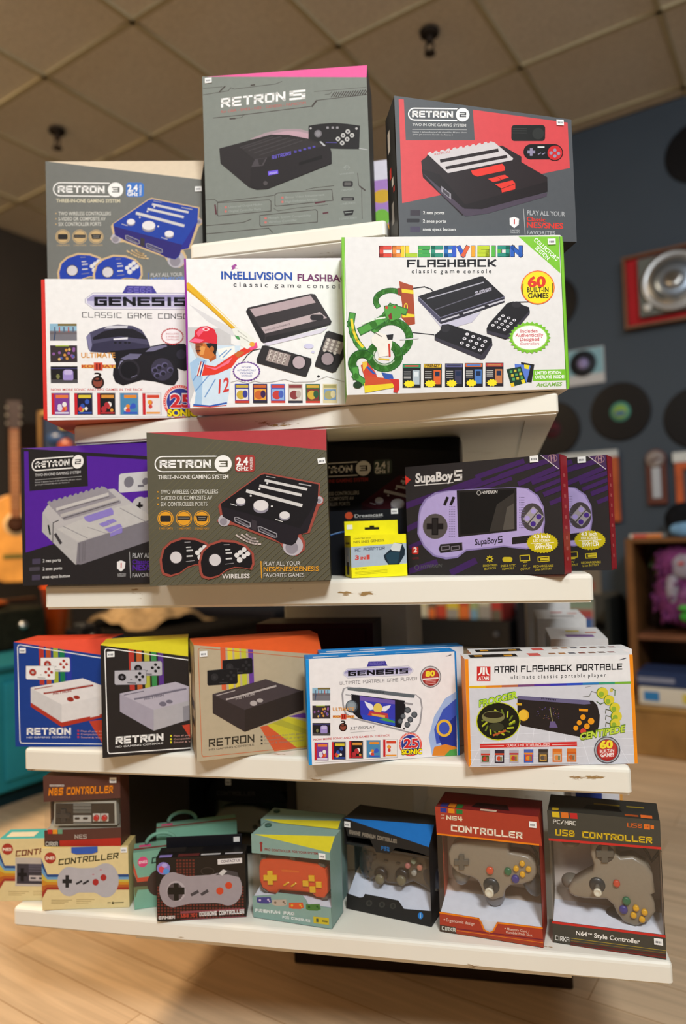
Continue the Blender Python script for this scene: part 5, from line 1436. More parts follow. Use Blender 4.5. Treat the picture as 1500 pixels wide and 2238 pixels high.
def art_retron1(a, line_c, ramp, foot, con, pads, ink, name_w=.2, mark='#2a2826'):
    stripes_frame(a, line_c, ramp, foot, 6 if line_c != WHT else 11)
    p0, p1, p2 = pads
    for ox, oy in ((172, -112), (0, 0)):
        o = [(272, 490), (598, 460), (610, 480), (612, 615), (600, 628), (285, 650), (272, 636)]
        a.poly([(x + ox, y + oy) for x, y in o], p0)
        a.loop([(x + ox, y + oy) for x, y in o], 4, p2)
        a.ell(352 + ox, 560 + oy, 42, p1); a.ell(352 + ox, 560 + oy, 16, p2)
        for x, y in ((540, 505), (505, 545), (572, 540), (540, 580)):
            a.ell(x + ox, y + oy, 17, p1)
        a.rect(408 + ox, 612 + oy, 500 + ox, 626 + oy, p2); a.rect(438 + ox, 575 + oy, 456 + ox, 588 + oy, p2)
    c0, c1, c2, slot, foot_c = con
    a.poly([(328, 745), (930, 580), (1350, 710), (1350, 910), (690, 1150), (330, 950)], c0)
    a.poly([(328, 750), (690, 915), (690, 1152), (330, 950)], c1)
    a.poly([(690, 915), (1350, 700), (1350, 910), (690, 1152)], c2)
    if foot_c:
        a.poly([(330, 925), (690, 1125), (1420, 890), (1420, 925), (690, 1180), (330, 975)], foot_c)
    a.line([(490, 800), (1040, 655)], 20, slot); a.line([(505, 786), (1000, 650)], 8, c1)
    a.line([(375, 760), (580, 705)], 9, slot)
    a.text('RETRON', 590, 808, 800, 752, 26, slot, 's', .2)
    a.ell(790, 842, 40, slot, 28); a.ell(862, 812, 36, slot, 22)
    a.poly([(1010, 865), (1120, 830), (1120, 1000), (1015, 1035)], c2 if c2 != '#aeaaae' else '#8d8a90')
    a.text('RETRON', 284, 1318, 795, 1262, 84, ink, 's', name_w)
    a.text('HD GAMING CONSOLE', 285, 1358, 792, 1298, 20, ink)
    for i, y in enumerate((1205, 1242, 1278)):
        a.rect(868, y - 10, 888, y + 10, mark)
        a.text(('Plays all your 8-bit NES games', 'Compatible with all original', 'Sound & Visual enhanced')[i], 908, y + 8, 1350, y - 32, 18, '#8a8072' if ink != WHT else '#d8a8a0')


def art_genport(a):
    a.poly([(62, 212), (1382, 150), (1396, 156), (1428, 1058), (88, 1148)], '#eae6e6')
    a.poly([(20, 160), (64, 210), (92, 1150), (55, 1150)], '#1f8fd8'); a.poly([(1384, 140), (1402, 140), (1436, 1056), (1412, 1060)], '#1f7ec8')
    genesis_badge(a, 376, 296, 1015, 382, [(612, 232), (762, 228), (782, 272), (594, 278)], -26)
    a.text('ULTIMATE PORTABLE GAME PLAYER', 348, 438, 1048, 400, 30, '#6b6668', 's', .13)
    shots(a, 96, 260, ((462, 576), (620, 736), (774, 886)))
    a.ell(1170, 370, 96, '#7a7678'); a.ell(1170, 370, 88, '#c9c5c6'); a.ell(1170, 372, 78, '#8f2a26'); a.ell(1170, 366, 70, '#b03a34')
    a.text('80', 1124, 368, 1210, 362, 46, '#f0d83a', 'f', bold=.05); a.line([(1105, 392), (1234, 382)], 14, '#e8d4d0')
    for y in (408, 420, 434):
        a.line([(1125, y), (1215, y - 8)], 4, '#e0b8b0')
    # handheld
    a.poly([(362, 520), (375, 470), (420, 455), (1040, 525), (1085, 560), (1098, 640), (1080, 780), (1040, 850), (990, 868), (900, 845), (520, 752), (440, 735), (390, 690), (370, 620)], '#9b989c')
    a.poly([(378, 520), (390, 475), (425, 460), (1035, 530), (1072, 565), (1085, 640), (1066, 775), (1030, 838), (985, 855), (900, 830), (520, 738), (450, 722), (402, 680), (384, 610)], '#e6e4e6')
    a.poly([(415, 462), (530, 462), (1028, 528), (1022, 555), (960, 550), (420, 485)], '#5f666c'); a.text('GENESIS', 620, 502, 750, 514, 14, '#2a2e32', 's', .2)
    a.poly([(450, 520), (936, 578), (945, 640), (900, 820), (520, 735), (460, 680)], '#1b1a20')
    a.poly([(528, 535), (848, 575), (848, 800), (558, 742), (535, 700)], '#3a3cb0'); a.poly([(528, 535), (848, 575), (848, 610), (530, 575)], '#6a55a8'); a.poly([(550, 700), (845, 742), (848, 800), (560, 742)], '#2c4ac0'); a.poly([(700, 745), (760, 730), (845, 760), (845, 775)], '#4a9a4a')
    a.poly([(570, 582), (640, 610), (660, 655), (620, 660), (590, 625)], '#e4e4ee'); a.poly([(812, 615), (740, 630), (720, 670), (760, 672), (795, 645)], '#e4e4ee'); a.ell(692, 645, 40, '#e0c45a', 45); a.poly([(620, 668), (780, 690), (790, 735), (600, 705)], '#b83a44'); a.poly([(635, 690), (760, 708), (755, 730), (640, 708)], '#e0a84a')
    a.ell(455, 628, 56, '#3b434c'); a.ell(452, 625, 46, '#7f8a92'); a.ell(452, 625, 32, '#8f9aa2')
    for x, y, r in ((962, 662, 28), (1022, 702, 28), (920, 716, 24), (985, 745, 26), (893, 760, 24), (958, 790, 26)):
        a.ell(x, y, r, '#3e4248'); a.ell(x, y - 2, r * .72, '#62666c')
    a.line([(940, 600), (1000, 610)], 16, '#9a989c'); a.line([(404, 524), (450, 532)], 10, '#a9a7aa'); a.ell(928, 825, 9, '#3a383c')
    kombat_marks(a, 282, 648, .62)
    a.text('3.2" DISPLAY', 440, 836, 668, 820, 26, '#6f6a6c', 'f', shear=.15); a.line([(445, 858), (668, 842)], 4, '#b5b1b2')
    a.text('NOW MORE SONIC AND RPG GAMES IN THE PACK', 106, 930, 800, 890, 17, '#c8403e', 'f', bold=.012)
    for i, x in enumerate((112, 270, 428, 585, 738)):
        cover(a, x, 945 - i * 7, x + 132, 1106 - i * 8, COVERS[i], i != 3, i)
    a.line([(118, 1126), (870, 1078)], 5, '#b9b2b0')
    # burst of colour where a mascot would stand: plain blue swoosh and gold ring
    a.poly([(1400, 500), (1402, 1060), (1180, 1062), (1150, 900), (1200, 720), (1300, 560)], '#9fb6e0'); a.poly([(1400, 560), (1402, 900), (1220, 960), (1200, 830), (1280, 660)], '#3f55b8'); a.poly([(1400, 700), (1402, 1000), (1280, 1010), (1240, 900), (1320, 780)], '#27348c'); a.ell(1290, 820, 70, '#e6b83a', 76); a.ell(1290, 820, 48, '#3f55b8', 54); a.poly([(1180, 1062), (1200, 985), (1300, 960), (1400, 985), (1402, 1060)], '#d8832c'); a.poly([(1290, 1062), (1340, 1010), (1402, 1000), (1404, 1062)], '#4f9a48')
    anniversary(a, 985, 962, 104, -8)
    a.line([(1312, 190), (1330, 188)], 8, '#8a868a'); a.line([(1338, 184), (1354, 180)], 8, '#5a565a')


def art_atari(a):
    a.poly([(50, 190), (80, 195), (112, 1056), (92, 1056)], '#ee8f1e'); a.poly([(1388, 145), (1425, 145), (1455, 1030), (1420, 1030)], '#ee8f1e')
    a.poly([(80, 197), (1390, 155), (1424, 1028), (112, 1054)], '#e6e4e4')
    a.poly([(90, 418), (1398, 375), (1424, 1028), (112, 1054)], '#cfcfd6')
    for i in range(9):
        a.line([(100 + i * 160, 1050 - i * 4), (260 + i * 118, 750 - i * 3)], 3, '#e9e9f0')
    for y in (790, 850, 910, 980):
        a.line([(104, y + 12), (1415, y - 28)], 3, '#e9e9f0')
    cs = ['#e0b01e', '#e08a1e', '#b86a4a', '#7a4a78', '#5a3a98', '#3a3ab0', '#2f50c0', '#2f7ab8', '#3f9a78', '#7ab03a']
    for i, c in enumerate(cs):
        x = 90 + i * 131; y = 421 - i * 4.4
        a.poly([(x, y - 9), (x + 131.5, y - 13.4), (x + 131.5, y + 4.6), (x, y + 9)], c)
    a.rect(150, 255, 260, 372, '#c8302c')
    a.poly([(196, 262), (214, 262), (214, 325), (196, 325)], WHT); a.poly([(180, 262), (191, 262), (190, 300), (176, 322), (160, 328), (160, 318), (174, 305)], WHT); a.poly([(219, 262), (230, 262), (236, 305), (250, 318), (250, 328), (234, 322), (220, 300)], WHT)
    a.text('ATARI', 163, 364, 248, 362, 28, WHT, 'f', bold=.03)
    for s, x0, x1 in (('ATARI', 292, 478), ('FLASHBACK', 506, 918), ('PORTABLE', 958, 1332)):
        a.text(s, x0, 306 - (x0 - 292) * .03, x1, 306 - (x1 - 292) * .03, 52, '#1b191d', 's', .19)
    for s, x0, x1 in (('ultimate', 425, 616), ('classic', 642, 804), ('portable', 832, 1028), ('player', 1052, 1198)):
        a.text(' '.join(s), x0, 354 - (x0 - 425) * .028, x1, 354 - (x1 - 425) * .028, 30, '#1b191d', 'f', bold=.01)
    # handheld
    a.poly([(478, 492), (1090, 525), (1125, 560), (1145, 640), (1140, 720), (1115, 790), (1060, 822), (980, 812), (512, 725), (480, 690)], '#2b2422')
    a.poly([(486, 488), (1060, 522), (1070, 550), (1020, 555), (480, 515)], '#6a6386'); a.text('ATARI', 672, 516, 792, 526, 14, '#2a2434', 's', .2)
    a.poly([(470, 545), (515, 548), (513, 565), (472, 563)], '#d8a82a'); a.ell(530, 642, 42, '#e0a82a', 46); a.ell(522, 640, 36, '#e9b93a', 40)
    a.poly([(975, 588), (1050, 592), (1048, 612), (978, 608)], '#e8981e')
    for x, y, r, c in ((1008, 656, 22, '#e8981e'), (1074, 688, 26, '#e8981e'), (978, 700, 20, '#e8981e'), (1040, 728, 23, '#e8981e'), (950, 742, 20, '#e8981e'), (1010, 768, 24, '#d8443a')):
        a.ell(x, y, r, c)
    r = random.Random(2)
    for i in range(44):
        a.ell(r.uniform(630, 820), r.uniform(575, 670), 3, r.choice(['#6a5aa0', '#8a4a60', '#a87a4a']), n=6)
    a.line([(742, 580), (748, 620), (762, 690)], 6, '#8f8a60'); a.poly([(745, 690), (780, 690), (805, 740), (735, 738)], '#6a5a86')
    # round game picture at left (abstract stand-in)
    a.ell(325, 690, 178, '#c8cc2a', 152); a.ell(325, 690, 170, '#1f1e14', 145)
    for i in range(16):
        t = i * .41
        x, y = 325 + 130 * math.cos(t), 700 + 100 * math.sin(t)
        a.line([(x, y), (325 + 95 * math.cos(t + .25), 700 + 72 * math.sin(t + .25))], 13, '#b8c02a' if i % 2 else '#6b7a22')
    a.ell(285, 655, 92, '#7d7a4c', 48); a.ell(285, 640, 80, '#2c2417', 26); a.ell(310, 735, 60, '#3a3a26', 34); a.line([(290, 800), (380, 765)], 16, '#b8582c')
    a.text('FROGGER', 168, 578, 480, 500, 52, '#5a8a1e', 'f', bold=.07); a.text('FROGGER', 170, 576, 478, 500, 48, '#b6d83a', 'f', bold=.03)
    # string of beads at right (abstract stand-in)
    for x, y, rr_ in ((1170, 462, 44), (1224, 520, 40), (1270, 580, 40), (1282, 648, 42), (1270, 706, 40)):
        a.ell(x - 6, y, rr_ + 2, '#5f8a2c'); a.ell(x, y, rr_, '#d8c83a'); a.ell(x - 12, y + 10, rr_ * .5, '#8fae38')
    a.line([(1010, 495), (1060, 490), (1080, 450), (1120, 462)], 5, '#77756e'); a.line([(1030, 418), (1070, 410)], 4, '#8a8880'); a.line([(1120, 530), (1150, 552), (1180, 540)], 6, '#3f5a2a')
    for y in (600, 650, 705):
        a.line([(1228, y), (1195, y - 8), (1190, y + 22)], 5, '#55583c')
    a.line([(1240, 425), (1270, 440), (1268, 480)], 6, '#4f7a34'); a.ell(1240, 440, 14, '#c8b85a')
    a.text('CENTIPEDE', 980, 838, 1352, 768, 54, '#6b8a22', 'f', bold=.07, shear=.1); a.text('CENTIPEDE', 983, 835, 1350, 768, 48, '#c2d648', 'f', bold=.03, shear=.1)
    a.ell(1202, 914, 106, '#55535a'); a.ell(1202, 914, 98, '#b5b3b8'); a.ell(1202, 916, 90, '#6b696e'); a.ell(1202, 916, 84, '#a82a26'); a.ell(1202, 908, 74, '#c04038')
    a.text('60', 1142, 902, 1248, 896, 58, '#f2dc3a', 'f', bold=.05); a.text('BUILT-IN', 1142, 936, 1258, 930, 24, '#f4e6e2', 'f', bold=.03); a.text('GAMES', 1148, 970, 1258, 964, 28, '#f4e6e2', 'f', bold=.03)
    a.poly([(178, 870), (958, 850), (960, 884), (180, 902)], '#cf2f2c'); a.text('CLASSICS HIT TITLES INCLUDED', 392, 890, 740, 882, 20, '#f0d8d4', 'f', bold=.02); a.line([(185, 886), (370, 882)], 4, '#f0d8d4'); a.line([(760, 876), (955, 870)], 4, '#f0d8d4')
    P = [('#b5b0b4', '#4a5a26', '#c83a2c'), ('#3a2f3c', '#c9c5c9', '#c8482c'), ('#b0a8b4', '#c8a02a', '#b83a3c'), ('#4a62b0', '#c84a32', '#e08a2c'), ('#3d332c', '#c89a4a', '#5f5348'), ('#d8722a', '#c8b49c', '#e08a42'), ('#d8722a', '#b09a84', '#c85f22')]
    for i, x in enumerate((186, 298, 414, 532, 648, 762, 878)):
        y = 918 - i * 2.2
        a.rect(x, y, x + 76, y + 104, P[i][0]); a.rect(x + 10, y + 42, x + 66, y + 92, P[i][1]); a.ell(x + 34, y + 68, 18, P[i][2]); a.rect(x + 2, y + 26, x + 74, y + 40, P[i][2]); a.rect(x + 44, y + 54, x + 60, y + 86, '#77805a' if i % 2 else '#8a6a4a')
    a.line([(190, 1040), (960, 1024)], 5, '#a5a3a8')
    a.line([(1315, 196), (1334, 190)], 8, '#77747a'); a.line([(1342, 188), (1360, 182)], 8, '#4c494e')


def rainbow_band(a, cols, y0, y1, xs):
    """folded stripe band: slopes in from the left edge, level, then out at the right"""
    n = len(cols)
    for i, c in enumerate(cols):
        ya, yb = y0 + (y1 - y0) * i / n, y0 + (y1 - y0) * (i + 1) / n
        fa = lambda t: y0 - 150 + (y1 - y0 + 250) * t
        a.poly([(xs[0], fa(i / n)), (xs[1], ya), (xs[2], ya), (xs[2], yb), (xs[1], yb), (xs[0], fa((i + 1) / n))], c)


def art_cream(a, small, ink='#4a4428', pad='snes'):
    rainbow_band(a, ['#2f4a80', '#6f9cc0', '#c9b24a', '#c98a2a', '#b5602a', '#a03a2c'], 1005, 1145, (372, 430, 1180))
    a.ell(455, 855, 52, '#a83a2c'); a.text(small, 412, 870, 494, 868, 26, '#f2e6d0', 'f', bold=.03)
    a.text('CONTROLLER', 530, 922, 1075, 862, 54, '#3f3a20' if pad == 'snes' else '#7a3a26', 's', .2, shear=.12)
    if pad == 'snes':
        p = '#b4b0b4'
        a.ell(632, 1070, 110, p, 134); a.ell(965, 1060, 118, p, 156); a.poly([(640, 940), (740, 950), (860, 945), (940, 905), (960, 1215), (860, 1170), (720, 1170), (650, 1200)], p)
        a.rect(596, 1012, 628, 1126, '#2b2a2a'); a.rect(568, 1050, 656, 1086, '#2b2a2a')
        a.line([(702, 1088), (740, 1068)], 18, '#2f2d2f'); a.line([(764, 1088), (802, 1066)], 18, '#2f2d2f')
        a.ell(872, 1076, 28, '#a8302c', 30); a.ell(943, 1034, 28, '#a8302c', 30)
        for x, y in ((850, 1006), (918, 965)):
            a.ell(x, y, 10, '#b58088', 7)
    elif pad == 'nes':
        a.rect(530, 930, 1000, 1190, '#bdb3a8'); a.rect(545, 985, 985, 1168, '#3f3a40'); a.rect(655, 985, 985, 1020, '#55505c'); a.rect(660, 1090, 985, 1140, '#b9b0b0'); a.line([(680, 1115), (715, 1115)], 16, '#2a2730'); a.line([(760, 1115), (795, 1115)], 16, '#2a2730')
        a.rect(580, 1025, 612, 1145, '#1d1b1d'); a.rect(556, 1068, 640, 1100, '#1d1b1d')
        for y in (1030, 1050):
            a.line([(660, y), (985, y)], 8, '#6a6472')
    else:
        a.ell(640, 1080, 130, '#4a3a34', 120); a.poly([(640, 960), (960, 960), (960, 1200), (640, 1200)], '#4a3a34')
    for i, y in enumerate((1240, 1256, 1272)):
        a.line([(470, y), (655 - i * 35, y - 1)], 5, '#a89060'); a.line([(700, y - 4), (860 - i * 28, y - 6)], 5, '#a89060')
    a.ell(1030, 1266, 12, '#5a5030'); a.line([(985, 1264), (1008, 1264)], 8, '#5a5030'); a.line([(1048, 1264), (1124, 1262)], 9, '#5a5030')


def art_mint(a):
    a.poly([(1172, 900), (1215, 1050), (1330, 1048), (1330, 1088), (1210, 1090), (1175, 985)], '#c4543a'); a.poly([(1176, 1000), (1210, 1090), (1330, 1088), (1330, 1135), (1205, 1130), (1180, 1130)], '#4f3d30'); a.poly([(1180, 1130), (1330, 1135), (1330, 1165), (1215, 1160), (1190, 1230)], '#6d7350')
    a.ell(1260, 910, 48, '#d84a78'); a.text('SNES', 1222, 924, 1300, 922, 24, '#f2d0d8', 'f', bold=.03)
    a.text('CONTROLLER', 1338, 935, 1900, 885, 56, '#33463c', 's', .2, shear=.12)
    a.ell(1400, 1115, 100, '#4a3a32', 118); a.rr(1400, 1010, 1800, 1220, 80, '#4a3a32')


def art_dogbone(a):
    rd = '#6b3328'
    for i in range(27):
        for j in range(20):
            x, y = 62 + i * 24, 655 + j * 22
            if (j > 8 and (i + j) % 1 == 0 and (j > 13 or i > 24 or i < 1)) or (6 <= i <= 11 and j < 9):
                a.rect(x - 8, y - 7 + (0), x + 8, y + 7, rd)
    a.ell(102, 712, 50, '#8a7ac0', 46); a.ell(88, 720, 22, '#c84a5a', 26); a.ell(122, 735, 24, '#5a90d0', 22); a.ell(110, 690, 22, '#b0a0d8', 16)
    a.poly([(505, 648), (684, 640), (684, 678), (506, 688)], '#d9d4d2'); a.text('CONTACT US', 530, 674, 668, 666, 18, '#5a4a58', 'f', bold=.02)
    p = '#9c9296'
    a.ell(170, 870, 102, p, 130); a.ell(580, 860, 104, p, 128); a.poly([(180, 742), (280, 770), (450, 762), (570, 735), (600, 985), (490, 968), (300, 972), (180, 998)], p)
    a.poly([(490, 765), (545, 720), (650, 745), (660, 780), (580, 760)], '#4a4444'); a.poly([(510, 755), (545, 722), (575, 735), (540, 768)], '#c9c5c2')
    a.loop(circle(430, 735, 48, 26), 5, '#4a4038')
    a.ell(195, 880, 72, '#b0a6aa', 76); a.ell(188, 886, 60, '#5a5050', 66)
    a.rect(178, 820, 214, 948, '#26221c'); a.rect(136, 852, 258, 904, '#26221c')
    a.line([(315, 905), (352, 886)], 22, '#4a4446'); a.line([(390, 902), (424, 882)], 22, '#4a4446')
    a.ell(520, 880, 27, '#c84a2c'); a.ell(585, 840, 26, '#c84a2c')
    a.poly([(225, 1030), (700, 1005), (702, 1020), (225, 1046)], '#8a4a50')
    a.text('USB 101', 232, 1074, 350, 1068, 26, '#c84a3a', 's', .24); a.text('DOGBONE CONTROLLER', 366, 1066, 698, 1046, 32, '#e2dcd8', 's', .26)
    a.text('GAMER', 60, 1090, 184, 1084, 24, '#d9d3d0', 's', .28)
    a.line([(228, 1092), (712, 1066)], 5, '#8a4a50')


# ================================================================ cartons
def panel_quad(w, h, c):
    return [(0, 0), (w, 0), (w, h - c), (0, h)]


def sticker(a, parent, x, y, sw=0.0125, sh=0.0095, marks=True, rot=0.0):
    px, pz = a.map((x, y))
    m = MB()
    m.box(-sw / 2, -0.0006, -sh / 2, sw / 2, 0.0002, sh / 2, lin('#efefec'), 0.0001)
    if marks:
        for k in range(4):
            m.box(-sw * .32 + k * sw * .17, -0.0008, -sh * .2, -sw * .32 + k * sw * .17 + sw * .11, -0.0005, sh * .12, lin('#77767a'))
    o = m.build('price_sticker', PAPER, parent)
    o.location = (px, -0.0009 - 20 * Art.STEP, pz)
    o.rotation_euler = (0, rot, 0)
    return o


def carton(name, label, cat, x, y, z, yaw, w, h, d, front, top, side, art=None, sheet=None, c=0.0, e=0.03, full=None, sticks=(), group=None,
           bottom=None, right=None, left=None, top_art=None, mat=CARD):
    """full = (w, c) of the whole printed panel when part of the box stands behind its neighbour"""
    if name == 'console_carton':
        group = 'console cartons on the display stand'
    t = thing(name, label, cat, (x, y, z), math.radians(yaw), group)
    lf, lt, ls = lin(front), lin(top), lin(side)
    lb, lr, ll = lin(bottom or side), lin(right or side), lin(left or side)
    m = MB()
    m.poly([(0, 0, 0), (0, d, 0), (w, d, 0), (w, 0, 0)], lb)
    m.poly([(0, d, 0), (0, d, h), (w, d, h), (w, d, 0)], ls)
    m.poly([(0, 0, 0), (0, 0, h), (0, d, h), (0, d, 0)], ll)
    m.poly([(w, 0, 0), (w, d, 0), (w, d, h)] + ([(w, e, h), (w, 0, h - c)] if c else [(w, 0, h)]), lr)
    m.poly([(0, 0, 0), (w, 0, 0), (w, 0, h - c), (0, 0, h)], lf)
    m.poly([(0, 0.0, h - 0.0008), (w, (e if c else 0), h - 0.0008), (w, d, h - 0.0008), (0, d, h - 0.0008)], ls)
    m.build('carton', mat, t)
    q = panel_quad(w, h, c)
    m = MB()
    th = 0.0008
    m.poly([(p[0], -th, p[1]) for p in q], lf)
    for i in range(4):
        a_, b_ = q[i], q[(i + 1) % 4]
        m.poly([(a_[0], 0, a_[1]), (b_[0], 0, b_[1]), (b_[0], -th, b_[1]), (a_[0], -th, a_[1])], lf)
    a = None
    if sheet:
        fq = panel_quad(full[0], h, full[1]) if full else q
        a = Art(sheet, fq, q)
        if art:
            art(a)
        a.put(m, -th)
    m.build('front_panel', mat, t)
    m = MB()
    if c:
        m.poly([(0, 0, h), (w, 0, h - c), (w, e, h)], lt)
        m.poly([(0, 0, h), (w, e, h), (w, d, h), (0, d, h)], lt)
    else:
        m.poly([(0, 0, h), (w, 0, h), (w, d, h), (0, d, h)], lt)
    if top_art:
        for pts, col, lay in top_art:
            m.poly([(px * w, py * d, h + lay * 0.0002) for px, py in pts], lin(col))
    m.build('top_panel', mat, t)
    for s in sticks:
        sticker(a, t, *s)
    return t, a


def strip_print(parent, name, x, y0, y1, z0, z1, base, marks):
    """printing on a side wall: marks = (y0, y1, z0, z1, colour) as fractions"""
    m = MB()
    s = 1 if x > 0 else -1
    xx = x + s * 0.0005
    m.poly([(xx, y0, z0), (xx, y1, z0), (xx, y1, z1), (xx, y0, z1)], lin(base))
    for a_, b_, c_, d_, col in marks:
        ya, yb = y0 + (y1 - y0) * a_, y0 + (y1 - y0) * b_
        za, zb = z0 + (z1 - z0) * c_, z0 + (z1 - z0) * d_
        m.poly([(xx + s * 0.0003, ya, za), (xx + s * 0.0003, yb, za), (xx + s * 0.0003, yb, zb), (xx + s * 0.0003, ya, zb)], lin(col))
    m.build(name, CARD, parent)


Z1, Z2, Z3, Z4, Z5 = 1.4802, 1.1717, 0.8817, 0.5847, 0.2967
S_R5 = [(78, 128), (1288, 135), (1341, 1255), (105, 1365)]
S_R2 = [(95, 65), (1385, 240), (1435, 1130), (142, 1095)]
S_R3 = [(15, 40), (1405, 190), (1440, 1190), (30, 1250)]
S_GE = [(105, 80), (1860, 94), (1875, 1372), (105, 1408)]
S_IN = [(22, 95), (1800, 126), (1825, 1345), (40, 1390)]
S_CO = [(18, 55), (1408, 48), (1455, 1008), (52, 1048)]
S_SU = [(40, 130), (1110, 60), (1140, 868), (75, 885)]
S_AD = [(340, 1210), (948, 1207), (965, 1675), (345, 1680)]
S_R1 = [(120, 210), (1575, 312), (1590, 1305), (150, 1475)]
S_GP = [(35, 210), (1400, 150), (1430, 1055), (62, 1148)]
S_AT = [(50, 197), (1418, 152), (1450, 1022), (92, 1052)]
S_CR = [(373, 768), (1165, 745), (1180, 1305), (387, 1330)]
S_MI = [(1172, 820), (1960, 800), (1970, 1315), (1185, 1335)]
S_DB = [(45, 640), (705, 615), (715, 1070), (50, 1105)]

# ---- top of the stand
t, a = carton('console_carton', 'tall grey carton with a large white number 5, standing on the topmost shelf', 'box', -0.486, 1.186, Z1, 4.9, 0.294, 0.300, 0.11,
              '#7d827b', '#e0639a', '#4a4a48', art_retron5, S_R5, c=0.035, e=0.02, sticks=[(125, 158)])
t, a = carton('console_carton', 'dark grey and red carton picturing a black console with red buttons, on top at right', 'box', -0.136, 1.125, Z2 + 0.2505, 20.3, 0.298, 0.229, 0.07,
              '#53565a', '#d8322f', '#242326', lambda a: art_retron2(a, '#cf4a4e', '#53565a', ('#2a2224', '#221c1e', '#4c4250'), '#c9c3c4', '#dd3a30', None, 'dark'), S_R2, c=0.024, e=0.0375, sticks=[(1302, 264)], left='#1d1b1d')
strip_print(t, 'side_panel', -0.0001, 0.003, 0.067, 0.006, 0.222, '#1b191b', [(.55, .8, .72, .88, '#c9c9c9'), (.5, .7, .5, .58, '#c8322f'), (.3, .5, .42, .48, '#c9c9c9'), (.35, .6, .14, .3, '#8f8f90'), (.2, .34, .36, .4, '#c8322f')])
carton('console_carton', 'grey carton picturing a royal blue console, on top at upper left', 'box', -0.813, 1.201, Z2 + 0.2515, 9.5, 0.297, 0.258, 0.12,
       '#73746f', '#d9c7ae', '#6a6a66', lambda a: art_retron3(a, '#73746f', '#1f3fa0', '#cdb084', '#c6a878', '#3c74c4', '#d6cdb0', '#e4e0e0', '#2440a4'), S_R3, c=0.052, e=0.03, full=(0.305, 0.0535), sticks=[(1345, 275)])
carton('tall_carton', 'purple and blue toy carton showing between the two upper console cartons', 'box', -0.31, 1.425, Z2, 0, 0.123, 0.538, 0.08,
       '#b58ad0', '#d8d2e2', '#7a68a8', lambda a: [a.rect(0, 0, 100, 40, '#e6e2ee'), a.rect(0, 150, 100, 170, '#e8e6ec'), a.rect(0, 170, 100, 330, '#2f86b8'), a.ell(86, 74, 16, '#e0b23a', 14), a.ell(84, 118, 14, '#7fc24a', 18), a.ell(88, 140, 12, '#e09a32', 10), a.ell(88, 192, 16, '#e0b65a', 12), a.rect(0, 60, 60, 140, '#8a5ab0'), a.rect(0, 214, 100, 236, '#e4e2ea')], [(0, 0), (100, 0), (100, 538), (0, 538)])

# ---- second shelf
t, a = carton('console_carton', 'white carton with red side edge and silver name plate, left on the second shelf', 'box', -0.765, 1.122, Z2, 16.4, 0.315, 0.251, 0.20,
       '#eceae8', '#e9e5e2', '#d6342c', art_genesis, S_GE, full=(0.328, 0.004), c=0.004, e=0.01, bottom='#c86a4a')
m = MB(); m.box(-0.0068, -0.0008, 0.002, -0.0002, 0.19, 0.25, lin('#d6342c'), 0.0006); m.build('tray_edge', CARD, t)
carton('console_carton', 'white carton with purple edge and a baseball batter, in the middle of the second shelf', 'box', -0.495, 1.108, Z2, 14.6, 0.330, 0.251, 0.071,
       '#edebea', '#e4dfe2', '#8f2f96', art_intelli, S_IN, full=(0.344, 0.012), c=0.0115, e=0.01, bottom='#dcd6d0')
t, a = carton('console_carton', 'white carton with green edges and a rainbow title, at the right of the second shelf', 'box', -0.224, 1.098, Z2, 13.5, 0.350, 0.250, 0.075,
              '#eceae8', '#e4e4dc', '#6fb02a', art_coleco, S_CO, c=0.007, e=0.01, bottom='#d9d2c8', sticks=[(1340, 82)])
m = MB(); m.box(0.3505, 0.004, 0.004, 0.353, 0.071, 0.238, lin('#6fae2a'), 0.0005); m.build('end_flap', CARD, t)

# ---- third shelf
carton('console_carton', 'black and purple carton picturing a pale grey console, at the left of the third shelf', 'box', -0.847, 1.16, Z3, 0, 0.254, 0.250, 0.09,
       '#2b2829', '#4a1f86', '#201c22', lambda a: art_retron2(a, '#56279c', '#2b2829', ('#bab7b8', '#7c7880', '#8f8b90'), '#97939a', '#8d7fc8', None, 'light'), S_R2, c=0.0287, e=0.03, full=(0.301, 0.034))
carton('console_carton', 'olive brown carton picturing a black console with silver feet, middle of the third shelf', 'box', -0.558, 1.084, Z3, 12.0, 0.294, 0.2505, 0.09,
       '#5c5848', '#a83c40', '#3f3b31', lambda a: art_retron3(a, '#5c5848', '#1d1a1c', '#9a4a3e', '#e09c2a', '#a03a34', '#e2ded6', weave='#666048'), S_R3, c=0.039, e=0.03, sticks=[(1368, 272, .0125, .0095, True, -.12)])
carton('console_carton', 'black carton half hidden at the back of the third shelf behind the small yellow pack', 'box', -0.379, 1.36, Z3, 0, 0.313, 0.252, 0.11,
       '#242224', '#1b191c', '#1b191c', lambda a: art_retron3(a, '#242224', '#4c1c24', '#2a2224', '#2f2b2c', '#46504a', '#b0403a'), S_R3, c=0.03, e=0.03)
t, a = carton('console_carton', 'low black carton with an orange dot on the third shelf behind the yellow pack', 'box', -0.314, 1.296, Z3, -2, 0.158, 0.117, 0.045,
       '#17181c', '#101114', '#101114', lambda a: [a.ell(340, 1004, 42, '#c8502e'), a.poly([(372, 975), (384, 990), (372, 1004)], '#17181c'), a.text('Dreamcast', 398, 1030, 682, 1024, 38, '#c9c8c2', 'f', bold=.01), a.text('the ultimate gaming system', 404, 1046, 670, 1042, 10, '#8f8e8a'), a.line([(104, 1240), (180, 1215), (260, 1195), (480, 1150)], 16, '#2f5a9a'), a.line([(104, 1232), (260, 1188)], 5, '#9fc0e4')],
       [(85, 945), (940, 945), (950, 1690), (100, 1690)], sticks=[(798, 975)])
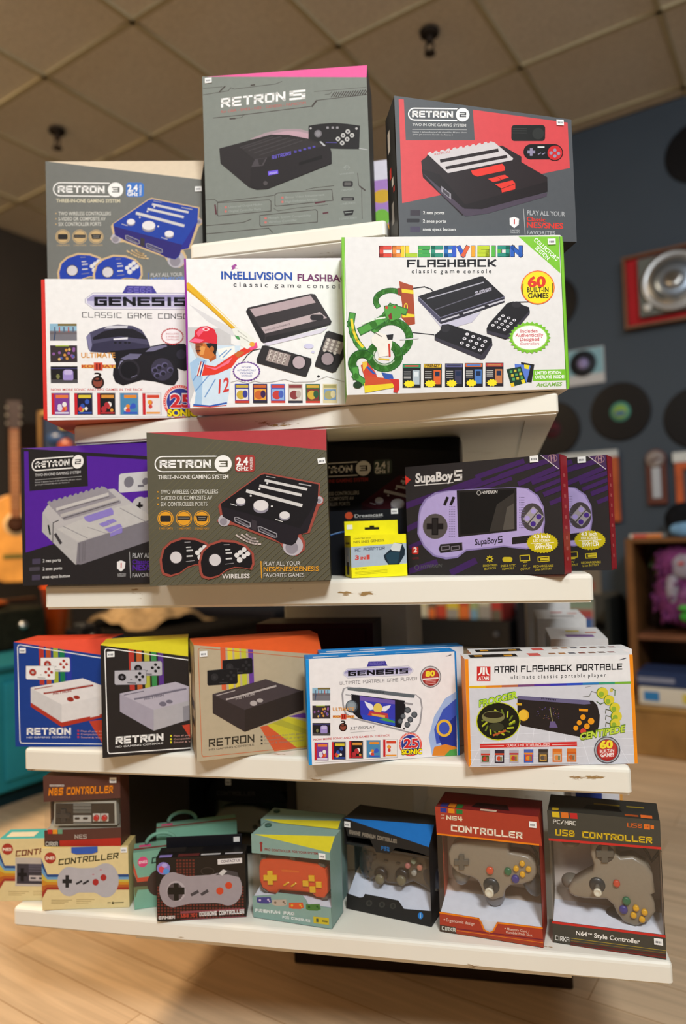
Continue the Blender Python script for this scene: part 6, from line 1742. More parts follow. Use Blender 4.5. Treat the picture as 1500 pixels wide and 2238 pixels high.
t, a = carton('adaptor_pack', 'small yellow and blue hanging pack on the third shelf', 'box', -0.244, 1.186, Z3, 22, 0.096, 0.071, 0.055, '#f0e61a', '#e6dc18', '#e6dc1c', art_adaptor, S_AD, left='#e8de1a')
strip_print(t, 'side_panel', -0.0001, 0.001, 0.054, 0.001, 0.070, '#e6dc1c', [(.05, .95, .26, .72, '#9fb0be'), (.3, .7, .05, .36, '#1d2226'), (.35, .65, .36, .5, '#d8dada'), (.1, .8, .8, .85, '#6a6420')])
m = MB(); m.box(0.0, 0.0535, 0.07, 0.096, 0.0548, 0.096, lin('#f0e61a'), 0.0004); m.box(0.036, 0.0528, 0.0805, 0.062, 0.0536, 0.0845, lin('#20200c')); m.box(0.045, 0.0528, 0.0845, 0.053, 0.0536, 0.0875, lin('#20200c')); m.build('hang_tab', CARD, t)
m = MB(); m.box(0.004, 0.0526, 0.082, 0.014, 0.0534, 0.09, lin('#efefe6')); m.build('price_sticker', PAPER, t)
for (x, y, yaw, w, h, lab, sx) in ((-0.1556, 1.25, -18.6, 0.266, 0.187, 'dark carton picturing a lilac handheld, the front one of two on the third shelf', 943),
                               (-0.075, 1.337, -18.6, 0.267, 0.190, 'dark carton picturing a lilac handheld, standing behind its twin on the third shelf', 943)):
    t, a = carton('handheld_carton', lab, 'box', x, y, Z3, yaw, w, h, 0.045, '#302c2c', '#26221f', '#7c1f26', art_supaboy, S_SU, right='#8f222a', group='handheld cartons on the third shelf')
    s = sticker(a, t, sx, 92, 0.0135, 0.0105)
    strip_print(t, 'side_panel', w, 0.001, 0.044, 0.002, h - 0.002, '#9a242c', [(.3, .6, .1 + .09 * k, .13 + .09 * k, '#b85a58') for k in range(9)])

# ---- fourth shelf
RB = ['#b8402e', '#c0662a', '#b8a63a', '#2a7a4a', '#4a3a9a']
xs = [418, 500, 585, 660, 735]
dk = ['#b5392f', '#bb5e2c', '#b0b03c', '#3d8a4c', '#5a3486']
ft1 = [([(1000, 1080), (1180, 1040), (1700, 1330), (1700, 1420), (1200, 1400)], '#c0432e'), ([(1180, 1040), (1330, 1000), (1700, 1180), (1700, 1330)], '#b85a2a'), ([(1330, 1000), (1480, 960), (1700, 1060), (1700, 1180)], '#b8a83a')]
carton('console_carton', 'blue carton picturing a white and red console, at the left end of the fourth shelf', 'box', -0.887, 1.185, Z4, 6.3, 0.176, 0.192, 0.085,
       '#1f3f8c', '#c8442e', '#1c3576', lambda a: art_retron1(a, WHT, list(zip(xs, ['#b5392f', '#b8522c', '#9fae3a', '#1f7a50', '#2f3aa0'])), ft1, ('#e4e0de', '#cfcccb', '#dedad8', '#9a3226', '#b0392a'), ('#ecebe9', '#a8362a', '#b9b6b4'), WHT, .24, '#c8302a'), S_R1, c=0.028, e=0.03, full=(0.243, 0.037), sticks=[(232, 305)])
carton('console_carton', 'black carton picturing a lilac grey console, second from left on the fourth shelf', 'box', -0.682, 1.138, Z4, 23.3, 0.148, 0.193, 0.085,
       '#2b2624', '#d8c82a', '#2a2724', lambda a: art_retron1(a, WHT, list(zip(xs, dk)), ft1, ('#b3acb8', '#a29ba8', '#aeaaae', '#6f6a78', None), ('#b5b2b8', '#1f1c1f', '#6d6a70'), WHT, .24, '#d8d02a'), S_R1, c=0.029, e=0.03, full=(0.225, 0.044), sticks=[(232, 305)])
t, a = carton('console_carton', 'tan carton with an orange outline picturing a dark brown console, on the fourth shelf', 'box', -0.508, 1.137, Z4, 28.6, 0.222, 0.193, 0.09,
              '#b8a88c', '#dd5a26', '#a8977a', lambda a: art_retron1(a, '#cf6a3a', list(zip((418, 498, 576, 652, 732), ('#d8603a', '#dcc83a', '#d8c43a', '#c2c23a', '#6a3f96'))),
                                                                [([(860, 1100), (940, 1080), (1280, 1325), (1020, 1362)], '#cf5a34'), ([(940, 1080), (1180, 985), (1600, 1100), (1600, 1300), (1280, 1325)], '#c8bc34'), ([(1000, 1060), (1100, 1020), (1600, 1200), (1600, 1240)], '#b0a838'), ([(1180, 985), (1350, 945), (1600, 1000), (1600, 1050), (1350, 1000)], '#6a3f96')],
                                                                ('#4a3f40', '#3a302e', '#332a26', '#b3a8a4', None), ('#1e1c1d', '#2f2d2e', '#3a3738'), '#3f382c', .17, '#3a3a34'), S_R1, c=0.033, e=0.03, sticks=[(228, 305)])
strip_print(t, 'side_panel', -0.0001, 0.002, 0.088, 0.004, 0.188, '#ab9a7c', [(.15, .7, .42, .5, '#3a3028'), (.2, .65, .26, .33, '#3a3028'), (.25, .7, .74, .77, '#8a7a62')])
TOPB = [([(.02, .1), (.98, .1), (.98, .95), (.02, .95)], '#2a8fdc', 1), ([(.05, .2), (.22, .2), (.22, .4), (.05, .4)], '#dfeaf4', 2), ([(.28, .2), (.46, .2), (.46, .4), (.28, .4)], '#dfeaf4', 2), ([(.6, .25), (.9, .25), (.9, .35), (.6, .35)], '#9fcdf0', 2)]
for (x, y, lab) in ((-0.315, 1.138, 'white and blue carton picturing a white handheld player, on the fourth shelf'),
                    (-0.306, 1.195, 'blue topped carton directly behind the white and blue handheld carton on the fourth shelf')):
    carton('handheld_carton', lab, 'box', x, y, Z4, 18.5, 0.250, 0.170, 0.043, '#eae6e6', '#1f86d0', '#1f86d0', art_genport if y < 1.15 else None, S_GP, c=0.0, group='blue edged handheld cartons', top_art=TOPB)
TOPA = [([(.04, .2), (.33, .2), (.33, .75), (.04, .75)], '#221e1c', 1), ([(.07, .35), (.12, .35), (.12, .6), (.07, .6)], '#d8982a', 2), ([(.25, .3), (.3, .3), (.3, .55), (.25, .55)], '#d8982a', 2), ([(.4, .25), (.47, .25), (.47, .75), (.4, .75)], '#d8605a', 1)] + \
       [([(.53 + .06 * k, .45), (.57 + .06 * k, .45), (.57 + .06 * k, .7), (.53 + .06 * k, .7)], ('#9a6a4a', '#b07a4a', '#6a6a72', '#8a5a52', '#8a6a5a', '#70605a', '#a07a7a')[k], 1) for k in range(7)]
for (x, y, lab) in ((-0.061, 1.156, 'white carton with orange edges picturing a black handheld, on the fourth shelf'),
                    (-0.053, 1.210, 'white topped carton right behind the orange edged handheld carton on the fourth shelf')):
    carton('handheld_carton', lab, 'box', x, y, Z4, 10.2, 0.261, 0.168, 0.048, '#e6e4e4', '#e9e7e5', '#ee8f1e', art_atari if y < 1.2 else None, S_AT, group='orange edged handheld cartons', top_art=TOPA)
for i, (x0, x1, y0, y1, zt, lab) in enumerate(((0.085, 0.185, 1.385, 1.545, 0.166, 'white carton with coloured oval on top, nearest in the row along the shelf end'),
                                          (0.072, 0.172, 1.60, 1.78, 0.178, 'white carton in the middle of the row along the fourth shelf end'),
                                          (0.060, 0.160, 1.82, 2.02, 0.205, 'white carton farthest back in the row along the fourth shelf end'))):
    t, a = carton('game_carton', lab, 'box', x0, y0, Z4, 0, x1 - x0, zt, y1 - y0, '#dcdad8', '#e2e0de', '#d6d4d2', lambda a: [a.rect(15, 30, 85, 70, '#8a8894'), a.rect(20, 100, 80, 112, '#b0564a')], [(0, 0), (100, 0), (100, 170), (0, 170)],
                  group='white cartons along the shelf end', top_art=[([(.3, .15), (.8, .15), (.8, .35), (.3, .35)], ('#8a6aa0', '#b5b2b0', '#a9a6a4')[i], 1), ([(.35, .6), (.6, .6), (.6, .72), (.35, .72)], ('#d0c03a', '#c0504a', '#b8a070')[i], 1), ([(.7, .5), (.9, .5), (.9, .58), (.7, .58)], '#c86a4a', 1)])
carton('maroon_carton', 'dark maroon carton in the shade at the back of the fourth shelf', 'box', -0.489, 1.40, Z4, 0, 0.240, 0.196, 0.10, '#3c1418', '#33161a', '#26191c', lambda a: [a.loop([(6, 6), (94, 6), (94, 94), (6, 94)], 1.2, '#2a1013')], [(0, 0), (100, 0), (100, 100), (0, 100)])

# ---- bottom shelf, plain cartons
carton('controller_carton', 'cream carton with rainbow stripes picturing a flat rectangular pad, cut by the left edge', 'box', -0.933, 1.195, Z5, 10.6, 0.088, 0.113, 0.045, '#dcc893', '#49a5a2', '#d6c28c', lambda a: art_cream(a, 'NES', pad='nes'), S_CR, full=(0.159, 0.0015), group='striped controller cartons',
       top_art=[([(.1, .2), (.7, .2), (.7, .7), (.1, .7)], '#d9cdb0', 1)])
t, a = carton('controller_carton', 'cream carton with rainbow stripes picturing a rounded grey pad', 'box', -0.832, 1.178, Z5, 12.0, 0.157, 0.1095, 0.045, '#dfcb95', '#c9b274', '#d6c28c', lambda a: art_cream(a, 'SNES'), S_CR, group='striped controller cartons', sticks=[(1128, 782, .0115, .009)],
              left='#d6c28c')
m = MB(); m.slab([(0.055, 0.101), (0.064, 0.098), (0.093, 0.098), (0.102, 0.101), (0.102, 0.1102), (0.055, 0.1102)], -0.0028, -0.0016, lin('#3a5cb0')); m.build('hang_tab', CARD, t)
for i, (x, y, lab) in enumerate(((-0.665, 1.204, 'mint green controller carton with a pink dot, mostly behind the black carton'), (-0.652, 1.268, 'mint green carton with a hang tab at the back of the bottom shelf'))):
    t, a = carton('controller_carton', lab, 'box', x, y, Z5, 25, 0.150, 0.1 if i == 0 else 0.115, 0.04 if i == 0 else 0.035, '#7cab93', '#739c87', '#74a08a', art_mint if i == 0 else None, S_MI, group='mint controller cartons',
                  top_art=[([(0, .25), (1, .25), (1, .42), (0, .42)], '#7c3a34', 1), ([(.06, .5), (.2, .5), (.2, .75), (.06, .75)], '#cf4a78', 1)])
    m = MB()
    hz = 0.1 if i == 0 else 0.115
    m.tube([(0.02 + 0.028 + 0.026 * math.cos(t_), 0.03, hz + 0.001 + 0.017 * math.sin(t_)) for t_ in [k * PI / 12 for k in range(13)]], 0.0035, lin('#6f9c86'), 8)
    m.build('hang_tab', CARD, t)
t, a = carton('controller_carton', 'black and maroon patterned carton picturing a grey rounded pad, on the bottom shelf', 'box', -0.605, 1.173, Z5, 14.3, 0.154, 0.107, 0.043, '#2a231d', '#1c1917', '#1d1a1a', art_dogbone, S_DB,
              top_art=[([(.24, .05), (.48, .05), (.48, .3), (.24, .3)], '#5c2a28', 1), ([(.5, .08), (.72, .08), (.72, .22), (.5, .22)], '#b9b5b4', 1), ([(.77, .08), (.97, .08), (.97, .22), (.77, .22)], '#a9a5a8', 1), ([(.03, .05), (.17, .05), (.17, .28), (.03, .28)], '#7c6fae', 1), ([(.06, .5), (.3, .5), (.3, .95), (.06, .95)], '#26221f', 2), ([(.5, .5), (.98, .5), (.98, .95), (.5, .95)], '#141214', 1)])
m = MB(); m.box(0.01, 0.040, 0.107, 0.145, 0.0425, 0.126, lin('#17161a'), 0.0005); m.build('hang_tab', CARD, t)
m = MB(); m.box(0.130, 0.0388, 0.113, 0.141, 0.0398, 0.1215, lin('#d9d6d2')); m.build('price_sticker', PAPER, t)
carton('black_carton', 'plain black carton in the shade at the back left of the bottom shelf', 'box', -0.80, 1.38, Z5, 0, 0.165, 0.235, 0.16, '#121115', '#141317', '#100f13', lambda a: [a.loop([(5, 5), (95, 5), (95, 95), (5, 95)], 1, '#1c1a20')], [(0, 0), (100, 0), (100, 100), (0, 100)])
carton('game_carton', 'white and blue carton under the fourth shelf behind the rightmost controller pack', 'box', 0.115, 1.45, Z5, 0, 0.092, 0.175, 0.20, '#d9d8de', '#dcdbe0', '#d4d2d8', lambda a: [a.rect(8, 20, 60, 92, '#2f3f86'), a.rect(62, 60, 96, 75, '#b9b7c4'), a.rect(94, 0, 100, 175, '#d89a4a'), a.poly([(8, 92), (60, 92), (85, 150), (8, 160)], '#3a3f58')], [(0, 0), (100, 0), (100, 175), (0, 175)])


# ================================================================ window packs with a controller inside
def window_pack(name, label, x, y, yaw, w, h, d, sheet, z, body, inner, tray, head, foot, art, c=0.0, e=0.03, top=None, back_h=None, sides=True, top_art=None, group=None, tray_y=0.055, tray_z=(0.028, 0.042)):
    """card pack: printed head and foot in front, clear pane between, tray and back card behind"""
    t = thing(name, label, 'controller pack', (x, y, z), math.radians(yaw), group or 'window packs on the bottom shelf')
    q = panel_quad(w, h, c)
    a = Art(sheet, q)
    hp = [a.map(p) for p in head]
    fp = [(x_, max(z_, 0.0006)) for x_, z_ in (a.map(p) for p in foot)]
    lb, li, lt = lin(body), lin(inner), lin(tray)
    hz = min(p[1] for p in hp) + 0.004
    m = MB()   # back card, base, and the hollow head
    m.box(0, d - 0.0015, 0, w, d, h, li); m.box(0, 0.001, 0, w, d, 0.0015, lb)
    m.box(0, d * .55, 0, 0.001, d, h, lb); 
    m.poly([(w, 0.0, 0), (w, d, 0), (w, d, h), (w, e if c else 0, h), (w, 0, h - c)], lb)
    m.poly([(0.0, 0.001, hz), (w, 0.001, hz), (w, d, hz), (0, d, hz)], lb)
    m.poly([(0, 0, hz), (0, d, hz), (0, d, h), (0, 0, h)], lb)
    m.build('carton', CARD, t)
    m = MB()
    if c:
        m.poly([(0, 0, h), (w, 0, h - c), (w, e, h)], lin(top or body)); m.poly([(0, 0, h), (w, e, h), (w, d, h), (0, d, h)], lin(body))
    else:
        m.poly([(0, 0, h), (w, 0, h), (w, d, h), (0, d, h)], lin(top or body))
    for pts, col, lay in (top_art or ()):
        m.poly([(px * w, py * d, h + lay * 0.0002) for px, py in pts], lin(col))
    m.build('top_panel', CARD, t)
    art(a)
    m, mf = MB(), MB()
    for b_, pl in ((m, hp), (mf, fp)):
        b_.poly([(p[0], -0.0006, p[1]) for p in pl], lb); b_.poly([(p[0], 0.0004, p[1]) for p in pl], lb)
    a.put(m, -0.0007, mf, (max(p[1] for p in fp) + min(p[1] for p in hp)) / 2)
    m.build('head_panel', CARD, t); mf.build('foot_panel', CARD, t)
    m = MB()
    m.poly([(0.001, 0.002, tray_z[0]), (w - 0.001, 0.002, tray_z[0]), (w - 0.001, tray_y, tray_z[1]), (0.001, tray_y, tray_z[1])], lt)
    m.poly([(0.001, tray_y, tray_z[1]), (w - 0.001, tray_y, tray_z[1]), (w - 0.001, d - 0.002, tray_z[1] + 0.012), (0.001, d - 0.002, tray_z[1] + 0.012)], li)
    m.poly([(0.001, 0.002, 0.002), (w - 0.001, 0.002, 0.002), (w - 0.001, 0.002, tray_z[0]), (0.001, 0.002, tray_z[0])], lt)
    m.poly([(w - 0.0008, 0.002, tray_z[0]), (w - 0.0008, d - 0.002, tray_z[0]), (w - 0.0008, d - 0.002, hz), (w - 0.0008, 0.002, hz)], li)
    m.build('inner_tray', PAPER, t)
    m = MB()
    m.poly([(0.0005, 0.0007, 0.003), (w - 0.0005, 0.0007, 0.003), (w - 0.0005, 0.0007, hz + 0.004), (0.0005, 0.0007, hz + 0.004)], (1, 1, 1))
    m.poly([(0.0005, 0.0007, 0.003), (0.0005, d * .55, 0.003), (0.0005, d * .55, hz + 0.004), (0.0005, 0.0007, hz + 0.004)], (1, 1, 1))
    m.build('window', CLEAR, t)
    return t, a


def pad_root(name, label, pack, a, depth=0.0, group=None):
    """the controller inside a pack: its own thing, set at the pack's place"""
    t = thing(name, label, 'controller', pack.location - Vector((0, 0, depth)), pack.rotation_euler.z, group or 'controllers inside the window packs')
    return t


def L(a, pts):
    return [a.map(p) for p in pts]


def knob(m, c, r, y0, y1, col, dome=True, n=22):
    prof = [(0.0, -y0), (r, -y0), (r, -y1 - 0.0 - r * .1), (r * .85, -y1 + r * .12), (r * .4, -y1 + r * .22), (0.0, -y1 + r * .24)] if dome else [(0.0, -y0), (r, -y0), (r * .95, -y1), (0.0, -y1)]
    m.lathe(prof, col, n, center=(c[0], 0, c[1]), axis='Y')


def cross_pts(a, cx, cy, arm, wd):
    return L(a, [(cx - wd, cy - arm), (cx + wd, cy - arm), (cx + wd, cy - wd), (cx + arm, cy - wd), (cx + arm, cy + wd), (cx + wd, cy + wd), (cx + wd, cy + arm), (cx - wd, cy + arm), (cx - wd, cy + wd), (cx - arm, cy + wd), (cx - arm, cy - wd), (cx - wd, cy - wd)])


def three_prong(pack, a, label, outline, grips, dpad, stick, buttons, yb=0.030, sc=0.00013, cable=None):
    t = pad_root('game_controller', label, pack, a, 0.012)
    t.scale = (1.04, 1.0, 1.04)
    t.location -= Matrix.Rotation(pack.rotation_euler.z, 3, 'Z') @ Vector((0.0033, 0, 0))
    gy, gd = lin('#8d8270'), lin('#4d5054')
    m = MB()
    m.slab(L(a, outline), yb - 0.014, yb + 0.012, gy, 0.005, 3, True)
    for (cx, cy, rx, rz, rot, dy, col) in grips:
        px, pz = a.map((cx, cy))
        m.ell((px, yb + dy, pz), (rx * sc, 0.016, rz * sc), lin(col), 22, 14, Matrix.Rotation(rot, 3, 'Y'))
    m.build('body', PLASTIC, t)
    yf = yb - 0.014
    cx, cy, arm, wd, ring = dpad
    if ring:
        m = MB(); knob(m, a.map((cx, cy)), ring * sc, yf + 0.001, yf - 0.0006, lin('#46443f'), False, 28); m.build('pad_ring', PLASTIC, t)
    m = MB(); m.slab(cross_pts(a, cx, cy, arm, wd), yf - 0.004, yf + 0.002, lin('#5a564c'), 0.0008, 1); m.build('direction_pad', PLASTIC, t)
    (sx, sy, sr), (kx, ky, kr) = stick
    m = MB(); knob(m, a.map((sx, sy)), sr * sc, yf + 0.002, yf - 0.0015, lin('#2b3032'), True, 30); ring_o = m.build('stick_well', PLASTIC, t)
    p, k = a.map((sx, sy)), a.map(((sx + kx) / 2, (sy + ky) / 2))
    m = MB(); m.tube([(p[0], yf - 0.001, p[1]), ((p[0] + k[0]) / 2, yf - 0.008, (p[1] + k[1]) / 2), (k[0], yf - 0.012, k[1])], 0.0042, lin('#6a655a'), 12); m.build('stick_shaft', PLASTIC, t)
    m = MB(); m.lathe([(0.0, -yf + 0.012), (kr * sc, -yf + 0.012), (kr * sc, -yf + 0.0165), (kr * sc * .8, -yf + 0.018), (kr * sc * .55, -yf + 0.0168), (0.0, -yf + 0.0165)], lin('#cfc7b2'), 26, center=(k[0], 0, k[1]), axis='Y'); m.build('thumb_stick', PLASTIC, t)
    for (bx, by, br, col) in buttons:
        m = MB(); knob(m, a.map((bx, by)), br * sc, yf + 0.002, yf - 0.004, lin(col)); m.build('button', PLASTIC, t)
    if cable:
        m = MB(); m.tube([(q[0], yb + 0.012 + 0.004 * math.sin(i), q[1]) for i, q in enumerate(L(a, cable))], 0.0024, lin('#141416'), 8); m.build('cable', PLASTIC, t)
    return t


S_N6 = [(65, 345), (1275, 470), (1335, 1995), (118, 1800)]


def art_n64(a):
    a.poly([(80, 650), (1322, 785), (1322, 806), (82, 668)], '#e8821e')
    for i, c in enumerate(('#3a3a8c', '#e08a1e', '#2f7a3a')):
        a.poly([(122 + i * 94, 352 + i * 9), (196 + i * 94, 358 + i * 9), (198 + i * 94, 412 + i * 9), (124 + i * 94, 404 + i * 9)], c)
    a.text('FOR', 130, 448, 172, 450, 18, '#d8b8a0', 's'); a.text('USE', 130, 482, 172, 484, 18, '#d8b8a0', 's')
    a.text('N64', 192, 492, 384, 512, 52, '#ead9b8', 's', .24)
    a.text('CONTROLLER', 248, 628, 1090, 722, 78, '#efe2cc', 's', .22)
    o = '#e8821e'
    a.line([(112, 1580), (572, 1652), (602, 1700), (640, 1785), (700, 1818), (742, 1800), (795, 1702), (1322, 1765)], 18, o)
    a.text('Ergonomic design', 190, 1682, 528, 1730, 36, '#e0c0b0', 'f', bold=.01); a.ell(170, 1662, 9, '#e0c0b0')
    a.text('Memory Card /', 905, 1785, 1170, 1818, 30, '#e0c0b0', 'f', bold=.01); a.text('Rumble Pack Slot', 895, 1822, 1205, 1862, 30, '#e0c0b0', 'f', bold=.01); a.ell(884, 1768, 8, '#e0c0b0')
    a.poly([(115, 1722), (300, 1752), (312, 1840), (118, 1800)], '#4a3a2e'); a.text('CIRKA', 140, 1782, 300, 1806, 44, '#d9d6c8', 's', .22)
    a.line([(320, 1790), (1330, 1935)], 9, '#d8782a'); a.line([(320, 1770), (1330, 1900)], 12, '#7c2a34'); a.line([(325, 1825), (1333, 1965)], 14, '#9a4a2c')


pk, a = window_pack('controller_pack', 'red brown window pack with a grey three pronged controller on the bottom shelf', -0.121, 1.215, -8.1, 0.165, 0.202, 0.075, S_N6, Z5,
                    '#a8402c', '#cdb8a4', '#e2e4ec', [(60, 340), (1280, 466), (1322, 806), (82, 668)],
                    [(112, 1572), (572, 1645), (602, 1694), (640, 1780), (700, 1812), (742, 1796), (795, 1694), (1322, 1757), (1335, 1995), (118, 1800)], art_n64, top='#74201f',
                    top_art=[([(.04, .06), (.11, .06), (.11, .3), (.04, .3)], '#2f2f78', 1), ([(.12, .06), (.19, .06), (.19, .3), (.12, .3)], '#c8761e', 1), ([(.2, .06), (.26, .06), (.26, .3), (.2, .3)], '#276a32', 1), ([(.34, .2), (.72, .2), (.68, .5), (.38, .5)], '#2a1012', 1), ([(.44, .05), (.6, .05), (.6, .15), (.44, .15)], '#c9b09a', 1)])
sticker(a, pk, 1213, 552, 0.0115, 0.0095)
three_prong(pk, a, 'grey three pronged game controller behind the window of the red brown pack',
            [(470, 740), (905, 760), (905, 890), (1000, 900), (1120, 930), (1205, 1020), (1225, 1120), (1175, 1215), (1060, 1252), (920, 1262), (865, 1310), (838, 1395), (720, 1432), (615, 1392), (580, 1285), (545, 1212), (480, 1172), (400, 1152), (300, 1112), (215, 1020), (203, 890), (245, 800), (330, 750)],
            [(325, 1170, 120, 150, .1, .012, '#7a7468'), (325, 1225, 95, 110, .1, .014, '#6a6a6c'), (1150, 1290, 115, 180, -.35, .012, '#4a4c50'), (715, 1430, 128, 130, 0, .008, '#74757a'), (360, 950, 170, 165, 0, .008, '#867b69'), (1060, 1070, 170, 160, 0, .008, '#867b69')],
            (362, 985, 84, 30, 0), ((702, 1262, 98), (686, 1318, 54)),
            [(688, 1082, 44, '#d0512e'), (893, 1092, 43, '#2a6a44'), (978, 1178, 46, '#3a3684'), (1057, 1003, 33, '#e0a81e'), (987, 1060, 33, '#e0a81e'), (1130, 1067, 33, '#e0a81e'), (1060, 1126, 33, '#e0a81e')],
            cable=[(930, 800), (1040, 830), (1140, 880), (1200, 960), (1230, 1100)])

S_US = [(85, 290), (1240, 405), (1298, 1818), (138, 1640)]


def art_usb(a):
    r = '#c8352c'
    for i, c in enumerate(('#d8b82a', '#d8742a', '#c0302c')):
        a.poly([(128 + i * 92, 300 + i * 8), (206 + i * 92, 304 + i * 8), (212 + i * 92, 362 + i * 8), (136 + i * 92, 356 + i * 8)], c)
    a.text('PC/MAC', 142, 424, 380, 446, 44, '#e2ddd2', 's', .2); a.text('USB', 906, 466, 1058, 476, 46, '#d8682a', 's', .18)
    a.poly([(1075, 434), (1138, 438), (1138, 492), (1078, 486)], '#e0762c'); a.poly([(1144, 444), (1180, 448), (1180, 488), (1146, 484)], '#e0762c')
    for x in (1092, 1112):
        a.rect(x, 452, x + 10, 470, '#a84a1e')
    a.text('USB', 166, 546, 364, 562, 66, '#d8b428', 's', .22); a.text('CONTROLLER', 444, 570, 1160, 634, 66, '#d8b428', 's', .22)
    a.line([(95, 586), (1252, 683)], 24, r)
    a.line([(132, 1434), (1292, 1582)], 24, r)
    a.text('N64', 374, 1565, 488, 1580, 44, '#ece8e0', 'f', bold=.02); a.text('TM', 494, 1562, 538, 1566, 16, '#ece8e0', 'f', bold=.02); a.text('Style Controller', 560, 1592, 1030, 1656, 46, '#ece8e0', 'f', bold=.02)
    a.text('CIRKA', 160, 1616, 304, 1638, 48, '#e4e0d8', 's', .2)
    for i, (w_, c) in enumerate(((6, '#a8923a'), (6, '#8a6a30'), (16, '#5f2f2a'), (14, '#7c3028'), (12, '#5a2a26'))):
        a.line([(325, 1598 + i * 24), (1296, 1726 + i * 24)], w_, c)


pk, a = window_pack('controller_pack', 'dark olive window pack with yellow lettering and a grey three pronged controller', 0.058, 1.210, -7.7, 0.165, 0.2065, 0.075, S_US, Z5,
                    '#4a463c', '#cfc2b6', '#e4e6ee', [(80, 286), (1242, 402), (1252, 695), (96, 598)], [(130, 1422), (1292, 1570), (1298, 1818), (138, 1640)], art_usb, top='#34322c',
                    top_art=[([(.04, .06), (.1, .06), (.1, .2), (.04, .2)], '#b89a24', 1), ([(.7, .1), (.82, .1), (.82, .2), (.7, .2)], '#a04a20', 1), ([(.84, .08), (.94, .08), (.94, .24), (.84, .24)], '#d8682a', 1), ([(.32, .3), (.68, .3), (.64, .55), (.36, .55)], '#0f0e0c', 1), ([(.42, .6), (.66, .6), (.66, .68), (.42, .68)], '#8a7628', 1), ([(.72, .6), (.88, .6), (.88, .68), (.72, .68)], '#8a7628', 1)])
sticker(a, pk, 1218, 1632, 0.0125, 0.0095)
three_prong(pk, a, 'grey three pronged game controller turned sideways in the rightmost pack',
            [(525, 640), (528, 760), (560, 850), (552, 920), (470, 965), (350, 1030), (300, 1085), (310, 1140), (370, 1175), (470, 1194), (690, 1200), (755, 1260), (790, 1340), (860, 1430), (980, 1472), (1105, 1425), (1178, 1325), (1165, 1235), (1135, 1160), (1172, 1140), (1150, 960), (1085, 860), (950, 775), (830, 790), (780, 745), (775, 650), (650, 610)],
            [(340, 1095, 130, 95, .2, .012, '#6a655b'), (880, 1430, 230, 95, -.1, .014, '#33383c'), (670, 735, 140, 130, 0, .008, '#867b69'), (990, 1310, 180, 170, 0, .008, '#867b69'), (320, 690, 110, 60, 0, .016, '#8a7f70'), (970, 960, 190, 180, 0, .006, '#7d7464')],
            (672, 735, 88, 34, 108), ((595, 1052, 90), (602, 1114, 46)),
            [(788, 1033, 39, '#c8482c'), (885, 1207, 45, '#2a6a48'), (855, 1292, 46, '#3a3684'), (980, 1278, 34, '#e0a81e'), (1065, 1318, 34, '#e0a81e'), (955, 1348, 34, '#e0a81e'), (1040, 1390, 34, '#e0a81e')],
            cable=[(1000, 700), (1060, 740), (1110, 820), (1150, 890), (1200, 820), (1235, 770)])

# two toned pack with an orange pad, and the same pack behind it
S_OR = [(768, 460), (1365, 600), (1350, 1165), (765, 1075)]


def art_orange(a):
    a.line([(842, 535), (842, 580)], 16, '#8f3a34'); a.ell(842, 528, 12, '#8f3a34')
    a.text('PRO CONTROLLER FOR YOUR SYSTEM', 868, 582, 1274, 612, 17, '#8a4640', 'f', bold=.03)
    for i, (x, y, c, c2) in enumerate(((850, 950, '#4a4686', '#c9b8d8'), (965, 968, '#b8a898', '#7a6a5a'), (1090, 990, '#cf5a34', '#d8a83a'), (1218, 1002, '#4f7a3c', '#2f5a2a'))):
        a.poly([(x - 54, y - 20), (x + 50, y - 22), (x + 56, y + 16), (x + 30, y + 26), (x - 30, y + 24), (x - 56, y + 14)], c)
        a.ell(x - 32, y, 9, c2); a.ell(x + 30, y - 4, 8, c2); a.ell(x + 40, y + 8, 6, c2)
    a.text('PREMIUM PAD', 778, 1035, 1072, 1062, 24, '#dfe6e2', 's', .3); a.text('FOR CONSOLES', 980, 1082, 1190, 1112, 20, '#dfe6e2', 's', .28)
    a.poly([(1215, 1070), (1332, 1082), (1330, 1132), (1215, 1118)], '#c8b42e'); a.rect(1235, 1085, 1252, 1112, '#4a5a4a'); a.line([(1285, 1104), (1315, 1108)], 12, '#7a7230')


def orange_pack(x, y, lab, first):
    pk, a = window_pack('controller_pack', lab, x, y, -6.8, 0.145, 0.142, 0.058, S_OR, Z5, '#86a39a', '#c4bdc2', '#d4d6de',
                        [(768, 456), (1368, 598), (1366, 655), (768, 600)], [(762, 922), (935, 910), (950, 895), (1140, 918), (1165, 950), (1180, 985), (1352, 1010), (1350, 1168), (765, 1078)],
                        art_orange if first else (lambda a: None), c=0.0165, e=0.028, top='#cfc02c', tray_y=0.03, tray_z=(0.035, 0.042))
    if first:
        sticker(a, pk, 1308, 622, 0.012, 0.0095)
    m = MB(); m.lathe([(0.0, 0.0), (0.006, 0.0), (0.006, 0.003), (0.0, 0.003)], lin('#3f5a50'), 14, center=(0.014, 0.04, 0.1422)); m.build('hang_hole', CARD, pk)
    return pk, a


